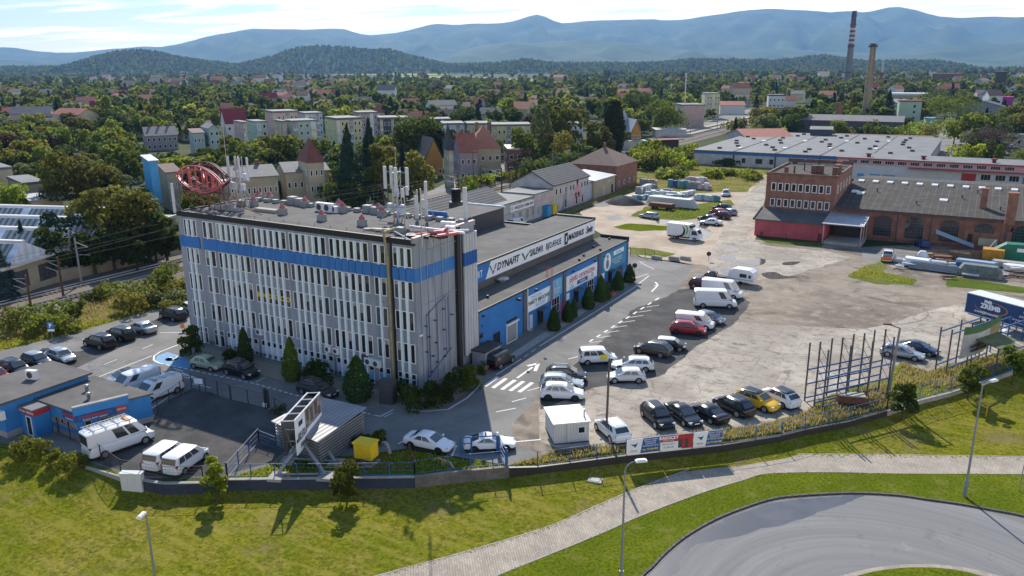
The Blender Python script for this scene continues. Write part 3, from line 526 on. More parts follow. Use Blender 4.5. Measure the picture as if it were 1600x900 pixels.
def window(parent,o,rz,w,h,fr='white_paint',gl='window_glass',name='window',cross=None,t=.07,pane=True,sill=False):
 """window at local origin o (middle of its foot, on the wall face); frame mesh + pane as its child"""
 k=(w,h,fr,gl,cross,t,pane)
 if k not in WC:
  m=MB();d=.07
  m.box(-w/2,w/2,-d,.0,0,t);m.box(-w/2,w/2,-d,.0,h-t,h);m.box(-w/2,-w/2+t,-d,0,t,h-t);m.box(w/2-t,w/2,-d,0,t,h-t)
  if cross:
   nx,nz=cross
   for i in range(1,nx):x=-w/2+w*i/nx;m.box(x-t*.35,x+t*.35,-d*.9,0,t,h-t)
   for i in range(1,nz):z=h*i/nz;m.box(-w/2+t,w/2-t,-d*.85,0,z-t*.35,z+t*.35)
  if not pane:m.box(-w/2+t*.6,w/2-t*.6,-.03,.0,t*.6,h-t*.6,1)
  a=bpy.data.meshes.new(name);a.from_pydata(m.v,[],m.f);a.materials.append(MT[fr])
  if not pane:a.materials.append(MT[gl]);a.polygons.foreach_set('material_index',m.m)
  b=None
  if pane:
   m=MB();m.box(-w/2+t*.6,w/2-t*.6,-.03,-.004,t*.6,h-t*.6);b=bpy.data.meshes.new('pane');b.from_pydata(m.v,[],m.f);b.materials.append(MT[gl])
  WC[k]=(a,b)
 a,b=WC[k]
 ob=bpy.data.objects.new(name,a);COL.objects.link(ob);ob.parent=parent;ob.location=o;ob.rotation_euler=(0,0,rz)
 if b:p=bpy.data.objects.new('pane',b);COL.objects.link(p);p.parent=ob
 return ob
R90=PI/2
def wtext(s,size,mt,parent,o,face,**k):
 rz={'f':0,'r':R90,'b':PI,'l':-R90}[face]
 return text(s,size,MT[mt],parent,o,(R90,0,rz),**k)
def part(name,mt,parent,*boxes,**k):
 m=MB()
 for b in boxes:m.box(*b)
 return m.build(name,MT[mt],parent,**k)
 #office block
D=10.9;W_=35.4;HR=16.2
of=thing('office_building','grey five-storey office block with white window fins and a blue band under its top floor','office building')
part('wall','grey_render',of,(-W_,0,0,D,.5,HR));part('plinth','grey_plinth',of,(-W_-.03,.03,-.03,D+.03,0,.5))
part('roof','roof_felt',of,(-W_+.25,-.25,.2,D-.25,HR,HR+.08))
part('parapet','black_trim',of,(-W_-.06,.0,-.10,.2,HR-.35,HR+.26),(-W_-.06,-W_+.25,.2,D,HR-.35,HR+.22),(-W_+.25,-.0,D-.25,D+.06,HR-.2,HR+.22))
part('end_coping','grey_render',of,(-.25,.12,-.14,D+.07,HR-.1,HR+.42));part('coping_rim','pale_pink_rim',of,(-.27,.14,-.16,D+.09,HR+.425,HR+.47))
groups=[(-34.48,-32.04,3),(-31.14,-29.12,2),(-28.8,-23.35,6),(-22.99,-17.41,6),(-17.2,-11.6,6),(-11.32,-5.8,6),(-5.38,-3.55,2),(-2.82,-.2,3)]
cols=[]
for a,b,n in groups:
 p=(b-a)/n
 for i in range(n):cols.append((a+p*(i+.5),p,i==n-1 and n==6,i==0))
wr=random.Random(3);nw=0;pier=MB();pier.box(-.11,.11,-.24,-.002,.1,15.62)
pm=None
def piers(x,z0=.1,z1=15.62,w_=.11):
 m=MB();m.box(-w_,w_,-.22,-.002,z0,z1);return m.build('fin',MT['pale_trim'],of,(x,0,0))
for a,b,n in groups:
 p=(b-a)/n
 for i in range(n+1):
  if i in(0,):continue
  if i<n:
   for z0,z1 in((.1,12.1),(13.5,15.62)):piers(a+p*i,z0,z1)
rest=MB()
for zi,(z0,hh)in enumerate(((13.55,2.02),(10.16,1.96),(6.85,2.06),(3.34,2.12),(.12,2.1))):
 for ci,(x,p,wide,first)in enumerate(cols):
  ww=p-.24 if not wide else p-.2
  g_=wr.choice(['window_glass']*11+['window_dim']*6+['window_pale'])
  if zi<4:
   if nw<100 and(zi in(0,1,3)or ci>24):
    wo=window(of,(x,0,z0),0,round(ww,2),hh,'white_paint',g_,t=.08);nw+=1
    if wr.random()<.3:bz_=hh*wr.uniform(.35,.85);m=MB();m.box(-ww/2+.06,ww/2-.06,-.037,-.031,bz_,hh-.06);m.build('blind',MT[wr.choice(['window_pale','window_dim'])],wo)
   else:
    d=.07;t=.08;w2=ww/2
    for bx in((x-w2,x+w2,-d,0,z0,z0+t),(x-w2,x+w2,-d,0,z0+hh-t,z0+hh),(x-w2,x-w2+t,-d,0,z0+t,z0+hh-t),(x+w2-t,x+w2,-d,0,z0+t,z0+hh-t)):rest.box(*bx,m=0)
    rest.box(x-w2+.05,x+w2-.05,-.03,0,z0+.05,z0+hh-.05,1 if g_=='window_glass' else 2)
    if wr.random()<.2:rest.box(x-w2+.05,x+w2-.05,-.036,-.031,z0+hh*wr.uniform(.45,.8),z0+hh-.06,5)
  else:
   lower=2 if 5<=ci<26 else 1
   if 27<=ci<31:lower=4
   d=.06;t=.07;w2=ww/2
   for bx in((x-w2,x+w2,-d,0,2.13,2.2),(x-w2,x+w2,-d,0,1.5,1.57),(x-w2,x+w2,-d,0,.1,.17),(x-w2,x-w2+t,-d,0,.17,2.13),(x+w2-t,x+w2,-d,0,.17,2.13)):rest.box(*bx,m=0)
   rest.box(x-w2+.05,x+w2-.05,-.03,0,1.55,2.15,1);rest.box(x-w2+.05,x+w2-.05,-.03,0,.15,1.52,{1:1,2:3,4:4}[lower])
o=rest.build('remaining_windows',[MT['white_paint'],MT['window_glass'],MT['window_dim'],MT['light_panel'],MT['bright_blue_panel'],MT['window_pale']],of);o['kind']='stuff'
m=MB()
for ci,(x,p,wide,first)in enumerate(cols):
 x0=x-p/2;x1=x+p/2
 if wide or ci in(2,4,30,33):x1+=.3
 for zz0,zz1 in((12.15,13.48),):
  q=[(x0,-.03),(x0+.16,-.26),(x1,-.14),(x1,-.002),(x0,-.002)];m.prism(q,zz0,zz1)
m.box(-W_-.02,-34.4,-.06,0,12.15,13.48);m.build('band',MT['band_blue'],of)
part('end_band','band_blue',of,(.002,.05,.0,D-3.2,12.05,13.45));part('end_band','band_blue',of,(-W_-.04,-W_-.002,0,D,12.15,13.48))
m=MB()
for i in range(9):y=.9+i*1.2;m.box(.0,.025,y-.02,y+.02,.6,12.0)if y<6.7 else None;m.box(.0,.025,y-.02,y+.02,13.5,16.0)if y<6.7 else None
m.build('panel_joint',MT['grey_plinth'],of)
part('end_duct','black_trim',of,(.002,.38,7.0,7.62,.6,16.6))
for i in range(5):
 m=MB();y=8.5+i*.52;m.tube((.3,y,1.7+i*.12),(.3,y,12.0),.235,12);m.tube((.3,y,13.5),(.3,y,15.55),.225,12);m.build('vent_pipe',MT['pipe_grey'],of)
 m=MB();m.tube((.3,y,12.0),(.3,y,13.5),.245,12);m.build('vent_pipe_band',MT['band_blue_dark'],of)
m=MB();m.path([(.12,1.9,14.3),(.12,1.9,15.0),(.12,10.8,15.1)],.05);m.path([(.12,1.9,10.6),(.12,1.9,14.3)],.03);m.path([(.1,3.0,11),(.1,3.0,14.9)],.03);m.path([(.1,4.6,11),(.1,4.6,14.9)],.03);m.path([(.1,.8,.9),(.1,.8,16.0)],.05);m.path([(.15,1.6,9.4),(.15,10.9,9.9)],.03);m.build('conduit',MT['pale_blue_steel'],of)
m=MB()
for y,z0,z1 in((1.5,1.4,8.2),(1.9,2.2,8.6),(3.4,2.5,9.0),(4.9,3.0,9.2),(5.4,3.3,9.3)):m.path([(.1,y,z0),(.1,y,z1)],.03)
for y,z in((1.2,7.2),(1.2,4.4),(1.7,5.9),(2.3,3.6),(2.8,7.4),(2.9,4.9),(3.0,2.7),(4.4,8.2),(4.4,5.9),(5.9,7.2),(4.5,3.7),(4.4,2.9),(1.9,2.0)):m.tube((.1,y,z),(.4,y,z),.09,8)
m.path([(.1,1.5,1.4),(.1,3.0,2.1),(.1,5.9,3.4)],.045);m.path([(.1,1.5,8.2),(.1,3.4,9.0),(.1,5.4,9.6)],.04);m.build('wall_frame',MT['pipe_blue'],of)
m=MB();m.tube((-3.15,-.3,1.0),(-3.15,-.3,14.5),.15,10);m.tube((-3.15,-.3,14.5),(-3.5,-.3,16.9),.15,10);m.tube((-3.5,-.3,16.9),(-3.5,1.6,17.0),.2,8);m.build('gas_pipe',MT['tan_duct'],of);part('black_duct','black_trim',of,(-2.95,-2.75,-.16,-.002,.5,15.9))
m=MB();m.ob((.25,.25,6.5),(.2,.4,.2));m.box(0,.2,.2,.3,6.4,6.5);m.build('camera',MT['white_plastic'],of)
for i,ch in enumerate('BNDECO'):wtext(ch,.75,'ink_yellow',of,(-23.0+.47+.93*i,-.09,7.75),'f',ext=.01,bold=.02)
m=MB()
for x,z in((-26.4,9.45),(-24.7,9.45),(-22.0,9.45),(-19.3,9.45),(-15.5,9.45),(-13.6,9.45),(-10.4,9.45),(-8.0,9.45),(-4.3,9.45)):m.box(x-.22,x+.22,-.03,0,z,z+.12)
m.build('wall_plate',MT['tan_duct'],of)
part('entrance_door','bright_blue_panel',of,(-7.6,-6.6,-.09,-.0,.1,2.2));part('meter_cabinet','dark_grey_metal',of,(-7.4,-6.6,-.3,-.09,2.35,3.2))
mat('cap_pink',(.36,.10,.11),.6,.15,3);mat('sign_dark',(.13,.012,.018),.5,.15,3);mat('vent_grey',(.27,.28,.28),.7,.15,3)
def roofvent(px,py,s=1.0,cap=True):
 p=G(px,py,HR+.08);m=MB();m.box(-.45*s,.45*s,-.4*s,.4*s,0,.12);m.box(-.42*s,.42*s,-.36*s,.36*s,.12,.75*s);b=m.build('roof_vent',[MT['vent_grey']],of,p)
 if cap:m=MB();m.lathe([(.36*s,.75*s),(.34*s,.95*s),(.16*s,1.1*s),(.12*s,1.25*s),(0,1.27*s)],8);m.build('vent_cap',MT['cap_pink'],b)
for x,y in((421,314),(397,322),(442,335),(503,345),(566,353),(477,323),(536,332),(597,338),(530,327),(592,334),(404,312)):roofvent(x,y)
for x,y,s in((458,319,1.3),(469,321,1.2),(575,332,1.2),(587,334,1.1),(626,366,1.0),(377,322,1.0),(360,328,.9)):roofvent(x,y,s,False)
m=MB()
for i in range(22):x=-33+i*1.5;m.box(x,x+.75,D-.9,D-.3,HR+.1,HR+.55)
o=m.build('skylight_row',MT['vent_grey'],of);o['kind']='stuff'
m=MB();m.path([(-33.5,1.6,HR+.25),(-3,1.2,HR+.25)],.02,4)
for i in range(14):x=-33+i*2.3;m.path([(x,1.5,HR+.05),(x,1.5,HR+.35)],.03,4)
m.build('lightning_wire',MT['dark_grey_metal'],of)
def ac(loc,rz,label,size=1.0,group=None,name='air_conditioner'):
 t=thing(name,label,'air conditioner',loc,rz,group)
 m=MB();m.box(-.45*size,.45*size,-.36*size,-.02,0,.7*size);m.build('casing',MT['white_plastic'],t)
 m=MB();c=[(.26*size*math.cos(2*PI*i/14)-.1*size,.26*size*math.sin(2*PI*i/14)+.35*size)for i in range(14)];m.add([(x,-.362*size-.006,z)for x,z in c],[tuple(range(14))]);m.build('fan_grille',MT['dark_grey_metal'],t);return t
def onfront(px,py):p=PL(px,py,1,0);return(p.x,-.05,p.z)
ac(onfront(408,522),0,'single white air conditioner on the office front, high beside the left cypress',1.0)
ac(onfront(515.5,549),0,'left one of the pair of white air conditioners above the middle cypresses',.95);ac(onfront(528,552),0,'right one of the pair of white air conditioners above the middle cypresses',.95)
ac(onfront(579.5,569),0,'large white air conditioner over the blue door, on the side of the cypress',1.15);ac(onfront(592,572.5),0,'large white air conditioner over the blue door, on the side of the tan pipe',1.15)
for x,s,l in((501,1.5,'big white rooftop air conditioner cabinet, first of three on the office roof'),(513,1.5,'big white rooftop air conditioner cabinet, middle of three on the office roof'),(521,1.1,'smaller white rooftop air conditioner at the end of the three')):
 p=G(x,330+(x-501)*.12,HR+.08);ac((p.x,p.y+.4,p.z),0,l,s)
 #rooftop letter sign: two eye-shaped faces on a lattice
sg=thing('rooftop_sign','red eye-shaped rooftop sign with tall tube letters on the office roof corner','rooftop sign',(0,0,0))
def eyeface(A,B,zc,hh,flip=False,tone='sign_red',nm='sign_face'):
 A,B=Vector(A),Vector(B);d=(B-A);Lh=d.length;ux=d.normalized();nrm=Vector((ux.y,-ux.x,0))
 m=MB()
 for off in(0,.28):
  for sgn in(1,-1):
   pts=[]
   for i in range(17):
    t=i/16;pts.append(A+ux*(Lh*t)+Vector((0,0,zc+sgn*hh*(4*t*(1-t))**.85*(1 if sgn>0 else .92)))-nrm*off)
   m.path(pts,.085,6)
 for sgn in(1,-1):
  pts=[A+ux*(Lh*(.06+.88*i/12))+Vector((0,0,zc+sgn*(hh-.42)*4*(.06+.88*i/12)*(1-.06-.88*i/12)))for i in range(13)];m.path(pts,.06,5)
 f=m.build(nm,MT[tone],sg)
 rz=math.atan2(ux.y,ux.x);n=5;
 for i,ch in enumerate('ZREMB'):
  t=(.17,.335,.49,.66,.83)[i];hl=(hh*2*(4*t*(1-t))**.85-.5)
  q=A+ux*(Lh*t)+Vector((0,0,zc));
  o=text(ch,1.0,MT[tone],sg,q,(R90,0,rz),ext=.06,bold=-.004);o.scale=((.95,.8,.78,.95,.78)[i]*Lh/7.2*1.35,hl*1.38,1)
 return f
z0=HR+.1
E1,E2=G(274,273,z0+3.4),G(346,289,z0+3.3);E3,E4=PL(360,279,1,E2.y+3.0),PL(294,270,1,E1.y+3.0)
eyeface((E1.x,E1.y,0),(E2.x,E2.y,0),z0+3.35,1.65);eyeface((E3.x,E3.y,0),(E4.x,E4.y,0),(E3.z+E4.z)/2,1.75,tone='sign_dark')
m=MB()
for a_,b2 in((E1[:2],E2[:2]),(E3[:2],E4[:2])):
 for i in range(8):
  t=.06+.125*i;x=a_[0]+(b2[0]-a_[0])*t;y=a_[1]+(b2[1]-a_[1])*t
  m.path([(x,y,z0),(x,y,z0+2.0+3*abs(t-.5)**2)],.05,5);m.path([(x,y,z0+2.3),(x+(.0 if i%2 else .85),y+(1.0 if b2[0]>a_[0]else-1.0),z0)],.035,4)
 m.path([(a_[0],a_[1],z0+.9),(b2[0],b2[1],z0+.9)],.04,4);m.path([(a_[0],a_[1],z0+1.6),(b2[0],b2[1],z0+1.6)],.04,4)
m.path([(-27.8,.9,z0+1.8),(-24.6,3.4,z0)],.05,5);m.path([(-27.8,1.6,z0+2.4),(-25.9,3.9,z0)],.05,5);m.path([(E2.x,E2.y,z0+3.2),(E3.x,E3.y,z0+3.6)],.05,5);m.path([(E1.x,E1.y,z0+3.2),(E4.x,E4.y,z0+3.6)],.05,5)
m.build('support_frame',MT['rust'],sg)
part('ballast_block','concrete',sg,(-33.6,-28.6,3.4,4.3,z0,z0+.35),(-27.6,-24.0,4.8,5.7,z0,z0+.35))
#masts on the roof
def antenna(parent,p,h_=1.7,w_=.3,rz=0):m=MB();m.ob((0,0,h_/2),(w_*.78,.16,h_));return m.build('panel_antenna',MT['antenna_grey'],parent,p,rz)
def lattice(m,x,y,z0,z1,s,r=.04):
 n=int((z1-z0)/.8)
 for dx,dy in((-s,-s),(s,-s),(s,s),(-s,s)):m.path([(x+dx,y+dy,z0),(x+dx,y+dy,z1)],r,5)
 for i in range(n):
  a_,b2=z0+(z1-z0)*i/n,z0+(z1-z0)*(i+1)/n
  m.path([(x-s,y-s,a_),(x+s,y-s,b2)],r*.6,4);m.path([(x+s,y-s,a_),(x+s,y+s,b2)],r*.6,4);m.path([(x-s,y+s,a_),(x-s,y-s,b2)],r*.6,4)
b=G(622,344,HR+.08);mh=hgt(b,262)
ma=thing('antenna_mast','tall lattice antenna mast with white panel antennas on the end of the office roof','antenna mast',b)
m=MB();lattice(m,0,0,0,mh,.32,.06);m.build('lattice_pole',MT['galvanised'],ma)
m=MB();m.path([(-1.6,0,mh-.5),(1.6,0,mh-.5)],.06);m.path([(-1.6,0,mh-2.0),(1.6,0,mh-2.0)],.06);m.path([(0,-.9,mh-.5),(0,.9,mh-.5)],.05);m.path([(0,0,mh),(0,0,mh+2.2)],.03);m.path([(0,0,1.8),(-1.7,-1.2,0)],.06);m.path([(0,0,1.8),(1.4,-1.6,0)],.06);m.path([(0,0,2.8),(-1.2,1.6,0)],.05);m.path([(-1.7,-1.2,1.6),(1.8,-.8,1.7)],.07);m.build('bracket',MT['galvanised'],ma)
for x,y in((-1.5,-.1),(-.95,.35),(.35,-.55),(1.5,.0)):antenna(ma,(x,y,mh-2.4),2.5,.48)
m=MB()
for x,y,z in((-.7,-.4,1.5),(.6,-.5,1.2),(-.4,.4,3.0),(1.2,-.6,1.5)):m.ob((x,y,z),(.5,.35,.9))
m.build('radio_unit',MT['light_panel'],ma)
b=G(379,322,HR+.08);mh=hgt(b,244)
mb=thing('antenna_mast','lattice antenna mast rising behind the red rooftop sign','antenna mast',b)
m=MB();lattice(m,0,0,0,mh,.3,.055);m.build('lattice_pole',MT['galvanised'],mb)
m=MB();m.path([(-1.8,0,mh-1.2),(1.5,0,mh-1.2)],.06);m.path([(-1.8,0,mh-2.7),(1.5,0,mh-2.7)],.06);m.path([(0,0,3.2),(1.9,-.6,0)],.06);m.path([(0,0,3.2),(-1.2,-1.8,0)],.06);m.path([(0,0,3.0),(.2,1.9,0)],.06);m.path([(-2.6,.4,mh-4),(-2.6,.4,mh+4.2)],.03);m.build('bracket',MT['galvanised'],mb)
for x,y in((-1.6,-.2),(-.9,.3),(.5,-.4),(1.4,.1)):antenna(mb,(x,y,mh-3.0),2.9,.3)
m=MB()
for x,y,z in((-1.2,-.4,mh-3.6),(-.5,-.5,mh-3.6),(.9,-.4,mh-3.7),(1.5,-.4,mh-2.4),(-2.2,.2,mh-2.9)):m.ob((x,y,z),(.55,.4,.8))
m.lathe([(0,0),(.5,.25),(.55,.3)],10,(-2.9,-.2,mh-3.4));m.build('radio_unit',MT['light_panel'],mb)
def pole(px,py,ytop,label,panels=(),extra=None,r=.06):
 b=G(px,py,HR+.08);h_=hgt(b,ytop);t=thing('antenna_pole',label,'antenna pole',b)
 m=MB();m.tube((0,0,0),(0,0,h_),r,8);m.path([(0,0,h_*.5),(.9,.5,0)],.035,4);m.path([(0,0,h_*.5),(-.7,.7,0)],.035,4);m.build('pole',MT['galvanised'],t)
 for dx,dz,hh,ww in panels:antenna(t,(dx,-.15,dz if dz>=0 else h_+dz),hh,ww)
 return t
pole(634,366,293,'thin antenna pole with a small white box at the front of the tall mast',((-.1,-1.0,.9,.3),(.5,4.1,.9,.35)))
pole(660,386,295,'bare slim pole rising from the corner coping of the office roof',())
pole(668,346,283,'pole carrying one tall white panel antenna, behind the slim corner pole',((.0,-3.9,3.9,.42),))
pole(653,345,296,'pole with a short white panel antenna between the tall mast and its neighbour',((.0,-3.3,2.6,.5),(.9,-2.0,1.0,.3)))
pole(727,347,303,'stout tripod pole with a thick white panel antenna at the office roof end',((.12,.3,3.6,.6),),r=.1)
pole(275,332,295,'white cylinder antenna standing at the outer corner of the office roof',((.0,.0,3.5,.42),),r=.08)
def pack(px,py,label,n=3):
 b=G(px,py,HR+.08);t=thing('radio_cabinet',label,'equipment',b);m=MB()
 for i in range(n):m.ob((i*.55,.1*i,.45),(.45,.5,.8),.2)
 m.build('cabinet',MT['white_plastic'],t);m=MB();m.box(-.3,n*.55,-.3,.4,0,.06);m.build('base',MT['concrete'],t)
pack(693,358,'cluster of white radio cabinets beside the stout tripod pole');pack(700,365,'two white radio cabinets close to the office roof edge',2)
b=G(668,376,HR+.1);t=thing('fallen_sign','dismantled red sign pieces and white poles lying on the office roof end','sign pieces',b)
m=MB()
for a_,b2 in(((-2.6,1.5,.3),(.4,1.9,.5)),((.5,1.0,.35),(1.8,3.4,.4)),((-2.0,.8,.25),(0,2.8,.5)),((.2,2.6,.5),(.9,2.2,.9))):m.tube(a_,b2,.17,6)
m.build('red_tube',MT['sign_red'],t);m=MB();m.tube((-4.8,3.4,.4),(2.4,3.0,.45),.14,8);m.tube((-.4,1.7,.6),(2.0,4.4,.5),.1,8);m.tube((-3.6,-.6,.7),(-1.0,-1.6,.3),.06,6);m.build('white_pole',MT['white_plastic'],t)
m=MB();m.ob((-1.8,.8,.15),(2.6,1.3,.25),.3);m.ob((.3,1.6,.15),(1.6,1.0,.2),-.3);m.build('dark_sheet',MT['black_trim'],t)
b=G(595,362,HR+.1);t=thing('grating_stack','low purple-grey gratings at the head of the tan pipe','grating',b);m=MB()
for i in range(4):m.ob((-1.6+i*.8,.2*(i%2),.15+.05*i),(1.1,.5,.12),.35)
m.build('grating',MT['vent_grey'],t)
b=G(684,341,HR+.1);t=thing('blue_banner','folded blue banner lying at the back edge of the office roof','banner',b);m=MB();m.ob((0,0,.45),(2.6,.12,.8),.05,tilt=.3);m.build('sheet',MT['band_blue'],t);m=MB();m.ob((0,.3,.2),(2.4,.1,.5),.1,tilt=.9);m.build('frame',MT['dark_grey_metal'],t)
#blue hall
YE=56.2;ha=thing('retail_hall','long bright blue hall with shop banners and a raised strip of white signs','hall')
part('front_wall','hall_blue',ha,(-4.6,0,D+.05,YE,.3,5.85));part('plinth','grey_plinth',ha,(-4.6,.04,D+.06,YE+.02,0,.3));part('front_roof','roof_felt',ha,(-4.75,-.02,D+.06,YE-.3,5.86,5.98))
part('roof_edge','black_trim',ha,(-.0,.14,D+.06,YE,5.80,6.02));part('end_parapet','black_trim',ha,(-4.75,.16,YE-.28,YE+.08,5.7,6.45));part('raised_wall','pilaster_grey',ha,(-11.4,-4.9,D+.05,53.6,0,9.2));part('raised_roof','roof_felt',ha,(-11.5,-4.78,D+.06,53.3,9.21,9.34));part('raised_edge','dark_grey_metal',ha,(-4.78,-4.66,D+.06,53.66,9.12,9.40),(-11.5,-4.66,53.32,53.7,9.1,9.62));part('rear_wall','pilaster_grey',ha,(-23.6,-11.45,D+.05,57.4,0,6.2));part('rear_roof','roof_felt',ha,(-23.7,-11.45,D+.06,57.2,6.21,6.32));part('rear_parapet','dark_grey_metal',ha,(-23.75,-11.4,57.22,57.5,6.0,6.62))
part('tower_annex','dark_grey_metal',ha,(-31,-23.7,22,57.0,0,9.0));part('annex_roof','roof_felt',ha,(-31.1,-23.6,22,57.1,9.01,9.12));part('annex_rim','pale_trim',ha,(-31.15,-23.55,56.9,57.15,9.0,9.35))
for y in(22.2,33.3,44.8):part('pilaster','pilaster_grey',ha,(.002,.16,y-.36,y+.36,.3,5.78))
part('pilaster','pilaster_grey',ha,(.002,.1,YE-.25,YE+.03,.3,5.7));part('pilaster','pilaster_grey',ha,(.002,.1,D+.1,D+.6,.3,5.7))
sp=part('sign_strip','sign_white',ha,(-4.895,-4.70,20.6,53.5,7.0,9.1));part('blue_sign_end','hall_blue',sp,(-4.89,-4.68,D+.1,20.6,7.0,9.1))
m=MB();m.add([(-4.69,20.6,7.0),(-4.69,21.9,9.1),(-4.69,20.6,9.1)],[(0,1,2)]);m.build('blue_slant',MT['hall_blue'],sp)
def sy(px,py=400):return PL(px,py,0,-4.7).y
def stxt(s,a_,b2,size,mt='ink_black',z=8.0,shear=.0,bold=.02,fit=True):
 y0,y1=sy(a_),sy(b2);o=wtext(s,size,mt,sp,(-4.66,(y0+y1)/2,z),'r',shear=shear,bold=bold,ext=.006)
 bpy.context.view_layer.update();wd=max(.1,o.dimensions.x);o.scale.x=(y1-y0)/wd;return o
stxt('SPORT',733,753,1.3,'ink_white',7.95,0,0);stxt('DYNAFIT',775,811,1.35,shear=.3,bold=.03);stxt('S\u039bLEW\u039b',828,848,1.25,shear=.15,bold=.03);stxt('BJ/D\u00c6HLIE',853,876.5,1.3,bold=0);stxt('MADSHUS',887,911,1.2,shear=.2,bold=.04);stxt('Swix',914,925,1.5,shear=.35,bold=.04)
def smark(fs,mt='ink_black'):
 m=MB()
 for f in fs:m.add([(-4.66,y,z)for y,z in f],[tuple(range(len(f)))])
 m.build('emblem',MT[mt],sp)
y=sy(770);smark([[(y-.9,8.6),(y-.5,7.9),(y-.2,7.9),(y-.6,8.6)],[(y+.9,8.6),(y+.6,8.6),(y+.2,7.9),(y+.5,7.9)],[(y-.4,7.8),(y+.4,7.8),(y,7.25)]],'ink_grey')
y=sy(821);smark([[(y-1.1,8.5),(y-.75,8.5),(y,7.5),(y-.2,7.4)],[(y,7.4),(y+1.5,8.6),(y+.15,7.9)]])
y=sy(884);smark([[(y-.55,7.15),(y+.55,7.15),(y+.55,8.9),(y-.55,8.9)]]);m=MB();m.add([(-4.65,y+a_,z)for a_,z in((-.1,7.5),(.15,7.6),(.25,8.5),(-.1,8.4))],[(0,1,2,3)]);m.build('emblem',MT['ink_white'],sp)
def banner(name,y0,y1,z0,z1,mt,x=.10):
 m=MB();m.box(.006,x,y0,y1,z0,z1);return m.build(name,MT[mt],ha)
mat('banner_teal',(.035,.26,.40),.6,.1,1);mat('banner_light',(.16,.42,.60),.6,.1,1)
b1=banner('banner',23.0,29.4,2.72,4.82,'sign_white');b2_=banner('banner',29.5,32.55,2.9,5.3,'banner_light');b3=banner('banner',33.9,44.1,2.74,4.86,'sign_white');b4=banner('banner',46.0,54.9,2.55,5.45,'banner_teal')
wtext('TREKKING',.62,'banner_light',b1,(.112,25.2,4.42),'r',ext=.004);wtext('NARTY BIEGOWE',.72,'ink_black',b1,(.112,25.95,3.78),'r',ext=.004,bold=.02);wtext('SKITURY',.72,'banner_light',b1,(.112,26.4,3.12),'r',ext=.004)
m=MB();m.add([(.106,28.2,2.72),(.106,29.4,2.72),(.106,29.4,4.82),(.106,29.0,4.82)],[(0,1,2,3)]);m.build('slant',MT['banner_light'],b1)
wtext('S',.8,'ink_white',b2_,(.112,31.1,4.7),'r',ext=.004);wtext('ROWERY\nNARTY',.45,'ink_white',b2_,(.112,31.1,3.7),'r',ext=.004)
wtext('p\u0142ytki ceramiczne',1.28,'ink_red',b3,(.112,39.0,4.2),'r',ext=.004,sx=.93,bold=.012);m=MB();m.box(.1,.108,37.3,40.8,2.95,3.55);m.build('inset',MT['ink_blue'],b3);wtext('mozaika',.6,'ink_white',b3,(.115,39.05,3.28),'r',ext=.004);wtext('gres\nfugi, kleje',.34,'ink_blue',b3,(.112,35.6,3.2),'r',ext=.004);wtext('farby\ntapety',.34,'ink_blue',b3,(.112,42.4,3.4),'r',ext=.004)
m=MB();m.box(.1,.112,50.2,54.2,4.55,5.2);m.build('inset',MT['sign_white'],b4);wtext('hurtownia',.5,'ink_grey',b4,(.12,52.2,4.88),'r',ext=.004);wtext('ogrzewanie i klimatyzacja\nwentylacja, pompy ciep\u0142a\nfotowoltaika',.38,'sign_white',b4,(.112,51.6,3.6),'r',ext=.004)
m=MB();m.add([(.108,47.9+1.35*math.cos(2*PI*i/20),4.0+1.4*math.sin(2*PI*i/20))for i in range(20)],[tuple(range(20))]);m.build('roundel',MT['sign_white'],b4);m=MB();m.add([(.114,47.9+.55*math.cos(2*PI*i/16),3.7+.75*math.sin(2*PI*i/16))for i in range(16)],[tuple(range(16))]);m.add([(.114,47.9+.38*math.cos(2*PI*i/12),4.85+.3*math.sin(2*PI*i/12))for i in range(12)],[tuple(range(12))]);m.build('roundel_figure',MT['ink_grey'],b4)
window(ha,(0,19.0,.05),R90,2.6,2.35,'pale_trim','shutter','garage_door',t=.12);m=MB();m.box(.005,.3,17.6,20.4,2.45,2.65);m.build('door_canopy',MT['white_paint'],ha);m=MB();m.box(.005,.1,17.8,20.2,2.72,3.0);m.build('fanlight',MT['window_glass'],ha)
window(ha,(0,15.4,.2),R90,1.5,2.1,'brown_frame','window_glass','window',(3,1));window(ha,(0,11.9,2.6),R90,.8,.6,'brown_frame','window_glass','window');window(ha,(0,23.9,.05),R90,.8,2.1,'light_panel','light_panel','door');window(ha,(0,26.4,.05),R90,1.6,2.2,'brown_frame','window_glass','door',(2,1));window(ha,(0,30.7,.6),R90,2.3,2.2,'white_paint','window_glass','window',(3,2));window(ha,(0,37.2,.05),R90,1.5,2.2,'brown_frame','window_glass','door',(2,1));window(ha,(0,42.0,.7),R90,2.2,1.95,'white_paint','window_glass','window',(3,2));window(ha,(0,49.2,.05),R90,1.5,2.2,'brown_frame','window_glass','door',(2,1));window(ha,(0,53.0,.6),R90,2.0,1.6,'brown_frame','window_glass','window',(3,1))
for y in(26.4,37.2,49.2):m=MB();m.box(.006,.8,y-1.0,y+1.0,2.32,2.42);m.build('door_canopy',MT['dark_grey_metal'],ha)
for y,z,s in((34.4,1.5,.9),(46.3,1.7,1.1)):m=MB();m.box(.006,.12,y-s/2,y+s/2,z,z+.9);m.build('wall_sign',MT['sign_white'],ha)
m=MB();m.path([(.1,12.0,4.2),(.2,12.0,4.2),(.2,12.0,4.0)],.05);
for y in(12.4,20.2,36.0,43.2,46.6):m.ob((.15,y,5.2),(.3,.35,.18))
m.build('wall_lamp',MT['dark_grey_metal'],ha);m=MB();m.tube((.2,22.75,.6),(.2,22.75,5.9),.07,8);m.tube((.2,22.75,.6),(.35,22.9,.45),.07,8);m.build('downpipe',MT['white_plastic'],ha)
m=MB()
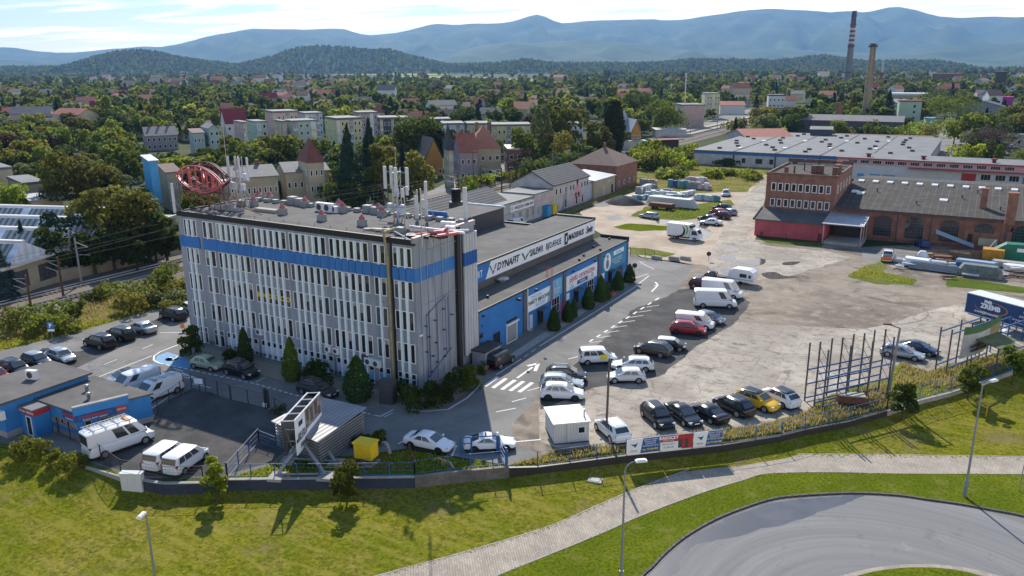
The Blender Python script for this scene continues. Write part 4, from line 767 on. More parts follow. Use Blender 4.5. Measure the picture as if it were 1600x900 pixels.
for dx in(0,.45):
 m.path([(.15,29.2+dx,2.2),(.15,29.2+dx,7.0),(-.5,29.2+dx,7.2),(-.6,29.2+dx,6.0)],.035,5)
for i in range(18):z=2.4+i*.25;m.path([(.15,29.2,z),(.15,29.65,z)],.02,4)
m.build('roof_ladder',MT['red_paint'],ha)
p=G(784,440,6.0);m=MB();m.lathe([(.5,0),(.5,.3),(.95,.35),(.95,.5),(.3,.62),(0,.64)],14,p);m.build('roof_vent',MT['galvanised'],ha)
m=MB()
for px,py in((808,412),(824,406),(850,392),(866,388),(912,400),(927,387),(938,391),(952,374),(812,470),(838,455),(905,407),(762,465)):p=G(px,py,6.0);m.ob((p.x,p.y,p.z+.15),(.25,.3,.3))
m.build('small_vent',MT['black_trim'],ha)
lt=thing('service_shed','small grey lean-to with a brown flat roof between the office pipes and the blue hall','shed',(0,0,0));part('wall','grey_render',lt,(.55,2.3,9.2,12.6,0,2.1));part('roof','brown_frame',lt,(.5,2.45,9.0,12.7,2.1,2.25));window(lt,(2.3,11.6,.05),R90,.9,1.9,'light_panel','light_panel','door');window(lt,(2.3,10.1,.9),R90,.9,.8,'brown_frame','window_glass','window')
t=thing('roof_drum','short black drum chimney on the tiled roof behind the office','chimney',(-37.5,62.6,8.2));m=MB();m.lathe([(.9,0),(.9,2.2),(1.0,2.2),(1.0,2.4),(.2,2.5),(0,2.5)],14);m.build('drum',MT['black_trim'],t);part('foot','dark_grey_metal',t,(-1,1,-1,1,-1.2,.02))
#other buildings
brickmat('red_brick',(.24,.088,.05),(.19,.07,.042),(.25,.20,.16),4.0);brickmat('dark_brick',(.17,.062,.038),(.13,.05,.034),(.2,.16,.13),4.0);brickmat('chimney_brick',(.34,.255,.145),(.28,.21,.12),(.3,.24,.15),1.2,var=.25)
stripemat('tile_dark',(.05,.05,.055),(.085,.085,.09),.35,2,.7);stripemat('corrugated_grey',(.30,.30,.31),(.42,.42,.43),.3,0,.45,.3);stripemat('seam_roof',(.062,.055,.048),(.115,.105,.095),1.25,0,.9,0,.3,.3,.93)
stripemat('sheet_white',(.62,.66,.72),(.80,.82,.85),1.4,1,.35,.2);stripemat('saw_glass',(.10,.11,.11),(.33,.36,.35),1.1,0,.35)
mat('pink_wall',(.42,.085,.105),.85,.2,.5);mat('pale_pink',(.60,.35,.35),.8,.12,.8);mat('dirty_white',(.46,.45,.43),.85,.22,.5);mat('cream',(.43,.38,.27),.85,.15,.4);mat('beige',(.38,.32,.22),.85,.15,.4);mat('ochre',(.42,.22,.05),.85,.15,.4);mat('mint',(.34,.44,.42),.85,.1,.4);mat('town_white',(.60,.60,.58),.85,.08,.4);mat('town_grey',(.26,.26,.27),.85,.12,.4);mat('navy_wall',(.055,.07,.10),.8,.1,.4);mat('pale_yellow',(.52,.50,.26),.85,.1,.4);mat('lime_wall',(.38,.44,.22),.85,.1,.4);mat('town_pink',(.48,.34,.31),.85,.1,.4);mat('lilac_wall',(.30,.26,.28),.85,.12,.4);mat('pale_blue_wall',(.40,.47,.54),.85,.1,.4);mat('mint_green',(.33,.45,.34),.85,.12,.3);mat('grey_wood',(.10,.095,.09),.9,.3,.6)
mat('tile_red',(.28,.10,.065),.85,.2,.7);mat('tile_orange',(.34,.14,.085),.85,.2,.7);mat('tile_maroon',(.19,.025,.035),.8,.15,.7);mat('tile_brown',(.14,.09,.075),.85,.2,.7);mat('tile_rust',(.17,.06,.045),.8,.25,.7);mat('tile_grey',(.17,.165,.165),.85,.2,.7);mat('tile_black',(.035,.036,.04),.7,.2,.7);mat('silver_roof',(.33,.35,.36),.45,.15,.6,.2);mat('flat_roof',(.14,.145,.147),.8,.25,.2);mat('magenta',(.45,.03,.28),.6,.1,1);mat('cyan_sheet',(.05,.30,.58),.5,.12,.8)
def roofmesh(kind,w,d,h,rh,ov=.35):
 m=MB()
 if kind=='gable':
  a=[(-ov,h-.12),(d/2,h+rh),(d+ov,h-.12),(d+ov,h+.1),(d/2,h+rh+.24),(-ov,h+.1)];m.extr(a,-w/2-ov,w/2+ov)
 elif kind=='gablef':
  a=[(-w/2-ov,h-.12),(0,h+rh),(w/2+ov,h-.12),(w/2+ov,h+.1),(0,h+rh+.24),(-w/2-ov,h+.1)];m.extry(a,-ov,d+ov)
 elif kind in('hip','pyr'):
  e=[(-w/2-ov,-ov,h),(w/2+ov,-ov,h),(w/2+ov,d+ov,h),(-w/2-ov,d+ov,h)];k=max(0.,w-d)/2 if kind=='hip' else 0.0
  r=[(-k,d/2,h+rh),(k,d/2,h+rh)]if k>.3 else None
  if r:m.add(e+r,[(0,1,5,4),(1,2,5),(2,3,4,5),(3,0,4),(3,2,1,0)])
  else:m.add(e+[(0,d/2,h+rh)],[(0,1,4),(1,2,4),(2,3,4),(3,0,4),(3,2,1,0)])
 elif kind=='shed':m.extr([(-ov,h+.02),(d+ov,h+rh),(d+ov,h+rh+.2),(-ov,h+.22)],-w/2-ov,w/2+ov)
 else:m.box(-w/2-.15,w/2+.15,-.15,d+.15,h,h+max(.25,rh))
 return m
def house(name,label,cat,loc,rz,w,d,h,wall,roof,kind='gable',rh=3.0,nx=0,nz=0,side=0,group=None,wh=1.35,ww=1.0,chim=0,fr='white_paint',ov=.35,z0=1.0,door=False):
 t=thing(name,label,cat,loc,rz,group)
 m=MB();m.box(-w/2,w/2,0,d,0,h)
 if kind=='gable':
  for x in(-w/2,w/2):m.add([(x,0,h),(x,d,h),(x,d/2,h+rh)],[(0,1,2)if x>0 else(0,2,1)])
 if kind=='gablef':
  for y in(0,d):m.add([(-w/2,y,h),(w/2,y,h),(0,y,h+rh)],[(0,1,2)if y==0 else(0,2,1)])
 if kind=='shed':m.add([(-w/2,0,h),(-w/2,d,h),(-w/2,d,h+rh)],[(0,2,1)]);m.add([(w/2,0,h),(w/2,d,h),(w/2,d,h+rh)],[(0,1,2)])
 m.build('wall',MT[wall],t)
 r=roofmesh(kind,w,d,h,rh,ov).build('roof',MT[roof],t)
 for i in range(chim):
  x=-w/2+w*(i+.7)/(chim+.4);cz=h+rh*(.9 if kind in('gable','hip')else .2);c=MB();c.box(x-.4,x+.4,d*.5-.35,d*.5+.35,cz-1,cz+1.6);c.build('chimney',MT['dark_brick'],r)
 for k in range(nz):
  z=z0+k*(h-.4)/max(1,nz)
  for i in range(nx):
   if door and k==0 and i==nx//2:continue
   window(t,(-w/2+w*(i+.5)/nx,0,z),0,ww,wh,fr,'window_glass',pane=False,t=.1)
  for i in range(side):
   window(t,(w/2,d*(i+.5)/side,z),R90,ww,wh,fr,'window_glass',pane=False,t=.1);window(t,(-w/2,d*(i+.5)/side,z),-R90,ww,wh,fr,'window_glass',pane=False,t=.1)
 if door:m=MB();x=-w/2+w*(nx//2+.5)/max(1,nx);m.box(x-.55,x+.55,-.06,.0,0,2.2);m.build('door',MT['brown_frame'],t)
 return t
def strips(t,w,h,nx):
 for i in range(0,nx,3):
  x=-w/2+w*(i+.5)/max(1,nx);m=MB();m.box(x-w/nx*.42,x+w/nx*.42,-.045,-.004,.3,h-.1);m.build('facade_strip',MT[far0.choice(['town_white','town_grey','pale_blue_wall','cream','town_white'])],t)
  for k in range(int(h/3)-1):m=MB();m.box(x-w/nx*.4,x+w/nx*.4,-.9,-.05,2.6+k*3,2.72+k*3);m.box(x-w/nx*.4,x+w/nx*.4,-.95,-.88,2.72+k*3,3.5+k*3);m.build('balcony',MT['town_white'],t)
 return t
far0=random.Random(8)
def TB(label,xl,xr,ye,h,d,wall,roof,kind='flat',rh=.3,nx=0,nz=0,off=0.0,side=0,name='town_house',cat='house',group=None,**k):
 a,b=G(xl,ye,h),G(xr,ye,h);c=(a+b)/2;w_=(b-a).length;br=math.atan2(c.y-CAM[1],c.x-CAM[0])
 w_=max(w_*.5,(w_-d*abs(math.sin(off)))/math.cos(off));sc=max(1,(c-Vector(CAM)).length/300)
 return house(name,label,cat,(c.x,c.y,0),br-R90+off,w_,d,h,wall,roof,kind,rh,nx,nz,side,group,wh=1.4,ww=min(1.3,w_/max(1,nx)*.5),**k)if name!='apartment_block' else strips(house(name,label,cat,(c.x,c.y,0),br-R90+off,w_,d,h,wall,roof,kind,rh,nx,nz,side,group,wh=1.4,ww=min(1.3,w_/max(1,nx)*.5),**k),w_,h,nx)
 #row along the service road
t=house('workshop_house','low house with a long dark tiled roof just behind the office roof antennas','house',(-37.5,64,0),R90,40,13,4.2,'dirty_white','tile_dark','gable',3.4,6,1)
t=thing('tool_shop','long grey panel shop with black capitals on a white sign board','shop',(-37,92.3,0));part('wall','dirty_white',t,(-9,0,-22,0,0,5.0));part('roof','flat_roof',t,(-9.2,.15,-22.1,0,5.0,5.25))
for i in range(3):window(t,(0,-9.2+i*3.1,.6),R90,1.6,2.3,'white_paint','window_pale',pane=False)
m=MB();m.box(.01,.12,-10.4,-.3,3.1,4.5);s_=m.build('sign_board',MT['ink_white'],t);wtext('NARZ\u0118DZIA CHEMIA BHP',.85,'ink_black',s_,(.13,-4.7,3.8),'r',bold=.02,ext=.005,sx=.82);wtext('O',.9,'ink_blue',s_,(.13,-9.75,3.8),'r',bold=.02,ext=.005)
m=MB()
for y in(-6.2,-.4):m.box(.005,.04,y-.35,y+.35,1.0,5.0)
m.box(.005,.05,-22,0,2.85,3.0);m.build('panel_strip',MT['lilac_wall'],t)
t=thing('striped_shop','grey panel shop with one pink stripe, beside the two-storey house with a pink letter','shop',(-37,101.5,0));part('wall','dirty_white',t,(-8,0,-9.15,0,0,5.4));part('roof','flat_roof',t,(-8.2,.15,-9.15,0,5.4,5.6));part('stripe','pale_pink',t,(.005,.04,-9.1,0,3.5,4.1))
for y in(-7.2,-4.6,-2.2):window(t,(0,y,.7),R90,1.2,1.5 if y>-6 else 2.0,'white_paint','window_glass' if y>-6 else 'window_pale',pane=False)
t=house('letter_house','two-storey pale grey house with a giant pink letter A on its long front','house',(-37,111.2,0),R90,19.4,11,6.2,'dirty_white','tile_dark','gable',2.9)
m=MB();
for a_,b2 in(((1.5,.1),(3.2,6.0)),((4.9,.1),(3.2,6.0))):m.add([(a_[0]-.7,-.03,a_[1]),(a_[0]+.7,-.03,a_[1]),(b2[0]+.5,-.03,b2[1]),(b2[0]-.5,-.03,b2[1])],[(0,1,2,3)])
m.box(2.0,4.4,-.03,-.02,1.8,3.0);m.build('painted_letter',MT['pale_pink'],t)
for x in(-8,-6,-3.2,-.6,1.0,5.6,7.4,8.8):window(t,(x,0,3.9),0,.9,1.4,'white_paint','window_glass',pane=False)
for x in(-7.6,-3.2,2.8,6.2):window(t,(x,0,.2),0,1.0,2.1 if x>-4 else 1.4,'white_paint','window_glass',pane=False)
m=MB();m.add([(-5.5,-.02,.1),(-2.5,-.02,.1),(-2.5,-.02,6.1)],[(0,1,2)]);m.build('painted_stripe',MT['lilac_wall'],t);part('corner_strip','pale_yellow',t,(-9.6,-8.9,-.04,-.005,.2,6))
t=house('stone_house','small beige flat-roofed unit with a green sign beside the brick signal house','shop',(-37,131,0),R90,13.5,9,4.4,'beige','silver_roof','shed',.9,0,0);window(t,(-.5,0,.1),0,1.0,2.2,'white_paint','window_pale',pane=False);window(t,(4.8,0,.1),0,1.0,2.2,'dark_grey_metal','window_glass',pane=False);m=MB();m.box(1.4,3.8,-.08,0,3.1,3.7);m.build('sign_board',MT['mint_green'],t)
t=house('storage_unit','narrow grey unit between the letter house and the beige unit','shed',(-37.6,122.6,0),R90,3.2,8,4.2,'pale_blue_wall','flat_roof','flat',.3)
t=house('brick_house','old red brick house with a brown hipped roof at the end of the service road','house',(-37.6,147.5,0),R90,15,14,6.6,'red_brick','tile_brown','hip',4.2,4,1,side=3,chim=1)
t=thing('paper_bin','yellow skip beside the blue bin in front of the pink-striped shop','skip',(-36.0,99.6,0));part('body','yellow_paint',t,(-.6,.6,-1.0,1.0,.15,2.1));part('foot','dark_grey_metal',t,(-.5,.5,-.9,.9,0,.15));part('lid','yellow_paint',t,(-.65,.65,-1.05,1.05,2.1,2.2))
t=thing('bin_shelter','blue sheet bin hut against the pink-striped shop','bin',(-36.2,97.2,0));part('body','cyan_sheet',t,(-.7,.6,-1.0,1.0,0,2.3));part('lid','band_blue',t,(-.75,.65,-1.05,1.05,2.3,2.4))
#brick works on the right
t=thing('brick_office','red-brown brick office with two rows of nine white windows above a dark low roof','office building',(10.2,104.5,0));part('wall','red_brick',t,(0,13.4,0,20.5,0,11.4));part('parapet','dark_brick',t,(-.05,13.45,-.05,.3,11.4,11.9),(-.05,.3,.3,20.5,11.4,11.9),(13.1,13.45,.3,20.5,11.4,11.9),(-.05,13.45,20.2,20.55,11.9,12.7));r=part('roof','seam_roof',t,(.3,13.1,.3,20.2,11.4,11.5))
for i in range(9):
 for z in(8.25,5.05):window(t,(1.5+i*1.31,0,z),0,.92,1.62,'white_paint','window_glass',t=.12)
for x,y,s,hh in((3.2,2.6,.35,1.2),(8.2,5,.55,1.5),(9.4,5,.55,1.6),(12.5,3,.5,1.6),(12.6,4.6,.5,1.9),(12.6,6.2,.5,1.9),(11.4,15,.5,1.5),(4.5,4,.15,1.3),(5.5,9,.12,2.2)):m=MB();m.box(x-s,x+s,y-s,y+s,11.5,11.5+hh);m.box(x-s-.06,x+s+.06,y-s-.06,y+s+.06,11.5+hh,11.62+hh);m.build('chimney',MT['dark_brick'],r)
for i in range(5):window(t,(13.4,2+i*3.8,8.25),R90,.9,1.6,'white_paint','window_glass',t=.12)
t=thing('red_annex','low pink-red walled annex with a dark felt roof below the brick office','annex',(10.2,98.2,0));part('wall','pink_wall',t,(-.2,13.1,0,6.25,0,3.2));m=MB();m.extr([(-.35,3.15),(6.28,4.5),(6.28,4.7),(-.35,3.4)],-.45,13.1);m.build('roof',MT['roof_felt_dark'],t);m=MB();m.extr([(-.4,3.2),(6.28,4.6),(6.28,4.95),(-.4,3.6)],-.6,-.4);m.build('verge_board',MT['black_trim'],t);m=MB();m.box(1,1.5,-.04,0,.1,.8);m.box(5.9,6.05,-.04,0,0,.8);m.box(11.8,12.6,-.04,0,.1,1.6);m.build('wall_stain',MT['tile_maroon'],t)
t=thing('loading_canopy','grey corrugated loading canopy on thin posts between the pink annex and the brick hall','canopy',(23.3,95.8,0));m=MB();m.extr([(0,3.9),(8.7,4.75),(8.7,4.87),(0,4.02)],-.3,7.0);m.build('roof',MT['corrugated_grey'],t)
for x,y in((0,.2),(6.6,.2),(6.6,4.2),(6.6,8.0)):m=MB();m.tube((x,y,0),(x,y,3.9+.098*y),.09,8);m.build('post',MT['galvanised'],t)
part('dock','concrete',t,(.2,6.8,.3,8.6,.02,.6));part('edge_beam','dark_grey_metal',t,(-.25,6.95,.06,.14,3.75,3.9));part('stored_goods','black_trim',t,(1.2,5.5,6.2,8.4,.6,2.6))
t=thing('brick_hall','long old brick hall with arched windows and a dark seamed roof full of skylights','hall',(23.6,104.5,0));m=MB();m.extr([(0,0),(0,5.7),(26,8.3),(52,5.7),(52,0)],.05,60);m.build('wall',MT['red_brick'],t);m=MB();m.extr([(-.5,5.68),(26,8.35),(52.4,5.7),(52.4,5.9),(26,8.6),(-.5,5.92)],.08,60.3);r=m.build('roof',MT['seam_roof'],t);part('cornice','dark_brick',t,(.05,60,-.18,-.0,5.2,5.62));part('plinth','dark_brick',t,(.05,60,-.08,-.0,0,.6))
for x in(6.4,11.75,17.4,23.1,28.85,34.6,40.2):part('pilaster','red_brick',t,(x-.28,x+.28,-.14,-.0,.6,5.2))
def arch(parent,x,z0,w,h,rise,nm='arched_window'):
 pts=[(-w/2,z0),(w/2,z0)]+[(w/2*math.cos(PI*i/12),z0+h-rise+rise*math.sin(PI*i/12))for i in range(13)]
 m=MB();m.add([(x+p[0],-.03,p[1])for p in pts],[tuple(range(len(pts)))]);f=m.build(nm,MT['window_glass'],parent)
 m=MB()
 for i in range(1,8):q=-w/2+w*i/8;zt=z0+h-rise+rise*math.sqrt(max(0,1-(2*q/w)**2));m.box(x+q-.03,x+q+.03,-.07,-.035,z0,zt)
 for i in range(1,7):
  z=z0+h*i/7;hw=w/2 if z<z0+h-rise else w/2*math.sqrt(max(0,1-((z-z0-h+rise)/rise)**2));m.box(x-hw,x+hw,-.065,-.035,z-.03,z+.03)
 m.build('glazing_bars',MT['steel_dark'],f);m=MB()
 for i in range(12):
  a_,b2=PI*i/12,PI*(i+1)/12;c_=[(x+(w/2+k)*math.cos(q),-.1,z0+h-rise+(rise+k)*math.sin(q))for k,q in((0,a_),(.35,a_),(.35,b2),(0,b2))];m.add(c_,[(0,1,2,3)])
 m.build('arch_surround',MT['dark_brick'],f)
for x,z0,hh,rs in((9.0,1.0,4.0,1.2),(14.5,1.0,4.0,1.2),(20.3,1.0,4.0,1.2),(25.9,3.2,1.7,1.0),(31.8,1.0,4.0,1.2),(37.4,1.0,4.0,1.2),(43,1.0,4.0,1.2),(49,1.0,4.0,1.2)):arch(t,x,z0,3.1,hh,rs)
mat('skylight_white',(.62,.63,.62),.4,.1,2)
for i in range(14):
 x=1.8+i*2.85;m=MB();y=22.2;z=5.92+y*.1019;m.ob((x,y,z+.18),(1.15,1.5,.35),0,0,.1);o=m.build('skylight',MT['skylight_white'],r);m=MB();m.ob((x,y,z+.37),(.08,1.5,.03),0,0,.1);m.ob((x,y,z+.37),(1.15,.08,.03),0,0,.1)
for x,y in((18.4,10.2),(3.2,11.5),(2.0,12.5)):z=5.92+y*.1019;m=MB();m.ob((x,y,z+.15),(1.4,1.6,.3),0,0,.1);m.build('skylight',MT['skylight_white'],r)
for px,py,yt,s in((1536,322,296,.55),(1578,343,303,.75)):
 p=G(px,py,7.0);lx,ly=p.x-23.6,p.y-104.5;hh=hgt(p,yt)+.8;m=MB();m.box(lx-s,lx+s,ly-s,ly+s,6.2,6.2+hh);m.box(lx-s-.1,lx+s+.1,ly-s-.1,ly+s+.1,6.2+hh,6.45+hh);m.build('chimney',MT['red_brick'],r)
m=MB()
for x,y in((6,14),(21.5,13),(28,6),(14,6),(36,11),(24,18)):z=5.9+y*.1;m.tube((x,y,z),(x,y,z+.7),.12,8);m.ob((x,y,z+.75),(.4,.4,.15))
m.build('roof_vent',MT['dark_grey_metal'],r)
for x in(11.6,17.3,29.4):m=MB();m.tube((x,-.2,0),(x,-.2,5.6),.08,8);m.build('downpipe',MT['steel_dark'],t)
m=MB();m.add([(18.2,-.5,3.2),(18.2,-.5,2.4),(24.6,-1.2,.5),(24.6,-1.2,1.2)],[(0,1,2,3)]);m.add([(18.2,-.56,3.2),(18.2,-.56,2.4),(24.6,-1.26,.5),(24.6,-1.26,1.2)],[(3,2,1,0)]);m.build('ramp_panel',MT['pale_blue_steel'],t);part('wall_hatch','cream',t,(25.2,28.2,-.3,-.0,.9,2.2));window(t,(23.7,0,1.3),0,1.0,1.5,'brown_frame','window_glass');m=MB();m.tube((30.0,-.1,4.1),(30.0,-.02,4.1),.5,14);m.build('wall_disc',MT['dark_brick'],t);part('gutter','dark_grey_metal',t,(.08,60.2,-.62,-.5,5.62,5.76))
#pink and white long building, tyres' yard
t=thing('pink_hall','long low white hall with a pink upper strip of windows and a red door','hall',(10.5,193.5,0));part('wall','town_white',t,(0,56,0,14,0,4.3));part('upper_strip','pale_pink',t,(0,56,-.05,14,4.3,6.0));r=part('roof','flat_roof',t,(-.4,56.4,-.5,14.5,6.05,6.35));part('roof_edge','pink_wall',t,(-.45,56.4,-.62,-.5,6.0,6.3));part('canopy','pink_wall',t,(19.2,49,-1.6,-.06,4.05,4.3))
for i in range(13):window(t,(4.2+i*3.3,-.05,4.7),0,2.4,1.05,'white_paint','window_glass',pane=False,cross=(4,1))
for x in(38.5,42,45.2):window(t,(x,0,1.8),0,2.4,1.6,'white_paint','window_glass',pane=False,cross=(3,1))
for x in(52,55):window(t,(x,0,1.4),0,1.0,1.2,'white_paint','window_glass',pane=False)
part('red_door','red_paint',t,(32.7,36.2,-.1,0,0,3.4));part('blue_hoarding','bright_blue_panel',t,(5.8,7.6,-.06,0,.1,1.8),(9.2,12,-.06,0,.1,1.8),(12.6,16,-.06,0,.1,1.8));part('sign_board','banner_teal',t,(47.2,50.6,-.12,0,1.3,3.2));wtext('61',1.6,'ink_black',t,(53.6,-.06,3.6),'f',bold=.02)
for x in(8,22.5,40):m=MB();m.box(x-.5,x+.5,3,4,6.35,7.2);m.box(x-.8,x+.8,2.8,4.2,7.2,7.4);m.build('roof_vent',MT['tile_maroon'],r)
#blue-striped warehouse
t=thing('warehouse','very large low warehouse with a grey roof and a blue stripe under the eaves','warehouse',(-38,208.5,0));part('wall','dirty_white',t,(0,71,0,86,0,3.7));part('stripe','band_blue',t,(-.06,71.06,-.06,86.06,3.7,4.6));r=part('roof','flat_roof',t,(-.4,71.4,-.4,86.4,4.62,4.9))
for i,x in enumerate((13.6,27.2,41,55)):part('joint','pilaster_grey',r,(x-.25,x+.25,0,86,4.9,5.05));part('post','pilaster_grey',t,(x-.3,x+.3,-.12,-.06,0,4.6))
wr2=random.Random(11);mm=MB()
for i in range(5):
 for j in range(8):mm.ob((3+i*14+wr2.uniform(0,8),5+j*10+wr2.uniform(0,4),5.2),(1.3,1.1,.6))
o=mm.build('roof_vents',MT['dark_grey_metal'],r);o['kind']='stuff'
for i in range(4):
 for j in range(2):m=MB();x=12.4+i*13.8+j*1.0;y=12+j*30+i*6;m.box(x-.6,x+.6,y-2,y+2,4.9,5.12);m.build('skylight',MT['skylight_white'],r)
for x,w_ in((17,1.2),(22,2.2),(26,1.2),(33.5,1.6),(47,1.6),(52.5,4.0),(63,3.8)):part('opening','window_glass',t,(x-w_/2,x+w_/2,-.1,-.06,1.2,2.8))
t=TB('wide red tiled roof rising behind the blue-striped warehouse',1150,1258,216,4.5,26,'dirty_white','tile_red','gable',2.6,off=.35,name='tiled_shed',cat='shed')
t=TB('long dark weathered wooden barn with a pale sheet roof behind the warehouse',1236,1408,189,6.5,16,'grey_wood','tile_grey','gable',2.2,off=-.1,name='wooden_barn',cat='barn')
t=TB('small blue-grey flat hut at the back corner of the warehouse roof',1267,1300,203,7.2,8,'navy_wall','flat_roof','shed',.7,3,1,name='hut',cat='hut')
t=TB('low red-brown brick store running behind the warehouse vents',1308,1452,215,3.2,7,'dark_brick','tile_brown','shed',.5,name='brick_store',cat='shed')
t=TB('open dark lean-to with a low grey roof past the warehouse end',1408,1446,222,3.4,10,'black_trim','tile_grey','shed',.5,name='lean_to',cat='shed')
#tall chimneys
def stack(label,px,pb,pt,r0,r1,bands,mt,name='smokestack',z0=0):
 b=G(px,pb);h_=hgt(b,pt);t=thing(name,label,'chimney',b);pr=lambda u:r0+(r1-r0)*u
 def seg(nm,a_,c_,mt_):m=MB();m.lathe([(pr(a_),a_*h_),(pr(c_),c_*h_)],20);m.build(nm,MT[mt_],t)
 for a_,c_,nm,mt_ in bands:seg(nm,a_,c_,mt_)
 return t,h_,pr
mat('stack_concrete',(.17,.155,.145),.9,.2,.08);mat('stack_dark',(.075,.065,.06),.9,.2,.1);mat('stack_red',(.20,.035,.04),.8,.15,.2);mat('stack_white',(.46,.42,.40),.8,.15,.2)
bd=[(0,.53,'shaft','stack_concrete')];u=.55
bd.append((.53,.55,'gallery','stack_dark'))
for i in range(9):bd.append((u,u+.029,'band','stack_red' if i%2==0 else 'stack_white'));u+=.029
bd+=[(u,.93,'upper_shaft','stack_dark'),(.93,1.0,'crown_ring','stack_dark')]
t,h_,pr=stack('tallest grey chimney with red and white bands on the skyline',1323,137,17,5.0,3.1,bd,None)
for u in(.2,.54,.82,.93):m=MB();m.lathe([(pr(u)+.5,u*h_),(pr(u)+.9,u*h_+.3),(pr(u)+.9,u*h_+1.4),(pr(u)+.4,u*h_+1.4)],20);m.build('gallery',MT['stack_dark'],t)
t,h_,pr=stack('yellow brick factory chimney with a railed top beside the banded one',1352,184,68,2.5,1.6,[(0,.1,'foot','stack_concrete'),(.1,.96,'shaft','chimney_brick'),(.96,1.0,'crown_ring','stack_dark')],None)
m=MB();m.lathe([(2.6,h_*.955),(2.7,h_*.955),(2.7,h_*.975),(2.6,h_*.975)],16)
for i in range(10):a_=2*PI*i/10;m.tube((2.6*math.cos(a_),2.6*math.sin(a_),h_*.95),(2.6*math.cos(a_),2.6*math.sin(a_),h_),.08,4)
m.build('railing',MT['stack_dark'],t);m=MB();m.path([(1.9,-.9,h_*.3),(1.75,-.6,h_*.95)],.12,4);m.path([(1.4,-1.6,h_*.3),(1.2,-1.3,h_*.95)],.12,4);m.build('ladder',MT['stack_dark'],t)
t,h_,pr=stack('short square brick chimney at the back of the warehouse',1307,203,160,1.6,1.45,[(0,.96,'shaft','red_brick'),(.96,1,'crown_ring','dark_brick')],None)
b=G(1375,138);h_=hgt(b,92);t=thing('radio_mast','thin red and white lattice radio mast on the wooded skyline beside the chimneys','mast',b);m=MB();lattice(m,0,0,0,h_*.55,1.5,.3);m.build('lower_lattice',MT['stack_red'],t);m=MB();lattice(m,0,0,h_*.55,h_,1.0,.3);m.build('upper_lattice',MT['town_white'],t)
b=G(1068,198);h_=hgt(b,112);t=thing('floodlight_mast','very tall plain silver mast at the railway station','mast',b);m=MB();m.tube((0,0,0),(0,0,h_),.55,10,.25);m.build('pole',MT['galvanised'],t);m=MB();m.lathe([(.9,h_-.6),(.9,h_)],10);m.build('lamp_ring',MT['dark_grey_metal'],t)
#town
T_=TB
T_('long pale house with a worn grey-brown roof among the trees left of the mint house',228,277,212,6,11,'lilac_wall','tile_grey','gable',3.2,6,2,.12,2,chim=3)
T_('mint three-storey house with a shallow gable',321,347,201,10,14,'mint','tile_grey','gablef',1.4,2,3,.2,3)
T_('lower mint wing with a brown flat top and balconies joined to the mint house',299,321,208,8.5,10,'mint','tile_brown','shed',1.0,3,2,.15,1)
T_('white house with a very steep maroon roof',350,389,193,7.5,11,'town_white','tile_maroon','gable',6.5,3,2,.22,2,chim=1)
T_('row of low houses with brown roofs behind the mint house',284,334,201,5.5,13,'beige','tile_brown','gable',3.0,5,1,.15,2,chim=4)
T_('small house with an orange-red roof above the steep maroon roof',346,364,170,6,9,'town_white','tile_orange','gable',3.5,2,1)
BL=dict(name='apartment_block',cat='apartment block')
T_('cream apartment block tight against the steep maroon roof',374,393,192,11,12,'town_pink','flat_roof','flat',.5,3,4,.3,3,**BL)
T_('grey-green apartment block with a bare end wall behind the yellow-green maple',393,423,191,12,12,'mint_green','flat_roof','flat',.5,2,4,.3,3,**BL)
T_('pink apartment block with a rooftop cabin, highest in its cluster',421,470,176,14,14,'town_pink','flat_roof','flat',.8,6,4,.25,3,**BL)
T_('mint-blue apartment block with four windows per pair in front of the pink one',450,500,190,12,12,'mint','flat_roof','flat',.6,4,4,.3,3,**BL)
T_('pale grey apartment block peeping over the mint-blue one',472,508,178,13,12,'pale_blue_wall','flat_roof','flat',.6,5,4,.25,3,**BL)
T_('narrow cream stair block at the side of the mint-blue apartments',437,451,191,12,10,'cream','flat_roof','flat',.6,2,4,.3,2,**BL)
T_('tall cream and green apartment block right of the mint-blue one',517,573,187,14,13,'pale_yellow','flat_roof','flat',.8,6,5,.35,3,**BL)
T_('lilac-grey apartment block behind the round yellow-green tree',556,593,177,13,12,'lilac_wall','flat_roof','flat',.6,5,4,.2,2,**BL)
T_('dark navy apartment block with pale window frames',591,624,186,13,12,'navy_wall','flat_roof','flat',.7,5,4,.1,2,**BL)
T_('pinkish end section joined to the navy apartment block',624,640,186,13,12,'town_pink','flat_roof','flat',.7,2,4,.1,2,**BL)
T_('low dark flat building behind the big dark tree',672,706,187,9,12,'navy_wall','flat_roof','flat',.5,6,2,.1,**BL)
T_('pale blue apartment block with a red stair strip over the orange roofs',690,728,195,11,12,'pale_blue_wall','flat_roof','flat',.7,5,3,.1,2,**BL)
T_('lime-ended middle section of the long low apartment row',728,768,195,11,12,'lime_wall','flat_roof','flat',.7,4,3,.1,2,**BL)
T_('pale yellow long apartment block at the end of the row, by the big trees',768,830,197,11,12,'pale_yellow','flat_roof','flat',.7,8,3,.05,2,**BL)
t=T_('orange-yellow house with a dark half-hipped roof beside the station road',657,700,248,5.5,12,'ochre','tile_black','gablef',6.0,3,1,.28,3,chim=2,door=True)
T_('stone tower house with a steep black pyramid roof',697,712,235,10.5,7,'beige','tile_black','pyr',7.5,2,3,.2,2)
T_('grey stone house with a bright red roof and a white gable window',713,751,238,8.5,10,'lilac_wall','tile_red','gable',5.0,3,2,.2,2,chim=2)
T_('large beige villa under a broad orange hipped roof',732,788,232,8.8,14,'beige','tile_orange','hip',6.5,4,2,.15,3,chim=2)
T_('red-brown brick house with a flat grey roof and a drum bay',790,833,234,7.5,12,'dark_brick','silver_roof','flat',.5,3,2,.1,2,chim=2)
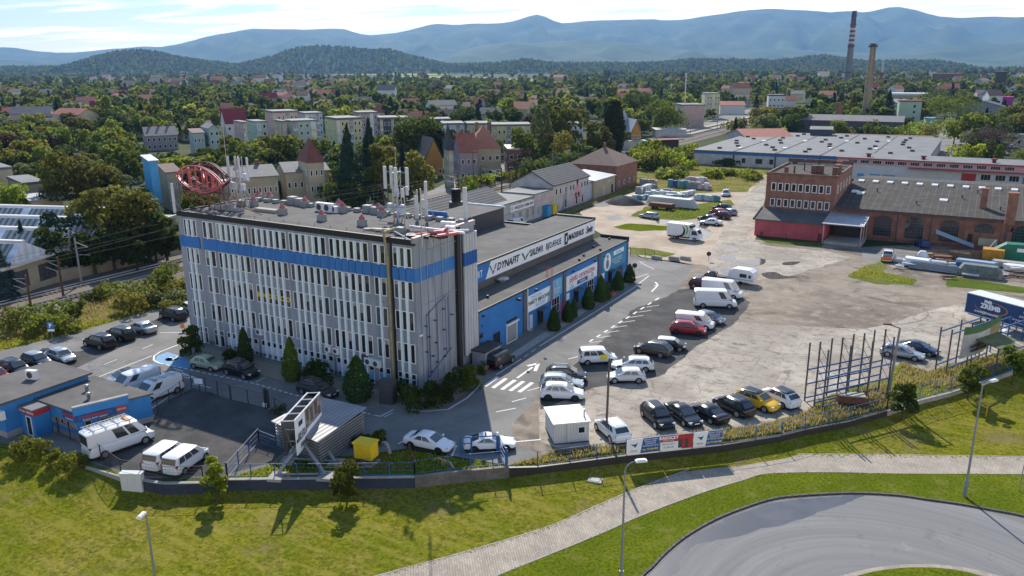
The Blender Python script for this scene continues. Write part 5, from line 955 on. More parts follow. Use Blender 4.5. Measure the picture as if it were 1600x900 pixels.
T_('small ivory house glimpsed behind the dark firs by the office antennas',578,592,240,7,9,'town_white','tile_rust','gable',3.5,2,2,.2,1)
T_('white house half hidden behind trees left of the poplar',886,913,194,9,10,'town_white','flat_roof','flat',.4,3,3,.1,2)
t=T_('ochre timber railway station with silver roofs',978,1010,207,6.5,15,'ochre','silver_roof','gablef',5.0,3,2,.35,3,name='railway_station',cat='station',chim=1)
r_=roofmesh('pyr',4,4,9,6,.4).build('turret_roof',MT['silver_roof'],t,(-1.5,9,0));part('turret','ochre',t,(-3.5,.5,9,13,5,9));part('porch_roof','tile_rust',t,(6.5,20,-2,4,3.2,3.5));part('porch_wall','brown_frame',t,(7,19,1,4,0,3.2));part('front_bay','dirty_white',t,(-7,3,-4,-.05,0,3.4));part('bay_roof','silver_roof',t,(-7.4,3.4,-4.4,-.05,3.4,3.6))
T_('long low platform canopy with a pale roof beside the station',1022,1076,203,3.6,8,'dirty_white','silver_roof','shed',.4,off=.25,name='platform_canopy',cat='canopy')
T_('blank lilac and peach block near the silver mast',1060,1108,165,12,18,'town_pink','flat_roof','flat',.6,off=.25,**BL)
T_('ochre grid-fronted office block behind the lilac block',1099,1128,147,15,14,'pale_yellow','flat_roof','flat',.6,6,4,.15,2,**BL)
T_('red-roofed hall right of the ochre grid block',1124,1166,165,6,16,'town_white','tile_red','gable',2.4,off=.1)
T_('white hall with a dark flat roof among poplars',1200,1228,150,9,14,'town_white','tile_black','flat',1.0,4,2,.1)
T_('small house with a red roof beside the white hall',1222,1244,157,5,9,'town_white','tile_red','gable',3.0)
T_('light green tower-like block with a column of windows, by the street of parked cars',1405,1442,159,13.5,9,'mint_green','tile_rust','flat',.7,0,0,.12)
tt=[o for o in COL.objects if o.get('label','').startswith('light green tower-like')][0]
for k in range(4):window(tt,(2.0,0,1.5+k*3.0),0,1.3,1.5,'white_paint','window_glass',pane=False)
part('lower_dado','mint',tt,(-5,7,-.05,-.005,0,4.2));part('side_block','mint_green',tt,(8.2,12.5,1,8,0,5));part('side_roof','cyan_sheet',tt,(8.0,12.8,.7,8.2,5,5.3))
T_('grey concrete hall behind the light green block',1389,1412,162,10,16,'dirty_white','tile_grey','shed',2.0,off=-.1)
T_('long hall with a bright white roof edge far behind the light green block',1392,1467,149,7,20,'beige','town_white','flat',1.6,off=.0)
T_('grey gabled office with a dark blue roof beyond the street',1496,1572,167,8.5,15,'town_grey','navy_wall','gablef',3.2,5,2,-.15,2)
T_('small magenta box building at the forest edge',1565,1583,152,7,8,'magenta','magenta','flat',.4,1,1)
T_('white garage row with dark doors at the far edge of the yard',1578,1650,212,4.5,24,'dirty_white','tile_grey','shed',.5,5,1,-.3,4)
T_('long brick works ruin far away above the trees',1457,1502,117,16,40,'dark_brick','tile_brown','flat',2,8,2)
T_('dark angular industrial tower far away on the plain',1556,1574,115,22,30,'stack_dark','stack_dark','flat',2,2,2)
T_('tiny white cottage beside the dark industrial tower',1560,1574,136,6,10,'town_white','tile_grey','flat',.6)
T_('low walled ruin overgrown beside the street',1500,1552,186,4,10,'dirty_white','concrete','shed',.4,4,1)
T_('yellow flat-roofed factory wing at the picture edge above the saw-tooth hall',-40,27,266,9,20,'cream','flat_roof','flat',.6,4,1,.2,name='factory_wing',cat='factory')
T_('yellow factory wing with a flat roof behind the lime birch',28,78,288,7,16,'cream','flat_roof','flat',.6,0,0,.2,name='factory_wing',cat='factory')
T_('low factory annex with a green sheet roof next to the saw-tooth hall',45,101,312,4.5,10,'beige','corrugated_grey','shed',.9,0,0,.2,name='factory_annex',cat='factory')
t=T_('narrow bright blue sheet-clad tower',229,250,252,12.5,6,'cyan_sheet','silver_roof','shed',.8,0,0,.25,name='clad_tower',cat='tower')
T_('old beige factory wing beside the blue tower',250,292,269,9,14,'beige','tile_brown','gable',1.2,4,2,.25,name='factory_wing',cat='factory')
T_('low open sheds with pale roofs left of the blue tower',205,229,265,4,14,'dirty_white','silver_roof','shed',.6,0,0,.25,name='open_shed',cat='shed')
T_('beige factory wing with tall windows behind the red rooftop sign',352,440,277,9,13,'beige','tile_grey','gable',1.8,9,2,.18,name='factory_wing',cat='factory',chim=2)
T_('old cream factory range between the autumn tree and the firs',440,520,268,9,13,'cream','tile_grey','gable',1.6,7,2,.18,name='factory_wing',cat='factory')
T_('cream tower with a rust-red pyramid roof',474,513,254,11.5,8,'cream','tile_rust','pyr',5.6,3,3,.3,2,name='factory_tower',cat='tower')
T_('long white glasshouse roofs behind the red rooftop sign',267,345,258,4,14,'dirty_white','skylight_white','gable',1.5,off=.2,name='glasshouse',cat='shed')
far=random.Random(5);CL=[((236,405),(108,134),44,'tiny house of the far cluster below the left wooded hill','houses below the left wooded hill'),((405,560),(114,158),40,'tiny house of the far cluster below the middle wooded hill','houses below the middle wooded hill'),((10,235),(114,185),34,'tiny house among the trees at the far left of the town','houses among the far left trees'),((560,860),(132,182),26,'small house between the trees behind the apartment blocks','houses behind the apartment blocks'),((870,1200),(118,156),24,'tiny house in the far woods behind the station','houses in the woods behind the station'),((1200,1600),(112,150),30,'tiny house in the woods around the chimneys','houses in the woods around the chimneys')]
for(xa,xb),(ya,yb),n,lb,gr in CL:
 for i in range(n):
  x=far.uniform(xa,xb);y=far.uniform(ya,yb);c=G(x,y,9.5);big=far.random()<.13;w_=far.uniform(14,24)if big else far.uniform(9,14);hh=10 if big else far.uniform(5,7)
  dist=(c-Vector(CAM)).length;sc=1.0 if dist<1200 else 1.15
  house('far_house',lb,'house',(c.x,c.y,0 if dist<700 else 2.5),VIEW-R90+far.uniform(-.6,.6),w_*sc,far.uniform(9,12)*sc,hh*sc,far.choice(['town_white','town_white','cream','town_pink','pale_yellow','town_white']),'flat_roof' if big and far.random()<.6 else far.choice(['tile_red','tile_orange','tile_maroon','tile_grey','tile_brown','tile_red']),'gable',far.uniform(2.5,4.5)*sc,3 if dist<900 else 2,2 if big else 1,group=gr)
  #saw-tooth factory
t=thing('sawtooth_factory','factory hall with white saw-tooth roof ridges beyond the railway','factory',(-84,9,0),math.radians(20))
part('wall','beige',t,(-62,6,-14,30,0,5.0))
for k,yr in enumerate((19.0,9.6,.2,-9.2)):
 m=MB();m.extr([(yr-3.6,5.0),(yr,8.1),(yr+5.6,5.1)],-62.2,6.2);rr=m.build('roof_ridge',MT['sheet_white'],t)
 m=MB();m.box(-62.3,6.3,yr-.35,yr+.4,8.0,8.22);m.build('ridge_cap',MT['town_white'],rr)
 m=MB()
 for j in range(6):
  x0=-61+j*11.3;m.quad((x0,yr-3.25,5.34),(x0+9.6,yr-3.25,5.34),(x0+9.6,yr-.5,7.71),(x0,yr-.5,7.71))
 m.build('roof_glazing',MT['saw_glass'],rr)
part('eave_strip','town_white',t,(6.2,6.6,-14.2,30.2,4.7,5.15))
for i in range(7):window(t,(6,-11+i*6.2,1.2),R90,4.0,2.6,'brown_frame','window_dim',pane=False,cross=(4,2))
t=thing('yard_wall','low beige wall along the railway in front of the saw-tooth factory','wall',(-77.5,0,0));part('wall_panel','beige',t,(0,.3,-40,90,0,1.9));part('coping','concrete',t,(-.05,.35,-40,90,1.9,2.0))
#blue shop on the left
mat('shop_blue',(.03,.20,.50),.65,.12,.8);mat('shop_grey',(.30,.28,.26),.8,.15,.6)
t=thing('door_shop','small blue and grey flat-roofed shop with red lettering, at the picture edge','shop',(0,0,0))
def band(x0,x1,y0,y1,zs):
 for z0,z1,mt in zs:part('wall_band',mt,t,(x0,x1,y0,y1,z0,z1))
zs=[(0,.55,'shop_grey'),(.55,1.0,'shop_blue'),(1.0,1.6,'shop_grey'),(1.6,2.75,'shop_blue')]
band(-27.6,-20.9,-24.0,-17.9,zs);
m=MB();m.prism([(-27.7,-24.15),(-20.75,-24.15),(-18.4,-17.7),(-27.7,-17.7)],2.76,2.92);m.build('roof',MT['roof_felt_dark'],t)
m=MB();m.prism([(-20.9,-24.0),(-19.9,-21.0),(-18.6,-17.9),(-20.9,-17.9)],0,.55);m.build('wall_band',MT['shop_grey'],t);m=MB();m.prism([(-20.9,-24.0),(-19.9,-21.0),(-18.6,-17.9),(-20.9,-17.9)],.55,2.755);m.build('wall_band',MT['shop_blue'],t)
m=MB();m.prism([(-20.98,-24.2),(-20.70,-24.3),(-19.0,-19.9),(-19.3,-19.8)],2.55,3.35);pp=m.build('parapet',MT['shop_blue'],t);m=MB();m.prism([(-21.03,-24.22),(-20.64,-24.33),(-18.95,-19.88),(-19.33,-19.76)],3.35,3.45);m.build('coping',MT['concrete'],t)
band(-33.6,-27.2,-27.0,-18.6,[(0,.6,'shop_grey'),(.6,3.4,'shop_blue')]);m=MB();m.prism([(-33.9,-27.3),(-26.9,-27.3),(-26.9,-18.3),(-33.9,-18.3)],3.41,3.6);m.build('upper_roof',MT['roof_felt_dark'],t)
band(-27.15,-24.9,-25.6,-24.05,[(0,2.1,'shop_blue'),(2.1,2.65,'red_paint')]);part('porch_roof','flat_roof',t,(-27.15,-24.8,-25.7,-24.1,2.66,2.8))
window(t,(-25.75,-25.6,.05),0,.85,1.95,'white_paint','window_glass','door');window(t,(-30.6,-27.0,.8),0,2.8,1.9,'white_paint','window_glass','window',(3,2));
for x in(-24.0,-23.1,-22.2):window(t,(x,-24.0,1.2),0,.45,.6,'shop_grey','window_glass')
ra=math.atan2(3.0,1.0)
for u,w_,hh in((.14,.6,.7),(.42,1.7,.6)):window(t,(-20.9+2.3*u+.02,-24.0+6.1*u,1.1),math.atan2(6.1,2.3),w_,hh,'shop_grey','window_glass')
m=MB();m.box(-22.9,-20.75,-24.09,-24.0,1.9,2.6);sb=m.build('sign_board',MT['ink_blue'],t);text('HORMANN',.36,MT['ink_red'],sb,(-21.8,-24.1,2.32),(R90,0,0),bold=.02);text('bramy drzwi',.22,MT['ink_white'],sb,(-21.8,-24.1,2.03),(R90,0,0))
an=math.atan2(4.4,1.7);c_=Vector((-20.2,-22.75,2.25));m=MB();m.ob((-20.28,-22.56,2.12),(2.9,.1,.6),an);m.build('sign_board',MT['ink_blue'],t);nv=Vector((math.sin(an),-math.cos(an),0))*.09
text('HORMANN',.4,MT['ink_red'],sb,Vector((-20.26,-22.57,2.22))+nv,(R90,0,an),bold=.02);text('bramy drzwi nap\u0119dy',.25,MT['ink_white'],sb,Vector((-20.26,-22.57,1.96))+nv,(R90,0,an));m=MB();m.ob((-19.5,-20.45,2.15),(.9,.1,.6),an);m.build('sign_board',MT['red_paint'],t);text('OKNA',.28,MT['ink_white'],sb,Vector((-19.48,-20.46,2.15))+nv,(R90,0,an))
text('OKNA  DRZWI',.34,MT['ink_white'],sb,(-26.0,-25.62,2.37),(R90,0,0))
ac((-30.5,-22.0,3.6),.3,'grey-white air conditioner standing on the blue shop roof',1.3);ac((-27.35,-26.98,2.0),0,'white air conditioner hung at the corner of the blue shop porch',1.2)
for x,y in((-24.5,-20.5),(-22.5,-21.6)):m=MB();m.lathe([(.16,0),(.16,.45),(.26,.46),(.22,.62),(0,.66)],10,(x,y,2.92));m.build('roof_pipe',MT['galvanised'],t)
#slatted shed and yellow box
t=thing('slatted_shed','low shed with grey slatted sides and a pale sheet roof behind the tilted billboard','shed',(0,0,0));sh=[(-4.2,-15.8),(1.9,-16.8),(1.3,-10.3),(-3.8,-10.6)]
m=MB()
for k in range(9):
 z=.12+k*.27
 for a_,b2 in zip(sh,sh[1:]+sh[:1]):d_=Vector((b2[0]-a_[0],b2[1]-a_[1],0));m.ob(((a_[0]+b2[0])/2,(a_[1]+b2[1])/2,z),(d_.length,.05,.16),math.atan2(d_.y,d_.x))
m.build('slat_wall',MT['galvanised'],t);m=MB();m.prism([(-4.0,-15.6),(1.75,-16.5),(1.15,-10.5),(-3.7,-10.8)],.02,2.3);m.build('inner_wall',MT['dark_grey_metal'],t);stripemat('shed_roof',(.33,.33,.335),(.25,.25,.255),.5,0,.5,.1);m=MB();m.prism([(-4.5,-16.0),(2.1,-17.1),(1.5,-10.1),(-4.0,-10.4)],[2.40,2.40,2.75,2.75],[2.52,2.52,2.87,2.87]);m.build('roof',MT['shed_roof'],t)
b=G(573,722);t=thing('gas_cabinet','yellow gas cabinet on a stand inside the fence','cabinet',b,.15);part('body','yellow_paint',t,(-.85,.85,-.6,.6,.55,1.9));part('lid','yellow_paint',t,(-.95,.95,-.7,.7,1.9,2.0));part('door','yellow_paint',t,(-.78,-.02,-.64,-.6,.65,1.8));part('door','yellow_paint',t,(.02,.78,-.64,-.6,.65,1.8));part('stand','dark_grey_metal',t,(-.75,-.6,-.5,.5,0,.55),(.6,.75,-.5,.5,0,.55));part('base','concrete',t,(-1.0,1.0,-.8,.7,0,.1))
b=G(888,690);t=thing('site_cabin','off-white flat-roofed site cabin by the entrance drive','cabin',(0,0,0));q=[G(866,695),G(920,690),G(922,668),G(856,669)];q=[(p.x,p.y)for p in q]
ca=q[0];u_=Vector((q[1][0]-q[0][0],q[1][1]-q[0][1],0));L_=u_.length;t.location=(ca[0],ca[1],0);t.rotation_euler=(0,0,math.atan2(u_.y,u_.x));part('wall','town_white',t,(0,L_,0,3.6,.1,1.95));part('roof','skylight_white',t,(-.15,L_+.15,-.15,3.75,1.95,2.08));window(t,(L_*.78,0,.9),0,.7,.7,'white_paint','window_glass');part('corner_post','dirty_white',t,(L_*.33,L_*.37,-.04,0,.1,1.95));part('floor_beam','dark_grey_metal',t,(-.03,L_+.03,-.03,3.63,0,.1));m=MB()
for i in range(12):x=L_*(i+.5)/12;m.box(x-.015,x+.015,-.022,0,.12,1.93)
for i in range(9):m.box(L_,L_+.022,.2+i*.4,.23+i*.4,.12,1.93)
m.build('panel_seam',MT['dirty_white'],t);m=MB();m.tube((L_-.2,1,2.0),(L_-.2,1,2.8),.08,8);m.build('flue',MT['galvanised'],t)
#vehicles
mat('tyre',(.014,.014,.015),.85,.1,3);mat('rim',(.38,.39,.40),.35,.1,3,.7);mat('rim_dark',(.04,.04,.042),.4,.1,3,.5);mat('car_glass',(.040,.047,.050),.04,0,spec=.9);mat('car_trim',(.018,.018,.02),.55,0);mat('head_lamp',(.62,.64,.66),.12,0,spec=.6);mat('tail_lamp',(.30,.012,.012),.2,0,spec=.6);mat('plate',(.75,.75,.73),.5,0);mat('orange_lamp',(.8,.28,.02),.3,0)
def paint(nm,c,metal=.0):return mat('paint_'+nm,c,.22,0,metal=metal,spec=.55)
PC={k:paint(k,*v)for k,v in dict(white=((.74,.75,.76),),pearl=((.66,.67,.67),),black=((.008,.008,.010),),darkgrey=((.035,.038,.042),.3),silver=((.42,.43,.44),.5),grey=((.17,.18,.19),.4),green=((.30,.38,.26),.2),red=((.32,.018,.02),),darkred=((.10,.012,.016),),brown=((.10,.085,.07),.3),blue=((.02,.05,.16),.1),yellow=((.70,.42,.01),),mint=((.42,.47,.46),.2),navy=((.012,.02,.05),.1),orange=((.75,.16,.02),)).items()}
CT=dict(hatch=(4.15,1.78,1.47,.86,.96,.95,1.22,.28,-1.30,-1.98,1.32,-1.27,.335,((.16,.46),(.50,.82))),sedan=(4.70,1.84,1.43,.84,.95,1.03,1.18,.20,-.85,-1.78,1.44,-1.40,.345,((.15,.47),(.51,.82))),coupe=(4.65,1.85,1.37,.80,.92,.98,1.05,.05,-.70,-1.85,1.42,-1.38,.345,((.16,.55),(.58,.78))),wagon=(4.75,1.84,1.48,.85,.97,.98,1.22,.28,-1.70,-2.28,1.44,-1.42,.345,((.13,.36),(.39,.64),(.67,.90))),suv=(4.55,1.88,1.66,.98,1.12,1.12,1.25,.36,-1.50,-2.18,1.36,-1.36,.375,((.13,.38),(.41,.67),(.70,.88))),mini=(3.85,1.74,1.43,.90,.97,.97,1.02,.42,-1.38,-1.84,1.24,-1.20,.33,((.10,.49),(.54,.88))),jeep=(4.2,1.80,1.82,1.10,1.15,1.15,.85,.62,-1.90,-2.06,1.22,-1.30,.38,((.06,.34),(.38,.64),(.68,.95))),minivan=(4.4,1.86,1.82,1.00,1.10,1.10,1.55,.62,-1.90,-2.18,1.37,-1.38,.335,((.18,.41),(.44,.68),(.71,.92))),panel=(5.0,1.96,1.97,1.06,1.16,1.16,1.95,1.0,-2.35,-2.47,1.62,-1.50,.345,((.13,.33),)),van=(5.9,2.06,2.55,1.16,1.30,1.30,2.32,1.35,-2.85,-2.94,1.87,-1.75,.37,((.12,.28),)),vanw=(5.9,2.06,2.55,1.16,1.30,1.30,2.32,1.35,-2.85,-2.94,1.87,-1.75,.37,((.12,.28),(.32,.53))),pickup=(5.2,1.90,1.78,1.05,1.12,1.05,1.05,.35,-.55,-.85,1.62,-1.55,.39,((.10,.48),(.53,.90))))
def loop8(x0,x1,w,z,c):return[(x1-c,-w,z),(x1,-w+c,z),(x1,w-c,z),(x1-c,w,z),(x0+c,w,z),(x0,w-c,z),(x0,-w+c,z),(x0+c,-w,z)]
def layers(m,Ls,mi=0,smooth=False,top=True):
 vs=[v for l in Ls for v in l];n=8
 m.add(vs,[(j*n+i,j*n+(i+1)%n,(j+1)*n+(i+1)%n,(j+1)*n+i)for j in range(len(Ls)-1)for i in range(n)],mi,smooth)
 if top:m.add(Ls[-1],[tuple(range(n))],mi)
def car(kind,colour,px,front,label,group=None,roof=None,rims='rim',name=None,rack=0,z=0.0,wrap=None):
 L_,W,H,hz_,bz,tz,xa,xb,xc,xd,wf,wr_,r,wins=CT[kind];w=W/2
 p=G(px[0],px[1],z);q=G(front[0],front[1],z);rz=math.atan2(q.y-p.y,q.x-p.x)
 nm=name or('van' if kind in('van','vanw','panel')else 'pickup_truck' if kind=='pickup' else 'parked_car')
 cat_='van' if 'van'==nm else 'pickup' if kind=='pickup' else 'car'
 t=thing(nm,label,cat_,p,rz,group);B=PC[colour];T=MT['car_trim'];hl=L_/2
 st=[(hl,.36,hz_*.55,.62),(hl-.07,.24,hz_*.70,.76),(hl-.22,.20,hz_*.82,.88),(hl-.50,.20,hz_*.92,.96),(wf-.1,.24,hz_*.98,1),(xa,.24,bz,1),(0,.24,bz,1),(xd+.25,.24,bz+.01,1),(max(xd-.05,-hl+.35),.24,tz,.985),(-hl+.18,.24,tz*.97,.95),(-hl+.05,.26,tz*.90,.88),(-hl,.34,tz*.72,.80)]
 m=MB();rings=[]
 for x,zl,zt,s in st:k=w*s;rings.append([(x,-k*.88,zl),(x,-k,zl+.16),(x,-k*1.0,zt*.62),(x,-k*.97,zt-.10),(x,-k*.86,zt),(x,k*.86,zt),(x,k*.97,zt-.10),(x,k,zt*.62),(x,k,zl+.16),(x,k*.88,zl)])
 n=10;m.add([v for rg in rings for v in rg],[(j*n+i,(j+1)*n+i,(j+1)*n+(i+1)%n,j*n+(i+1)%n)for j in range(len(st)-1)for i in range(n)],0,False);m.add(rings[0],[tuple(range(n))[::-1]]);m.add(rings[-1],[tuple(range(n))])
 body=m.build('body',B,t);body.data.polygons.foreach_set('use_smooth',[True]*len(body.data.polygons));sb_=body.modifiers.new('round','SUBSURF');sb_.levels=2;sb_.render_levels=2
 wb,wt=w*.90,w*.74 if kind not in('van','vanw','panel','jeep','minivan')else w*.86
 m=MB();L0=loop8(xd,xa,wb,bz-.03,.20);L1=loop8(xc-.10,xb+.12,wt,H-.10,.16);L2=loop8(xc+.04,xb-.04,wt-.10,H-.03,.16);L3=loop8(xc+.28,xb-.30,wt-.26,H+.01,.16)
 layers(m,[L0,L1],top=False);m.build('cabin',B,t)
 m=MB();layers(m,[L1,L2,L3],smooth=True);m.build('roof',PC[roof]if roof else B,t)
 def side(sg,s0,s1,t0=.12,t1=.93):
  pt=lambda s,u:((xa-.10-(xa-xd-.2)*s)*(1-u)+(xb-(xb-xc)*s)*u,sg*((wb*(1-u)+wt*u)+.012),bz-.03+(H-.10-bz+.03)*u)
  v=[pt(s0,t0),pt(s1,t0),pt(s1,t1),pt(s0,t1)];m=MB();m.add(v,[(0,1,2,3)]if sg>0 else[(3,2,1,0)]);m.build('side_window',MT['car_glass'],t)
 for s0,s1 in wins:
  for sg in(1,-1):side(sg,s0,s1)
 def endglass(x0,x1,nm_,sg,t0=.10,t1=.94):
  pt=lambda y,u:(x0*(1-u)+x1*u+sg*.014,y*((wb-.16)*(1-u)+(wt-.10)*u),bz-.03+(H-.07-bz)*u+.006)
  v=[pt(-1,t0),pt(1,t0),pt(1,t1),pt(-1,t1)];m=MB();m.add(v,[(0,1,2,3)]if sg>0 else[(3,2,1,0)]);m.build(nm_,MT['car_glass'],t)
 endglass(xa,xb+.12,'windscreen',1)
 if kind=='van':
  m=MB();m.box(xd-.04,xd-.02,-.6,-.06,1.5,2.1);m.box(xd-.04,xd-.02,.06,.6,1.5,2.1);m.build('rear_window',MT['car_glass'],t)
 else:endglass(xd,xc-.10,'rear_window',-1,.15,.88)
 for x in(wf,wr_):
  for sg in(1,-1):
   m=MB();y=sg*(w-.085);m.tube((x,y-.105,r),(x,y+.105,r),r,16);wh=m.build('wheel',MT['tyre'],t)
   m=MB();m.tube((x,y+sg*.09,r),(x,y+sg*.113,r),r*.66,12);m.build('rim',MT[rims],wh)
 m=MB()
 for x in(wf,wr_):
  for sg in(1,-1):y=sg*(w+.004);c=[(x+(r+.07)*math.cos(PI*i/12),y,r*.9+(r+.07)*math.sin(PI*i/12))for i in range(13)];m.add(c,[tuple(range(13))if sg<0 else tuple(range(13))[::-1]])
 m.build('wheel_arch',T,t)
 m=MB();m.box(-hl+.12,hl-.15,-w*.86,w*.86,.16,.25);m.build('underbody',T,t)
 for sg in(1,-1):
  m=MB();m.ob((hl-.25,sg*w*.64,hz_*.70),(.30,w*.36,.14),sg*-.42);m.build('headlight',MT['head_lamp'],t)
  m=MB();hh=.55 if kind in('van','vanw','panel','minivan','jeep')else .18;m.ob((-hl+.15,sg*w*.75,tz*.78),(.16,w*.26,hh));m.build('tail_light',MT['tail_lamp'],t)
  m=MB();m.ob((xa-.28,sg*(w+.03),bz+.06),(.13,.20,.13));m.build('mirror',B if kind not in('van','vanw')else T,t)
 m=MB();m.ob((hl-.10,0,hz_*.52),(.10,w*.8,.20));m.ob((hl-.13,0,.36),(.12,w*1.2,.12));m.build('grille',T,t)
 m=MB();m.ob((hl-.02,0,.48),(.03,.52,.11));m.ob((-hl+.02,0,.62),(.03,.52,.11));m.build('number_plate',MT['plate'],t)
 if kind in('suv','wagon')or rack==1:
  m=MB()
  for sg in(1,-1):m.path([(xb-.2,sg*(wt-.14),H+.05),(xc+.15,sg*(wt-.14),H+.05)],.025,4)
  m.build('roof_rail',T if rims!='rim' else MT['rim'],t)
 if kind=='pickup':
  m=MB();m.box(-2.35,-.95,-.72,.72,1.03,1.115);m.build('load_bed',T,t)
  m=MB();m.path([(-.95,-.7,1.1),(-.95,-.6,1.65),(-.95,.6,1.65),(-.95,.7,1.1)],.05,5);m.build('roll_bar',T,t)
 if rack==2:
  m=MB()
  for k in range(4):x=xb-.4-k*1.05;m.box(x-.04,x+.04,-.8,.8,H+.08,H+.13);
  m.path([(xb-.2,.75,H+.2),(xc+.1,.75,H+.2)],.04,5);m.path([(xb-.2,.35,H+.2),(xc+.1,.35,H+.2)],.04,5);m.path([(xb-.2,-.75,H+.2),(xc+.1,-.75,H+.2)],.04,5)
  for k in range(12):x=xc+.3+k*.3;m.path([(x,.35,H+.2),(x,.75,H+.2)],.02,4)
  m.build('roof_rack',MT['galvanised'],t);m=MB();m.box(xb-.7,xb-.45,-.5,.5,H+.02,H+.14);m.build('beacon',MT['orange_lamp'],t)
 return t
GL_='cars parked in the row along the railway verge';GF='cars parked along the office front';GR='cars parked on the dark gravel lot';GN='cars parked along the boundary fence';GY='vehicles in the van yard';GM='cars parked by the grass island in the far yard'
C=[('hatch','silver',(97,563),(114,569),'silver hatchback with its bonnet towards the road, next to the blue shop roof',GL_),('hatch','navy',(58,569),(76,575),'dark car with a white-silver roof partly hidden by the blue shop roof',GL_,dict(roof='silver')),('suv','black',(24,584),(44,590),'black estate at the shop roof, second from the picture edge',GL_),('hatch','red',(-6,594),(14,600),'red car whose corner shows at the picture edge behind the shop',GL_),('suv','black',(156,541),(132,535),'black SUV with tail to the road, nearer one of the two black ones',GL_),('suv','black',(188,529),(164,523),'black SUV between the other black SUV and the silver saloon',GL_,dict(roof='darkgrey')),('sedan','silver',(222,518),(198,512),'silver saloon parked alone on the verge strip',GL_),('suv','black',(271,498),(247,491),'black SUV at the corner of the office building',GL_),('hatch','white',(297,486),(285,480),'white car peeping out behind the office corner',GL_),('sedan','silver',(196,597),(172,604),'silver-white saloon behind the blue shop roof',GY,dict(roof='black')),('panel','white',(214,606),(190,614),'small white van between the saloon and the rack van behind the shop',GY),('panel','white',(249,619),(225,628),'white van with a long roof rack parked behind the blue shop',GY,dict(rack=2)),('vanw','white',(188,700),(222,688),'large white high-roof van with a ladder rack and orange beacon',GY,dict(rack=2)),('minivan','white',(262,722),(285,706),'white minivan in the gap between the big van and its twin',GY),('minivan','white',(292,728),(316,711),'white minivan nearest the boundary wall',GY),('hatch','green',(325,575),(345,579),'pale green hatchback in front of the office',GF),('suv','black',(378,586),(400,592),'black SUV with silver window frames beside the pale green hatchback',GF),('wagon','darkgrey',(497,616),(520,622),'dark estate car in the shade between two office cypresses',GF),('jeep','black',(782,570),(798,561),'boxy dark old off-roader beside the blue hall wall',None,dict(roof='darkgrey')),('sedan','white',(671,699),(694,704),'white saloon stopped at the drive entrance near the yellow cabinet',None,dict(rims='rim_dark')),('coupe','white',(765,700),(792,699),'white coupe parked behind the blue gate',None,dict(rims='rim_dark')),('suv','darkgrey',(884,594),(910,595),'dark grey SUV, uppermost of the three cars nearest the zebra crossing',GR),('wagon','mint',(877,605),(903,606),'pale silver-green estate squeezed between a dark and a white SUV',GR),('suv','white',(878,622),(905,623),'white SUV with black wheels at the near end of the gravel lot',GR,dict(rims='rim_dark')),('minivan','white',(934,566),(958,565),'white minivan with a yellow sticker on its door',GR),('wagon','white',(988,577),(962,576),'white estate with a glass roof facing the hall',GR),('hatch','pearl',(978,595),(950,595),'white hatchback beside the bare wooden pole',GR),('suv','brown',(1020,553),(996,548),'brown SUV on the gravel lot',GR),('mini','black',(1047,545),(1066,547),'small black car with a white roof behind the brown SUV',GR,dict(roof='white')),('suv','red',(1075,521),(1098,523),'red SUV in front of a white van',GR,dict(rims='rim_dark')),('panel','white',(1085,511),(1110,514),'white delivery van directly behind the red SUV',GR),('hatch','grey',(1108,503),(1122,506),'dark grey hatchback behind the delivery van',GR),('van','white',(1117,479),(1145,480),'long white panel van at the far end of the gravel lot',GR),('van','white',(1128,463),(1152,466),'white van behind the long white panel van',GR),('suv','darkred',(1100,450),(1116,452),'dark red SUV between a white van and a black pickup',GR),('pickup','black',(1110,440),(1086,438),'black pickup beside the white caravan',GR),('suv','white',(956,680),(938,664),'white car beside the white site cabin',GN),('suv','black',(1027,659),(1037,668),'black hatchback facing the fence, first after the white car',GN),('sedan','darkgrey',(1067,655),(1080,664),'dark grey car facing the fence, next to the black hatchback',GN),('sedan','black',(1104,652),(1084,642),'black saloon with its tail to the fence',GN),('suv','black',(1145,642),(1124,632),'large black SUV beside the yellow car',GN),('suv','yellow',(1182,635),(1203,642),'yellow car with a black roof',GN,dict(roof='black')),('suv','white',(1216,629),(1194,619),'white car with a black glass roof at the end of the fence row',GN,dict(roof='black')),('wagon','silver',(1409,558),(1432,562),'silver people carrier near the rusty rack frames',None),('sedan','navy',(1434,551),(1453,555),'dark blue saloon behind the silver people carrier',None),('hatch','blue',(1440,386),(1428,380),'bright blue hatchback in front of the arched brick hall',None),('pickup','white',(1387,406),(1390,399),'white pickup with an orange tailgate at the end of the scrap row',None),('wagon','silver',(1014,341),(1000,339),'silver estate alone on the sandy yard',None),('sedan','white',(1110,351),(1094,350),'white saloon by the large puddle, nearest of its cluster',GM),('sedan','navy',(1106,345),(1092,343),'dark blue saloon behind the white one at the puddle',GM),('suv','darkred',(1126,341),(1112,339),'dark SUV with a red tail in the middle of the cluster',GM),('hatch','red',(1121,335),(1107,333),'red hatchback in the cluster by the grass island',GM),('hatch','silver',(1139,335),(1126,332),'silver-grey car behind the red hatchback',GM),('suv','black',(1128,329),(1114,327),'black SUV farthest back in the cluster',GM),('suv','silver',(1134,306),(1131,311),'silver-blue car near the pallet stacks',None),('sedan','silver',(849,328),(860,325),'silver saloon on the service road beside the blue bin hut',None),('hatch','darkred',(774,271),(786,270),'dark red car on the road by the villas',None),('hatch','darkred',(795,350),(806,347),'maroon car half hidden behind the hall roof',None),('panel','white',(808,354),(822,350),'white van with just its top showing over the hall roof',None)]
for i,c in enumerate(C):
 k=c[6]if len(c)>6 else{};car(*c[:6],**k)
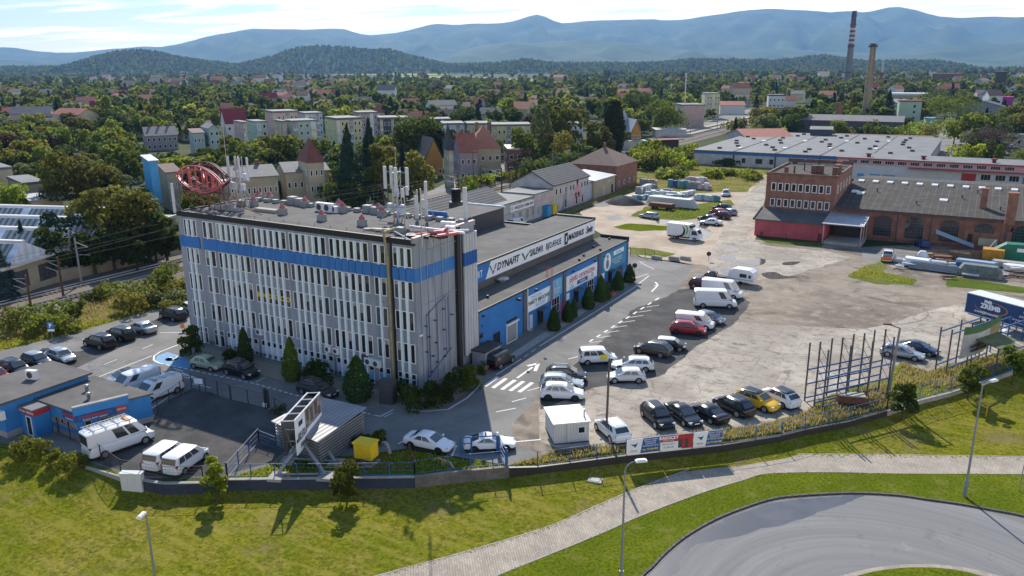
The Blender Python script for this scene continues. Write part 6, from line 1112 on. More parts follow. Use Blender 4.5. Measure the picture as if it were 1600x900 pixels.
for i,(x,y,co_,lb)in enumerate(((1461,181,'silver','small silver car farthest up the side street'),(1456,190,'white','white car on the side street beside the light green block'),(1452,203,'darkgrey','dark car parked low on the side street'),(1450,209,'silver','silver car nearest on the side street'),(1481,194,'black','black car on the far kerb of the side street'),(1478,202,'blue','blue car on the far kerb of the side street'),(1597,246,'grey','grey car at the picture edge by the garage row'),(1580,231,'white','white car by the garage row'),(1570,243,'darkgrey','dark car behind the bare brown tree'),(1165,196,'white','white car on the station forecourt'),(1190,180,'blue','blue car on the station forecourt'))):
 car('hatch',co_,(x,y),(x+(4 if i>5 else 1),y-1 if i>5 else y-4),lb,'small parked cars in the far yards')
p=[o for o in COL.objects if o.get('label')=='white minivan with a yellow sticker on its door'][0];m=MB();m.box(.1,.9,-.935,-.925,.7,1.25);m.build('door_sticker',MT['ink_yellow'],p)
p=[o for o in COL.objects if 'orange tailgate' in o.get('label','')][0];m=MB();m.box(-2.68,-2.61,-.85,.85,.5,1.02);m.build('tailgate',PC['orange'],p)
p=G(1070,374);q=G(1094,377);t=thing('box_truck','white box truck with dark and green arcs on its side, by the puddles','truck',p,math.atan2(q.y-p.y,q.x-p.x))
part('cargo_box','white_paint',t,(-3.4,1.2,-1.1,1.1,.75,3.15));m=MB();layers(m,[loop8(1.25,3.35,1.0,.45,.1),loop8(1.25,3.3,1.0,1.15,.12),loop8(1.25,2.7,.9,2.2,.15)]);m.build('cab',PC['white'],t)
m=MB();m.add([(3.22,-.8,1.28),(3.22,.8,1.28),(2.78,.75,2.1),(2.78,-.75,2.1)],[(0,1,2,3)]);m.build('windscreen',MT['car_glass'],t);m=MB();m.add([(1.7,-1.0,1.25),(3.0,-1.0,1.25),(2.6,-.93,2.05),(1.7,-.93,2.05)],[(0,1,2,3)]);m.build('side_window',MT['car_glass'],t);part('chassis','car_trim',t,(-3.3,3.2,-.8,.8,.4,.75));part('cooling_unit','car_trim',t,(1.2,1.7,-.8,.8,2.5,3.0))
for x in(-2.2,2.4):
 for sg in(1,-1):m=MB();m.tube((x,sg*.98-.12,.4),(x,sg*.98+.12,.4),.4,14);wh=m.build('wheel',MT['tyre'],t);m=MB();m.tube((x,sg*1.09,.4),(x,sg*1.11,.4),.24,10);m.build('rim',MT['rim'],wh)
def arc(col_,r0,r1,cx_,cz,a0,a1):
 m=MB()
 for i in range(14):b0,b1=a0+(a1-a0)*i/14,a0+(a1-a0)*(i+1)/14;th=math.sin(PI*(i+.5)/14);m.add([(cx_+(r0+(r1-r0)*k)*math.cos(b),-1.108,cz+(r0+(r1-r0)*k)*math.sin(b))for k,b in((0,b0),(th,b0),(th,b1),(0,b1))],[(0,1,2,3)])
 m.build('side_graphic',MT[col_],t)
arc('ink_black',1.1,1.55,-1.0,2.0,-1.9,.9);mat('ink_green',(.12,.42,.03),.5,0);arc('ink_green',1.5,1.85,-.75,2.0,-.9,1.0)
p=G(1160,443);t=thing('caravan','small white caravan with rounded ends beside the black pickup','caravan',p,math.radians(-5));m=MB();m.extry([(-1.9,.5),(1.9,.5),(2.05,1.2),(1.85,2.1),(1.2,2.45),(-1.2,2.45),(-1.85,2.1),(-2.05,1.2)],-1.0,1.0);m.build('body',PC['white'],t);m=MB();m.box(-.2,.9,-1.02,-1.0,1.2,1.8);m.box(1.2,1.6,-1.02,-1.0,1.2,1.7);m.build('window',MT['car_glass'],t);part('drawbar','car_trim',t,(-3.2,-1.8,-.08,.08,.4,.5));part('stripe','pale_blue_steel',t,(-1.95,1.95,-1.015,-1.0,.8,.95))
for sg in(1,-1):m=MB();m.tube((0,sg*.9-.1,.32),(0,sg*.9+.1,.32),.32,12);m.build('wheel',MT['tyre'],t)
pa,pb=G(1512,502),G(1640,540);pa.z=pb.z=0;d_=(pb-pa).normalized();t=thing('advert_trailer','long dark blue curtain-side trailer with white lettering inside an orange oval','trailer',pa,math.atan2(d_.y,d_.x))
mat('curtain_blue',(.016,.055,.16),.5,.12,.8);part('body','curtain_blue',t,(-.6,12.9,.0,2.5,1.15,3.75));part('roof','skylight_white',t,(-.65,12.95,-.04,2.54,3.75,3.85));part('front_frame','white_paint',t,(-.68,-.6,-.03,2.53,1.05,3.76));part('chassis','car_trim',t,(-.4,12.6,.4,2.1,.85,1.14));part('bottom_rail','ink_white',t,(-.6,12.9,-.03,-.001,1.1,1.2));part('support_leg','car_trim',t,(2.2,2.4,.4,.6,0,.9),(2.2,2.4,1.9,2.1,0,.9))
for x in(8.2,9.5,10.8):
 for y in(.25,2.25):m=MB();m.tube((x,y-.18,.5),(x,y+.18,.5),.5,14);m.build('wheel',MT['tyre'],t)
wtext('FMB',.55,'ink_white',t,(2.35,-.02,3.22),'f',bold=.03);wtext('ZREMB',.85,'ink_white',t,(2.75,-.02,2.6),'f',bold=.04);wtext('zremb@fmbzremb.pl',.42,'ink_white',t,(2.5,-.02,1.75),'f',bold=.01);wtext('www.fmbzremb.pl',.62,'ink_white',t,(9.3,-.02,3.1),'f',bold=.03);wtext('Jelenia G\u00f3ra, ul. W. Pola',.44,'ink_white',t,(8.7,-.02,2.55),'f',shear=.2);wtext('przyczepy, naczepy, kontenery\nkonstrukcje stalowe',.36,'ink_white',t,(7.6,-.02,1.85),'f')
m=MB()
for i in range(40):
 a0,a1=PI*1.0+i/40*PI*1.55,PI*1.0+(i+1)/40*PI*1.55;k=.22*math.sin(PI*(i+.5)/40)+.05
 m.add([(2.75+(2.1+s_)*math.cos(a),-.012,2.58+(.72+s_*.6)*math.sin(a))for s_,a in((0,a0),(k,a0),(k,a1),(0,a1))],[(0,1,2,3),(3,2,1,0)])
m.build('logo_ring',mat('logo_orange',(.72,.36,.10),.5,0),t)
#walls, fences, street furniture, yard goods
def G2(x,y,z=0.0):p=G(x,y,z);return(p.x,p.y)
def wallrun(name,label,pts,th,z0,z1,mt,cap=None):
 t=thing(name,label,'wall',(0,0,0));m=MB();c=MB()
 for a_,b2 in zip(pts,pts[1:]):
  a_,b2=Vector((*a_,0)),Vector((*b2,0));d=(b2-a_).normalized();n_=Vector((-d.y,d.x,0))*th/2
  m.prism([(a_+n_)[:2],(b2+n_)[:2],(b2-n_)[:2],(a_-n_)[:2]],z0,z1)
  if cap:n_=n_*1.25;c.prism([(a_+n_)[:2],(b2+n_)[:2],(b2-n_)[:2],(a_-n_)[:2]],z1,z1+.06)
 m.build('wall_body',MT[mt],t)
 if cap:c.build('coping',MT[cap],t)
 return t
mat('blue_grey_wall',(.035,.045,.075),.7,.2,1.5);brickmat('rubble_stone',(.15,.135,.115),(.09,.08,.07),(.2,.185,.16),2.2);mat('fence_blue',(.03,.12,.30),.5,.12,3);mat('fence_dark',(.035,.036,.04),.55,.15,3);mat('wood_brown',(.16,.105,.065),.85,.25,2);mat('pole_wood',(.12,.10,.08),.9,.2,2);mat('pole_concrete',(.28,.26,.235),.85,.15,2);mat('galv_pole',(.27,.29,.31),.45,.12,2,.4)
wp={(x,y):G2(x,y)for x,y,z,s in WALL}
wallrun('retaining_wall','low blue-grey boundary wall in front of the white minivans and the billboard',[wp[(190,746)],wp[(224,753)],wp[(256,758)],wp[(318,757)],wp[(355,752)],wp[(500,750)],wp[(648,748)]],.28,-1.3,.16,'blue_grey_wall','concrete')
wallrun('retaining_wall','rough stone boundary wall between the blue-grey wall and the blue gate',[wp[(648,748)],wp[(700,741)],wp[(795,732)]],.32,-1.3,.22,'rubble_stone')
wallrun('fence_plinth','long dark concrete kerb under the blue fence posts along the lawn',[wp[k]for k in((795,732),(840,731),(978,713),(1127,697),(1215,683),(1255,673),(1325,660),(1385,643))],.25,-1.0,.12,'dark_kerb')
wallrun('fence_plinth','weathered concrete kerb under the fence beside the rack frames',[wp[k]for k in((1385,643),(1437,626),(1485,614),(1550,592),(1600,574),(1800,510))],.25,-.9,.1,'concrete')
wallrun('kerb_wall','short grey kerb at the lawn edge by the yellow bushes',[wp[(130,729)],wp[(190,746)]],.2,-.5,.1,'concrete')
def fence(label,pts,h_,mt,sp=2.5,z=0.1,wires=6,rail=True,r=.035,vert=0,name='mesh_fence',bent=0):
 P=[Vector((*p,z))for p in pts];t=thing(name,label,'fence',P[0]);m=MB();w_=MB();np_=0
 for a_,b2 in zip(P,P[1:]):
  L_=(b2-a_).length;n=max(1,round(L_/sp))
  for i in range(n+(1 if b2 is P[-1]else 0)):
   q=a_.lerp(b2,i/n)-P[0];q.z=0;mm=MB();mm.box(-r,r,-r,r,0,h_);mm.build('post',MT[mt],t,q);np_+=1
  for k in range(wires):zz_=.08+(h_-.12)*k/max(1,wires-1);w_.tube(a_-P[0]+Vector((0,0,zz_)),b2-P[0]+Vector((0,0,zz_)),.008 if 0<k<wires-1 else(.022 if rail else .01),4)
  if vert:
   for i in range(int(L_/vert)):q=a_.lerp(b2,i*vert/L_)-P[0];w_.tube((q.x,q.y,.05),(q.x,q.y,h_-.05),.006,3)
 w_.build('mesh_panel',MT[mt],t);return t
fence('dark mesh fence around the van yard by the lawn',[G2(75,668),G2(130,700),G2(190,744),G2(256,756),G2(318,755),G2(355,750)],1.5,'fence_dark',2.2,vert=.3)
fence('dark fence between the van yard and the office lane',[G2(228,660),G2(300,608),G2(322,613),G2(360,625)],1.6,'fence_dark',1.9,vert=.3)
fence('dark panel fence continuing past the gate pier to the tilted billboard',[G2(362,627),G2(415,640),G2(447,655)],1.6,'fence_dark',2.2,vert=.3)
fence('blue fence on top of the blue-grey wall',[G2(356,748),G2(430,747),G2(500,747),G2(570,746),G2(648,745)],1.2,'fence_blue',2.3,.16,4)
fence('blue side fence going back from the wall to the gate by the billboard',[G2(356,748),G2(405,692)],1.35,'fence_blue',2.2,.1,4)
fence('short blue fence with a white top rail beside the billboard',[G2(405,692),G2(440,706)],1.2,'fence_blue',2.0,.1,4)
fence('thin rusty rail fence around the yellow cabinet',[G2(530,737),G2(600,735),G2(648,731),G2(640,712)],1.1,'rust',2.0,.05,3)
fence('blue post fence on the stone wall',[G2(648,745),G2(700,738),G2(770,731),G2(793,729)],1.3,'fence_blue',2.3,.22,3)
fence('long blue post fence in the dry grass up to the advertising banners',[G2(840,729),G2(890,723),G2(932,717),G2(978,711)],1.35,'fence_blue',2.4,.1,4)
fence('blue fence carrying the advertising banners',[G2(978,711),G2(1030,705),G2(1080,700),G2(1127,695)],1.45,'fence_blue',2.6,.1,3)
fence('blue post fence between the banners and the bend of the kerb',[G2(1127,695),G2(1180,688),G2(1221,681),G2(1257,671),G2(1293,663),G2(1328,656),G2(1385,641)],1.3,'fence_blue',2.6,.1,4)
fence('wire fence climbing past the rack frames',[G2(1385,641),G2(1437,624),G2(1485,612),G2(1550,590),G2(1600,572),G2(1700,540)],1.5,'fence_blue',2.8,.1,5,vert=.35)
fence('wire fence at the far end of the hall car park',[G2(985,400),G2(1008,403),G2(1022,405)],1.5,'fence_dark',2.6,.0,5,vert=.4)
fence('sagging wire fence in front of the brick hall',[G2(1395,400),G2(1432,402),G2(1460,401)],1.6,'fence_dark',4,.0,4)
t=thing('plank_fence','brown plank fence behind the scrap row','fence',G(1456,404));m=MB();L_=(G(1548,408)-G(1456,404));n=40
for i in range(n):q=L_*(i/n);m.box(q.x,q.x+.16,q.y-.03,q.y+.03,0,1.7+.08*math.sin(i*3.1))
m.build('plank_panel',MT['wood_brown'],t)
t=thing('sliding_gate','blue steel gate frame standing beside the white coupe','gate',G(720,712));e=G(780,708)-G(720,712);e2=G(791,731)-G(720,712)
for q in(Vector(),e*.28,e*.95,e):m=MB();m.box(q.x-.06,q.x+.06,q.y-.06,q.y+.06,0,1.75);m.build('post',MT['fence_blue'],t)
for q in(e2,):m=MB();m.box(q.x-.07,q.x+.07,q.y-.07,q.y+.07,0,1.9);m.build('post',MT['fence_blue'],t)
m=MB()
for zz_ in(.15,1.7):m.path([(0,0,zz_),(e.x,e.y,zz_)],.06,6)
for zz_ in(.2,.7,1.2,1.7):m.path([(e.x,e.y,zz_),(e2.x,e2.y,zz_)],.03,5)
m.path([(e.x*.28,e.y*.28,1.1),(0,0,1.2)],.05,5);m.build('gate_rail',MT['fence_blue'],t)
A=G(464,712,1.7);B=G(503,664,1.7);hA=hgt(A,657);hB=hgt(B,614.5);d_=Vector((B.x-A.x,B.y-A.y,0));Lb=d_.length;az=math.atan2(d_.y,d_.x);c0=G(478,735)
t=thing('billboard','tilted two-sided billboard on slanted steel legs by the boundary wall','billboard',(A.x,A.y,0),az);hh=(hA+hB)/2
part('front_panel','sign_white',t,(0,Lb,-.06,0,1.7,1.7+hh));part('back_panel','dark_grey_metal',t,(-.2,Lb-.2,1.0,1.06,1.7,1.7+hh))
mat('poster_photo',(.10,.085,.07),.5,.6,1.4,col2=(.42,.40,.37));ps=part('poster_photo','poster_photo',t,(Lb*.36,Lb,-.075,-.061,1.7+hh*.42,1.7+hh*.99));m=MB()
for x0,x1,z0_,z1_ in((.40,.50,.62,.97),(.56,.66,.5,.9),(.72,.84,.55,.97),(.86,.95,.45,.7)):m.box(Lb*x0,Lb*x1,-.08,-.076,1.7+hh*z0_,1.7+hh*z1_)
m.build('poster_detail',MT['tile_brown'],ps);m=MB();m.box(Lb*.12,Lb*.26,-.075,-.061,1.7+hh*.72,1.7+hh*.86);m.build('logo_block',MT['ink_black'],ps)
def btext(s_,size,x,z,mt='ink_black'):return text(s_,size,MT[mt],t,(Lb*x,-.085,1.7+hh*z),(R90,0,0),ext=.003,bold=.01)
btext('SALON',.5,.2,.50);btext('MEBLOWY',.5,.2,.38);btext('500 m',.55,.25,.16);btext('\u25ba',.5,.6,.16)
m=MB()
for k in range(5):x=Lb*k/4;m.path([(x,0,1.72+hh),(x-.2,1.0,1.72+hh)],.05,6)
m.path([(0,-.03,1.74+hh),(Lb,-.03,1.74+hh)],.06,6);m.path([(-.2,1.03,1.74+hh),(Lb-.2,1.03,1.74+hh)],.06,6);m.build('top_frame',MT['white_paint'],t)
m=MB();m.path([(-.1,.1,1.7),(-.2,.95,1.7+hh)],.05,5);m.path([(-.1,.95,1.9),(-.1,.1,1.7+hh)],.05,5)
for k in range(3):m.path([(-.1,.05,1.7+hh*k/3+.3),(-.2,.95,1.7+hh*k/3+.3)],.04,5)
m.build('side_frame',MT['steel_dark'],t)
iv=Matrix.Rotation(-az,4,'Z');loc_=lambda p:iv@(Vector((p.x,p.y,0))-Vector((A.x,A.y,0)))
F1,F2,F3,F4=[loc_(G(*p))for p in((433,747),(509,746),(451,722),(525,726))]
def leg(f,top):m=MB();m.tube((f.x,f.y,.2),top,.16,8);m.build('leg',MT['galv_pole'],t)
leg(F1,(Lb*.15,.2,2.2));leg(F2,(Lb*.3,.2,2.2));leg(F3,(Lb*.55,1.2,2.2));leg(F4,(Lb*.75,.6,2.4))
m=MB();m.path([(F1.x,F1.y,.35),(F2.x,F2.y,.35)],.09,6);m.path([(F3.x,F3.y,.35),(F4.x,F4.y,.35)],.09,6);m.build('cross_beam',MT['galv_pole'],t)
for f in(F1,F2,F3,F4):part('footing','concrete',t,(f.x-.7,f.x+.7,f.y-.6,f.y+.6,0,.25))
def lamp(label,base,ytop,head,curved=False,r0=.11):
 h_=hgt(base,ytop);t=thing('street_lamp',label,'street lamp',base)
 hd=G(head[0],head[1],base.z+h_)-base;hd.z=0;dn=hd.normalized();Lh=max(.5,hd.length)
 m=MB();m.tube((0,0,0),(0,0,h_*.93 if curved else h_),r0,10,r0*.5);m.tube((0,0,0),(0,0,1.5),r0*1.35,10);m.build('pole',MT['galv_pole'],t)
 m=MB()
 if curved:m.path([dn*(.0+Lh*.65*(1-math.cos(a_)))+Vector((0,0,h_*.93+h_*.07*math.sin(a_)))for a_ in[PI/2*i/6 for i in range(7)]],.045,6)
 else:m.path([(0,0,h_-.1),tuple(dn*Lh*.6+Vector((0,0,h_+.12)))],.045,6)
 m.build('arm',MT['galv_pole'],t);m=MB();q=dn*Lh*.95+Vector((0,0,h_+.12-(.12 if curved else 0)));m.ob(q,(.75,.28,.12),math.atan2(dn.y,dn.x));q2=q+Vector((0,0,.09));m.ob(q2,(.6,.2,.07),math.atan2(dn.y,dn.x));m.build('lamp_head',MT['white_plastic'],t);return t
lamp('grey street lamp at the lower edge of the lawn, head turned towards the shop',GL(247,935),802,(222,808));lamp('slender curved street lamp in front of the advertising banners',GL(970,922),722,(1003,720),True);lamp('grey street lamp on the verge beside the paved path and the roundabout',GL(1507,776),601,(1553,597))
b=G(1389,612);h_=hgt(b,512);t=thing('yard_lamp','old concrete lamp post with a rusty head beside the rack frame','street lamp',b);m=MB();m.tube((0,0,0),(.25,.1,h_),.16,8,.11);m.build('pole',MT['pole_concrete'],t);m=MB();m.tube((.25,.1,h_-.05),(-.7,-.2,h_+.25),.06,6);m.ob((-.9,-.3,h_+.32),(.8,.3,.16),.3);m.build('lamp_head',MT['rust'],t)
b=G(947,684);h_=hgt(b,561);t=thing('wooden_pole','bare dark wooden pole between the site cabin and the white cars','pole',b);m=MB();m.tube((0,0,0),(.1,0,h_),.13,8,.1);m.build('pole',MT['pole_wood'],t);m=MB();m.tube((.1,0,h_),(.1,0,h_+.15),.06,6);m.build('cap',MT['dark_grey_metal'],t)
b=GL(1592,766);t=thing('sign_post','thin blue-grey post on the verge at the picture edge','post',b);m=MB();m.tube((0,0,0),(.05,0,2.4),.04,6);m.build('post',MT['galv_pole'],t)
b=GL(1540,651);t=thing('marker_stake','orange marker stake on the lawn near the street lamp','stake',b);m=MB();m.tube((0,0,0),(.05,0,1.1),.06,6);m.build('stake',MT['orange_lamp'],t)
b=GL(209,764);t=thing('utility_cabinet','white-grey utility cabinet on the lawn before the van yard fence','cabinet',b,.45);part('body','town_white',t,(-.9,.9,-.25,.25,-.2,1.45));part('lid','skylight_white',t,(-.95,.95,-.3,.3,1.45,1.55));part('door','town_white',t,(-.86,-.32,-.27,-.25,.05,1.38));part('door','town_white',t,(-.28,.28,-.27,-.25,.05,1.38));part('door','town_white',t,(.32,.86,-.27,-.25,.05,1.38))
b=GL(930,751);t=thing('manhole_slab','flat pale concrete slab lying in the lawn','slab',b,.2);part('slab','concrete',t,(-.6,.6,-.4,.4,-.05,.08));part('lid','dirty_white',t,(-.35,.35,-.25,.25,.08,.11))
b=G(603,706);t=thing('concrete_arch','grey curved concrete piece on the grass beside the yellow cabinet','concrete piece',b,-.4);m=MB();m.path([(.7*math.cos(a_),0,.1+.75*math.sin(a_))for a_ in[PI*i/8*.75 for i in range(9)]],.17,8);m.build('arch',MT['concrete'],t)
b=G(693,727);t=thing('timber_trestle','low yellow bent timber trestle on the grass behind the stone wall','trestle',b,-.1);m=MB();m.path([(-1.2,0,.05),(-.7,0,.5),(.7,0,.5),(1.2,0,.05)],.09,6);m.build('beam',MT['tan_duct'],t);part('foot','tan_duct',t,(-.15,.15,-.1,.1,0,.45))
def adv(pl,pr,label,lay):
 a_,b2=G(*pl,.2),G(*pr,.2);d=b2-a_;L_=d.length;t=thing('fence_banner',label,'banner',(a_.x,a_.y,.2),math.atan2(d.y,d.x));off=-.07
 part('sheet','ink_white',t,(0,L_,off-.02,off,.05,1.45))
 def tx(s_,x,z,sz,mt,**k):text(s_,sz,MT[mt],t,(L_*x,off-.034,z),(R90,0,0),ext=.003,**k)
 if lay=='w':
  m=MB();m.add([(L_*.42,off-.026,.05),(L_,off-.026,.05),(L_,off-.026,1.45),(L_*.5,off-.026,1.45)],[(0,1,2,3)]);m.build('dark_field',MT['ink_blue'],t)
  for i,s_ in enumerate(('SERWIS OKIEN','REGULACJA','NAPRAWY','WYMIANA SZYB')):tx(s_,.73,1.27-.2*i,.2,'ink_white')
  tx('tel. 75 000 000',.73,.35,.24,'ink_yellow',bold=.01);m=MB();m.add([(L_*.1,off-.03,1.0),(L_*.24,off-.03,.75),(L_*.36,off-.03,1.1),(L_*.25,off-.03,.95)],[(0,1,2,3)]);m.add([(L_*.2,off-.03,.9),(L_*.26,off-.03,.62),(L_*.33,off-.03,.95)],[(0,1,2)]);m.build('emblem',MT['ink_blue'],t);tx('OKNA',.22,.32,.22,'ink_grey')
 else:
  m=MB();m.box(0,L_,off-.028,off-.021,.82,1.45);m.box(L_*.66,L_,off-.027,off-.021,.05,.82);m.build('red_field',MT['red_paint'],t);tx('RAKOCZY',.25,1.2,.38,'ink_white',bold=.02);tx('BRAMY OKNA',.25,.95,.17,'ink_white');tx('PRODUCENT',.25,.6,.2,'ink_grey');tx('75 000 00',.25,.3,.24,'ink_grey')
  m=MB();m.box(L_*.55,L_*.66,off-.034,off-.029,.15,.98);m.box(L_*.76,L_*.86,off-.034,off-.029,.15,.98);m.build('door_picture',MT['dark_grey_metal'],t);
 return t
adv((978,711),(1029,704.5),'white and dark blue window-service banner at the cabin end of the fence','w');adv((1031,704.3),(1081,699),'red and white banner with pictures of two doors','r');adv((1082.5,698.8),(1127,694),'smaller white and dark blue window-service banner next to the two-door banner','w')
mat('rack_grey',(.09,.09,.095),.6,.2,2);mat('rack_blue',(.03,.11,.27),.5,.15,2)
R0,R1=G(1285,640),G(1386,616);d_=R1-R0;Lr=d_.length;t=thing('storage_rack','empty steel storage rack with blue beams beside the old lamp post','rack',(R0.x,R0.y,0),math.atan2(d_.y,d_.x));hR=hgt(G(1300,625),534)
for k in range(4):
 for j,y in enumerate((0,1.1,2.4)):
  m=MB();x=Lr*k/3+(.0 if j else .0);m.box(x-.06,x+.06,y-.06,y+.06,0,hR+(.5 if j==1 else 0));m.build('upright',MT['rack_grey'],t)
 m=MB()
 for i in range(5):m.path([(Lr*k/3,0,.3+i*hR/5.2),(Lr*k/3,1.1,.3+(i+1)*hR/5.2)],.025,4)
 m.build('bracing',MT['rack_grey'],t)
for z in(.25,1.75,3.3):
 for y in(0,1.1,2.4):m=MB();m.box(0,Lr,y-.04,y+.04,z,z+.14);m.build('beam',MT['rack_blue'],t)
b=G(1330,632);t=thing('rust_crate','rusty scrap crate under the storage rack','crate',b,.3);part('body','rust',t,(-1.4,1.4,-.6,.6,.1,1.0));part('lid','concrete',t,(-1.3,1.2,-.5,.6,1.0,1.12));part('skid','wood_brown',t,(-1.4,-1.2,-.6,.6,0,.1),(1.2,1.4,-.6,.6,0,.1))
R0,R1=G(1478,584),G(1540,560);d_=R1-R0;Lr=d_.length;az=math.atan2(d_.y,d_.x);t=thing('storage_rack','tall rack frame hung with a torn green and white banner','rack',(R0.x,R0.y,0),az);hR=hgt(R0,515)
for k in range(3):
 for y in(0,1.2):m=MB();x=Lr*k/2;m.box(x-.06,x+.06,y-.06,y+.06,0,hR);m.build('upright',MT['rack_grey'],t)
for z in(.6,hR-.6):
 for y in(0,1.2):m=MB();m.box(0,Lr,y-.05,y+.05,z,z+.14);m.build('beam',MT['rack_blue'],t)
t2=thing('torn_banner','sagging green and white banner torn at one side, on the rack frame','banner',(R0.x,R0.y,0),az);m=MB();n=14;gv=[]
for j in range(9):
 for i in range(n+1):u=i/n;v=j/8;gv.append((Lr*(.28+u*.95)-.25*v*(1-u),-.1-.25*math.sin(u*3.1)*v,hR*(.97-.10*math.sin(PI*u)*(1-v)*.8)-v*hR*(.72-.35*max(0,u-.5))))
fs=[(j*(n+1)+i,j*(n+1)+i+1,(j+1)*(n+1)+i+1,(j+1)*(n+1)+i)for j in range(8)for i in range(n)]
m.add(gv,[f for f in fs if f[0]//(n+1)>=2]);m.build('sheet',MT['dirty_white'],t2);m=MB();m.add([(x,y-.02,z)for x,y,z in gv],[f for f in fs if f[0]//(n+1)<2]);m.build('green_strip',mat('banner_green',(.05,.14,.05),.6,.2,1),t2);m=MB();m.add([(x,y-.025,z)for x,y,z in gv],[f for f in fs if f[0]%(n+1)>9 and f[0]//(n+1)>=2]);m.build('brown_picture',MT['tan_duct'],t2)
text('NAWIERZ SWOJ\nWLASNY DOM',.5,MT['ink_black'],t2,(Lr*.66,-.38,hR*.42),(R90,0,0),ext=.003,bold=.02)
b=G(1566,572);t=thing('bus_shelter','small open shelter with a mossy green pitched roof','shelter',b,az+.1);m=MB();m.extr([(-.2,2.5),(2.8,3.1),(2.8,3.2),(-.2,2.6)],-2.2,2.6);m.build('roof',mat('moss_roof',(.13,.14,.06),.9,.25,1.5),t);part('glass_panel','pale_blue_steel',t,(-2,2.4,-.1,-.04,1.9,2.5))
for x in(-2,.2,2.4):
 for y in(0,2.6):m=MB();m.tube((x,y,0),(x,y,2.5+.19*y),.07,6);m.build('post',MT['rack_grey'],t)
R0=G(1560,545);t=thing('storage_rack','low blue-topped rack frame behind the mossy shelter','rack',(R0.x,R0.y,0),az)
for k in range(5):
 for y in(0,1.6):m=MB();x=-2+k*1.9;m.box(x-.06,x+.06,y-.06,y+.06,0,2.6);m.build('upright',MT['rack_blue'],t)
for y in(0,1.6):m=MB();m.box(-2,5.6,y-.06,y+.06,2.5,2.66);m.build('beam',MT['rack_blue'],t)
m=MB();m.box(2,3.6,.3,1.4,1.5,1.6);m.box(2.1,3.4,.3,1.4,.8,.9);m.build('shelf_sheet',MT['white_plastic'],t)
#scrap row by the brick hall
wr3=random.Random(21)
def lbar(label,px,L_,n,r,mt,rz=0.0,rows=3,name='steel_bundle',cat='steel stack',z=.15,box=False):
 b=G(*px);L_*=.8;r*=.72;t=thing(name,label,cat,b,rz);m=MB()
 for j in range(rows):
  for i in range(n-j if not box else n):
   y=(i-(n-j*(0 if box else 1))/2)*r*2.1;z_=z+j*r*2+r;o=wr3.uniform(-.3,.3)
   if box:m.box(-L_/2+o,L_/2+o,y-r,y+r,z_-r,z_+r)
   else:m.tube((-L_/2+o,y,z_),(L_/2+o,y,z_),r,6)
 m.build('bars',MT[mt],t);m=MB()
 for x in(-L_*.35,0,L_*.35):m.box(x-.1,x+.1,-n*r*1.1,n*r*1.1,0,z)
 m.build('bearer',MT['wood_brown'],t);return t
lbar('flat stack of pale steel plates beside the orange-white pickup',(1403,409),5.0,3,.4,'galvanised',-.1,1,box=True)
lbar('long grey bundle of steel mesh tubes in the middle of the scrap row',(1463,424),10,6,.16,'galvanised',-.12,5)
lbar('white and grey machine frames at the near end of the scrap row',(1432,416),4.6,4,.3,'white_plastic',-.2,3,box=True)
lbar('blue lattice steel beams on the scrap row',(1490,415),6.0,3,.2,'rack_blue',-.15,2,box=True)
lbar('stack of dark timber pallets in the scrap row',(1500,405),4.0,6,.2,'wood_brown',-.1,4,box=True)
lbar('blue-grey beams under a white frame near the tarpaulin',(1525,418),7.0,4,.25,'pale_blue_steel',-.1,3,box=True)
lbar('light grey concrete posts beside the yellow skip',(1575,418),6.0,5,.22,'concrete',-.1,3,box=True)
lbar('bundle of pale pipes beyond the grey mesh tubes',(1455,412),5.0,5,.2,'light_panel',-.15,2)
lbar('orange-brown angle irons next to the blue lattice beams',(1470,408),3.4,4,.2,'rust',.2,3,box=True)
lbar('white steel panels at the picture edge of the scrap row',(1596,424),6.0,4,.3,'white_plastic',-.1,2,box=True)
lbar('low tan formwork frames behind the white machine frames',(1462,402),3.0,3,.18,'tan_duct',-.05,2,box=True)
lbar('rusty red beams lying on the ground at the picture edge',(1590,434),6.0,3,.14,'rust',-.1,1)
for i in range(26):
 x=wr3.uniform(1402,1600);y=wr3.uniform(408,436)if x>1470 else wr3.uniform(404,424);b=G(x,y);t=thing('scrap_piece','small steel piece lying loose in the scrap row','scrap',b,wr3.uniform(-.6,.6),'loose scrap pieces');m=MB();L_=wr3.uniform(.8,3.2)
 for j in range(wr3.randint(2,5)):yy=wr3.uniform(-.7,.7);zz_=wr3.uniform(.1,.9);m.box(-L_/2+wr3.uniform(0,.5),L_/2-wr3.uniform(0,.5),yy,yy+wr3.uniform(.08,.4),zz_,zz_+wr3.uniform(.06,.25))
 m.build('bars',MT[wr3.choice(['galvanised','white_plastic','rust','steel_dark','light_panel','wood_brown','rack_blue','concrete'])],t);part('bearer','wood_brown',t,(-L_*.4,-L_*.3,-.7,.7,0,.12))
b=G(1440,407);t=thing('wrapped_pallet','white plastic wrapped lump in the scrap row','wrapped goods',b);m=MB();layers(m,[loop8(-.9,.9,.8,.1,.2),loop8(-.8,.8,.75,1.2,.25),loop8(-.4,.5,.4,1.7,.2)],smooth=True);m.build('wrap',MT['skylight_white'],t);part('pallet','wood_brown',t,(-.9,.9,-.7,.7,0,.12))
b=G(1530,432);t=thing('tarpaulin_pile','heap under a wrinkled grey-green tarpaulin','tarpaulin',b,-.1);m=MB();layers(m,[loop8(-3.2,3.2,1.3,0,.3),loop8(-3.0,3.0,1.2,1.2,.4),loop8(-2.6,2.4,.8,1.9,.4)],smooth=False);m.build('sheet',mat('tarp',(.14,.16,.14),.6,.4,2),t);part('skid','wood_brown',t,(-3.3,3.3,-1.45,-1.3,0,.2))
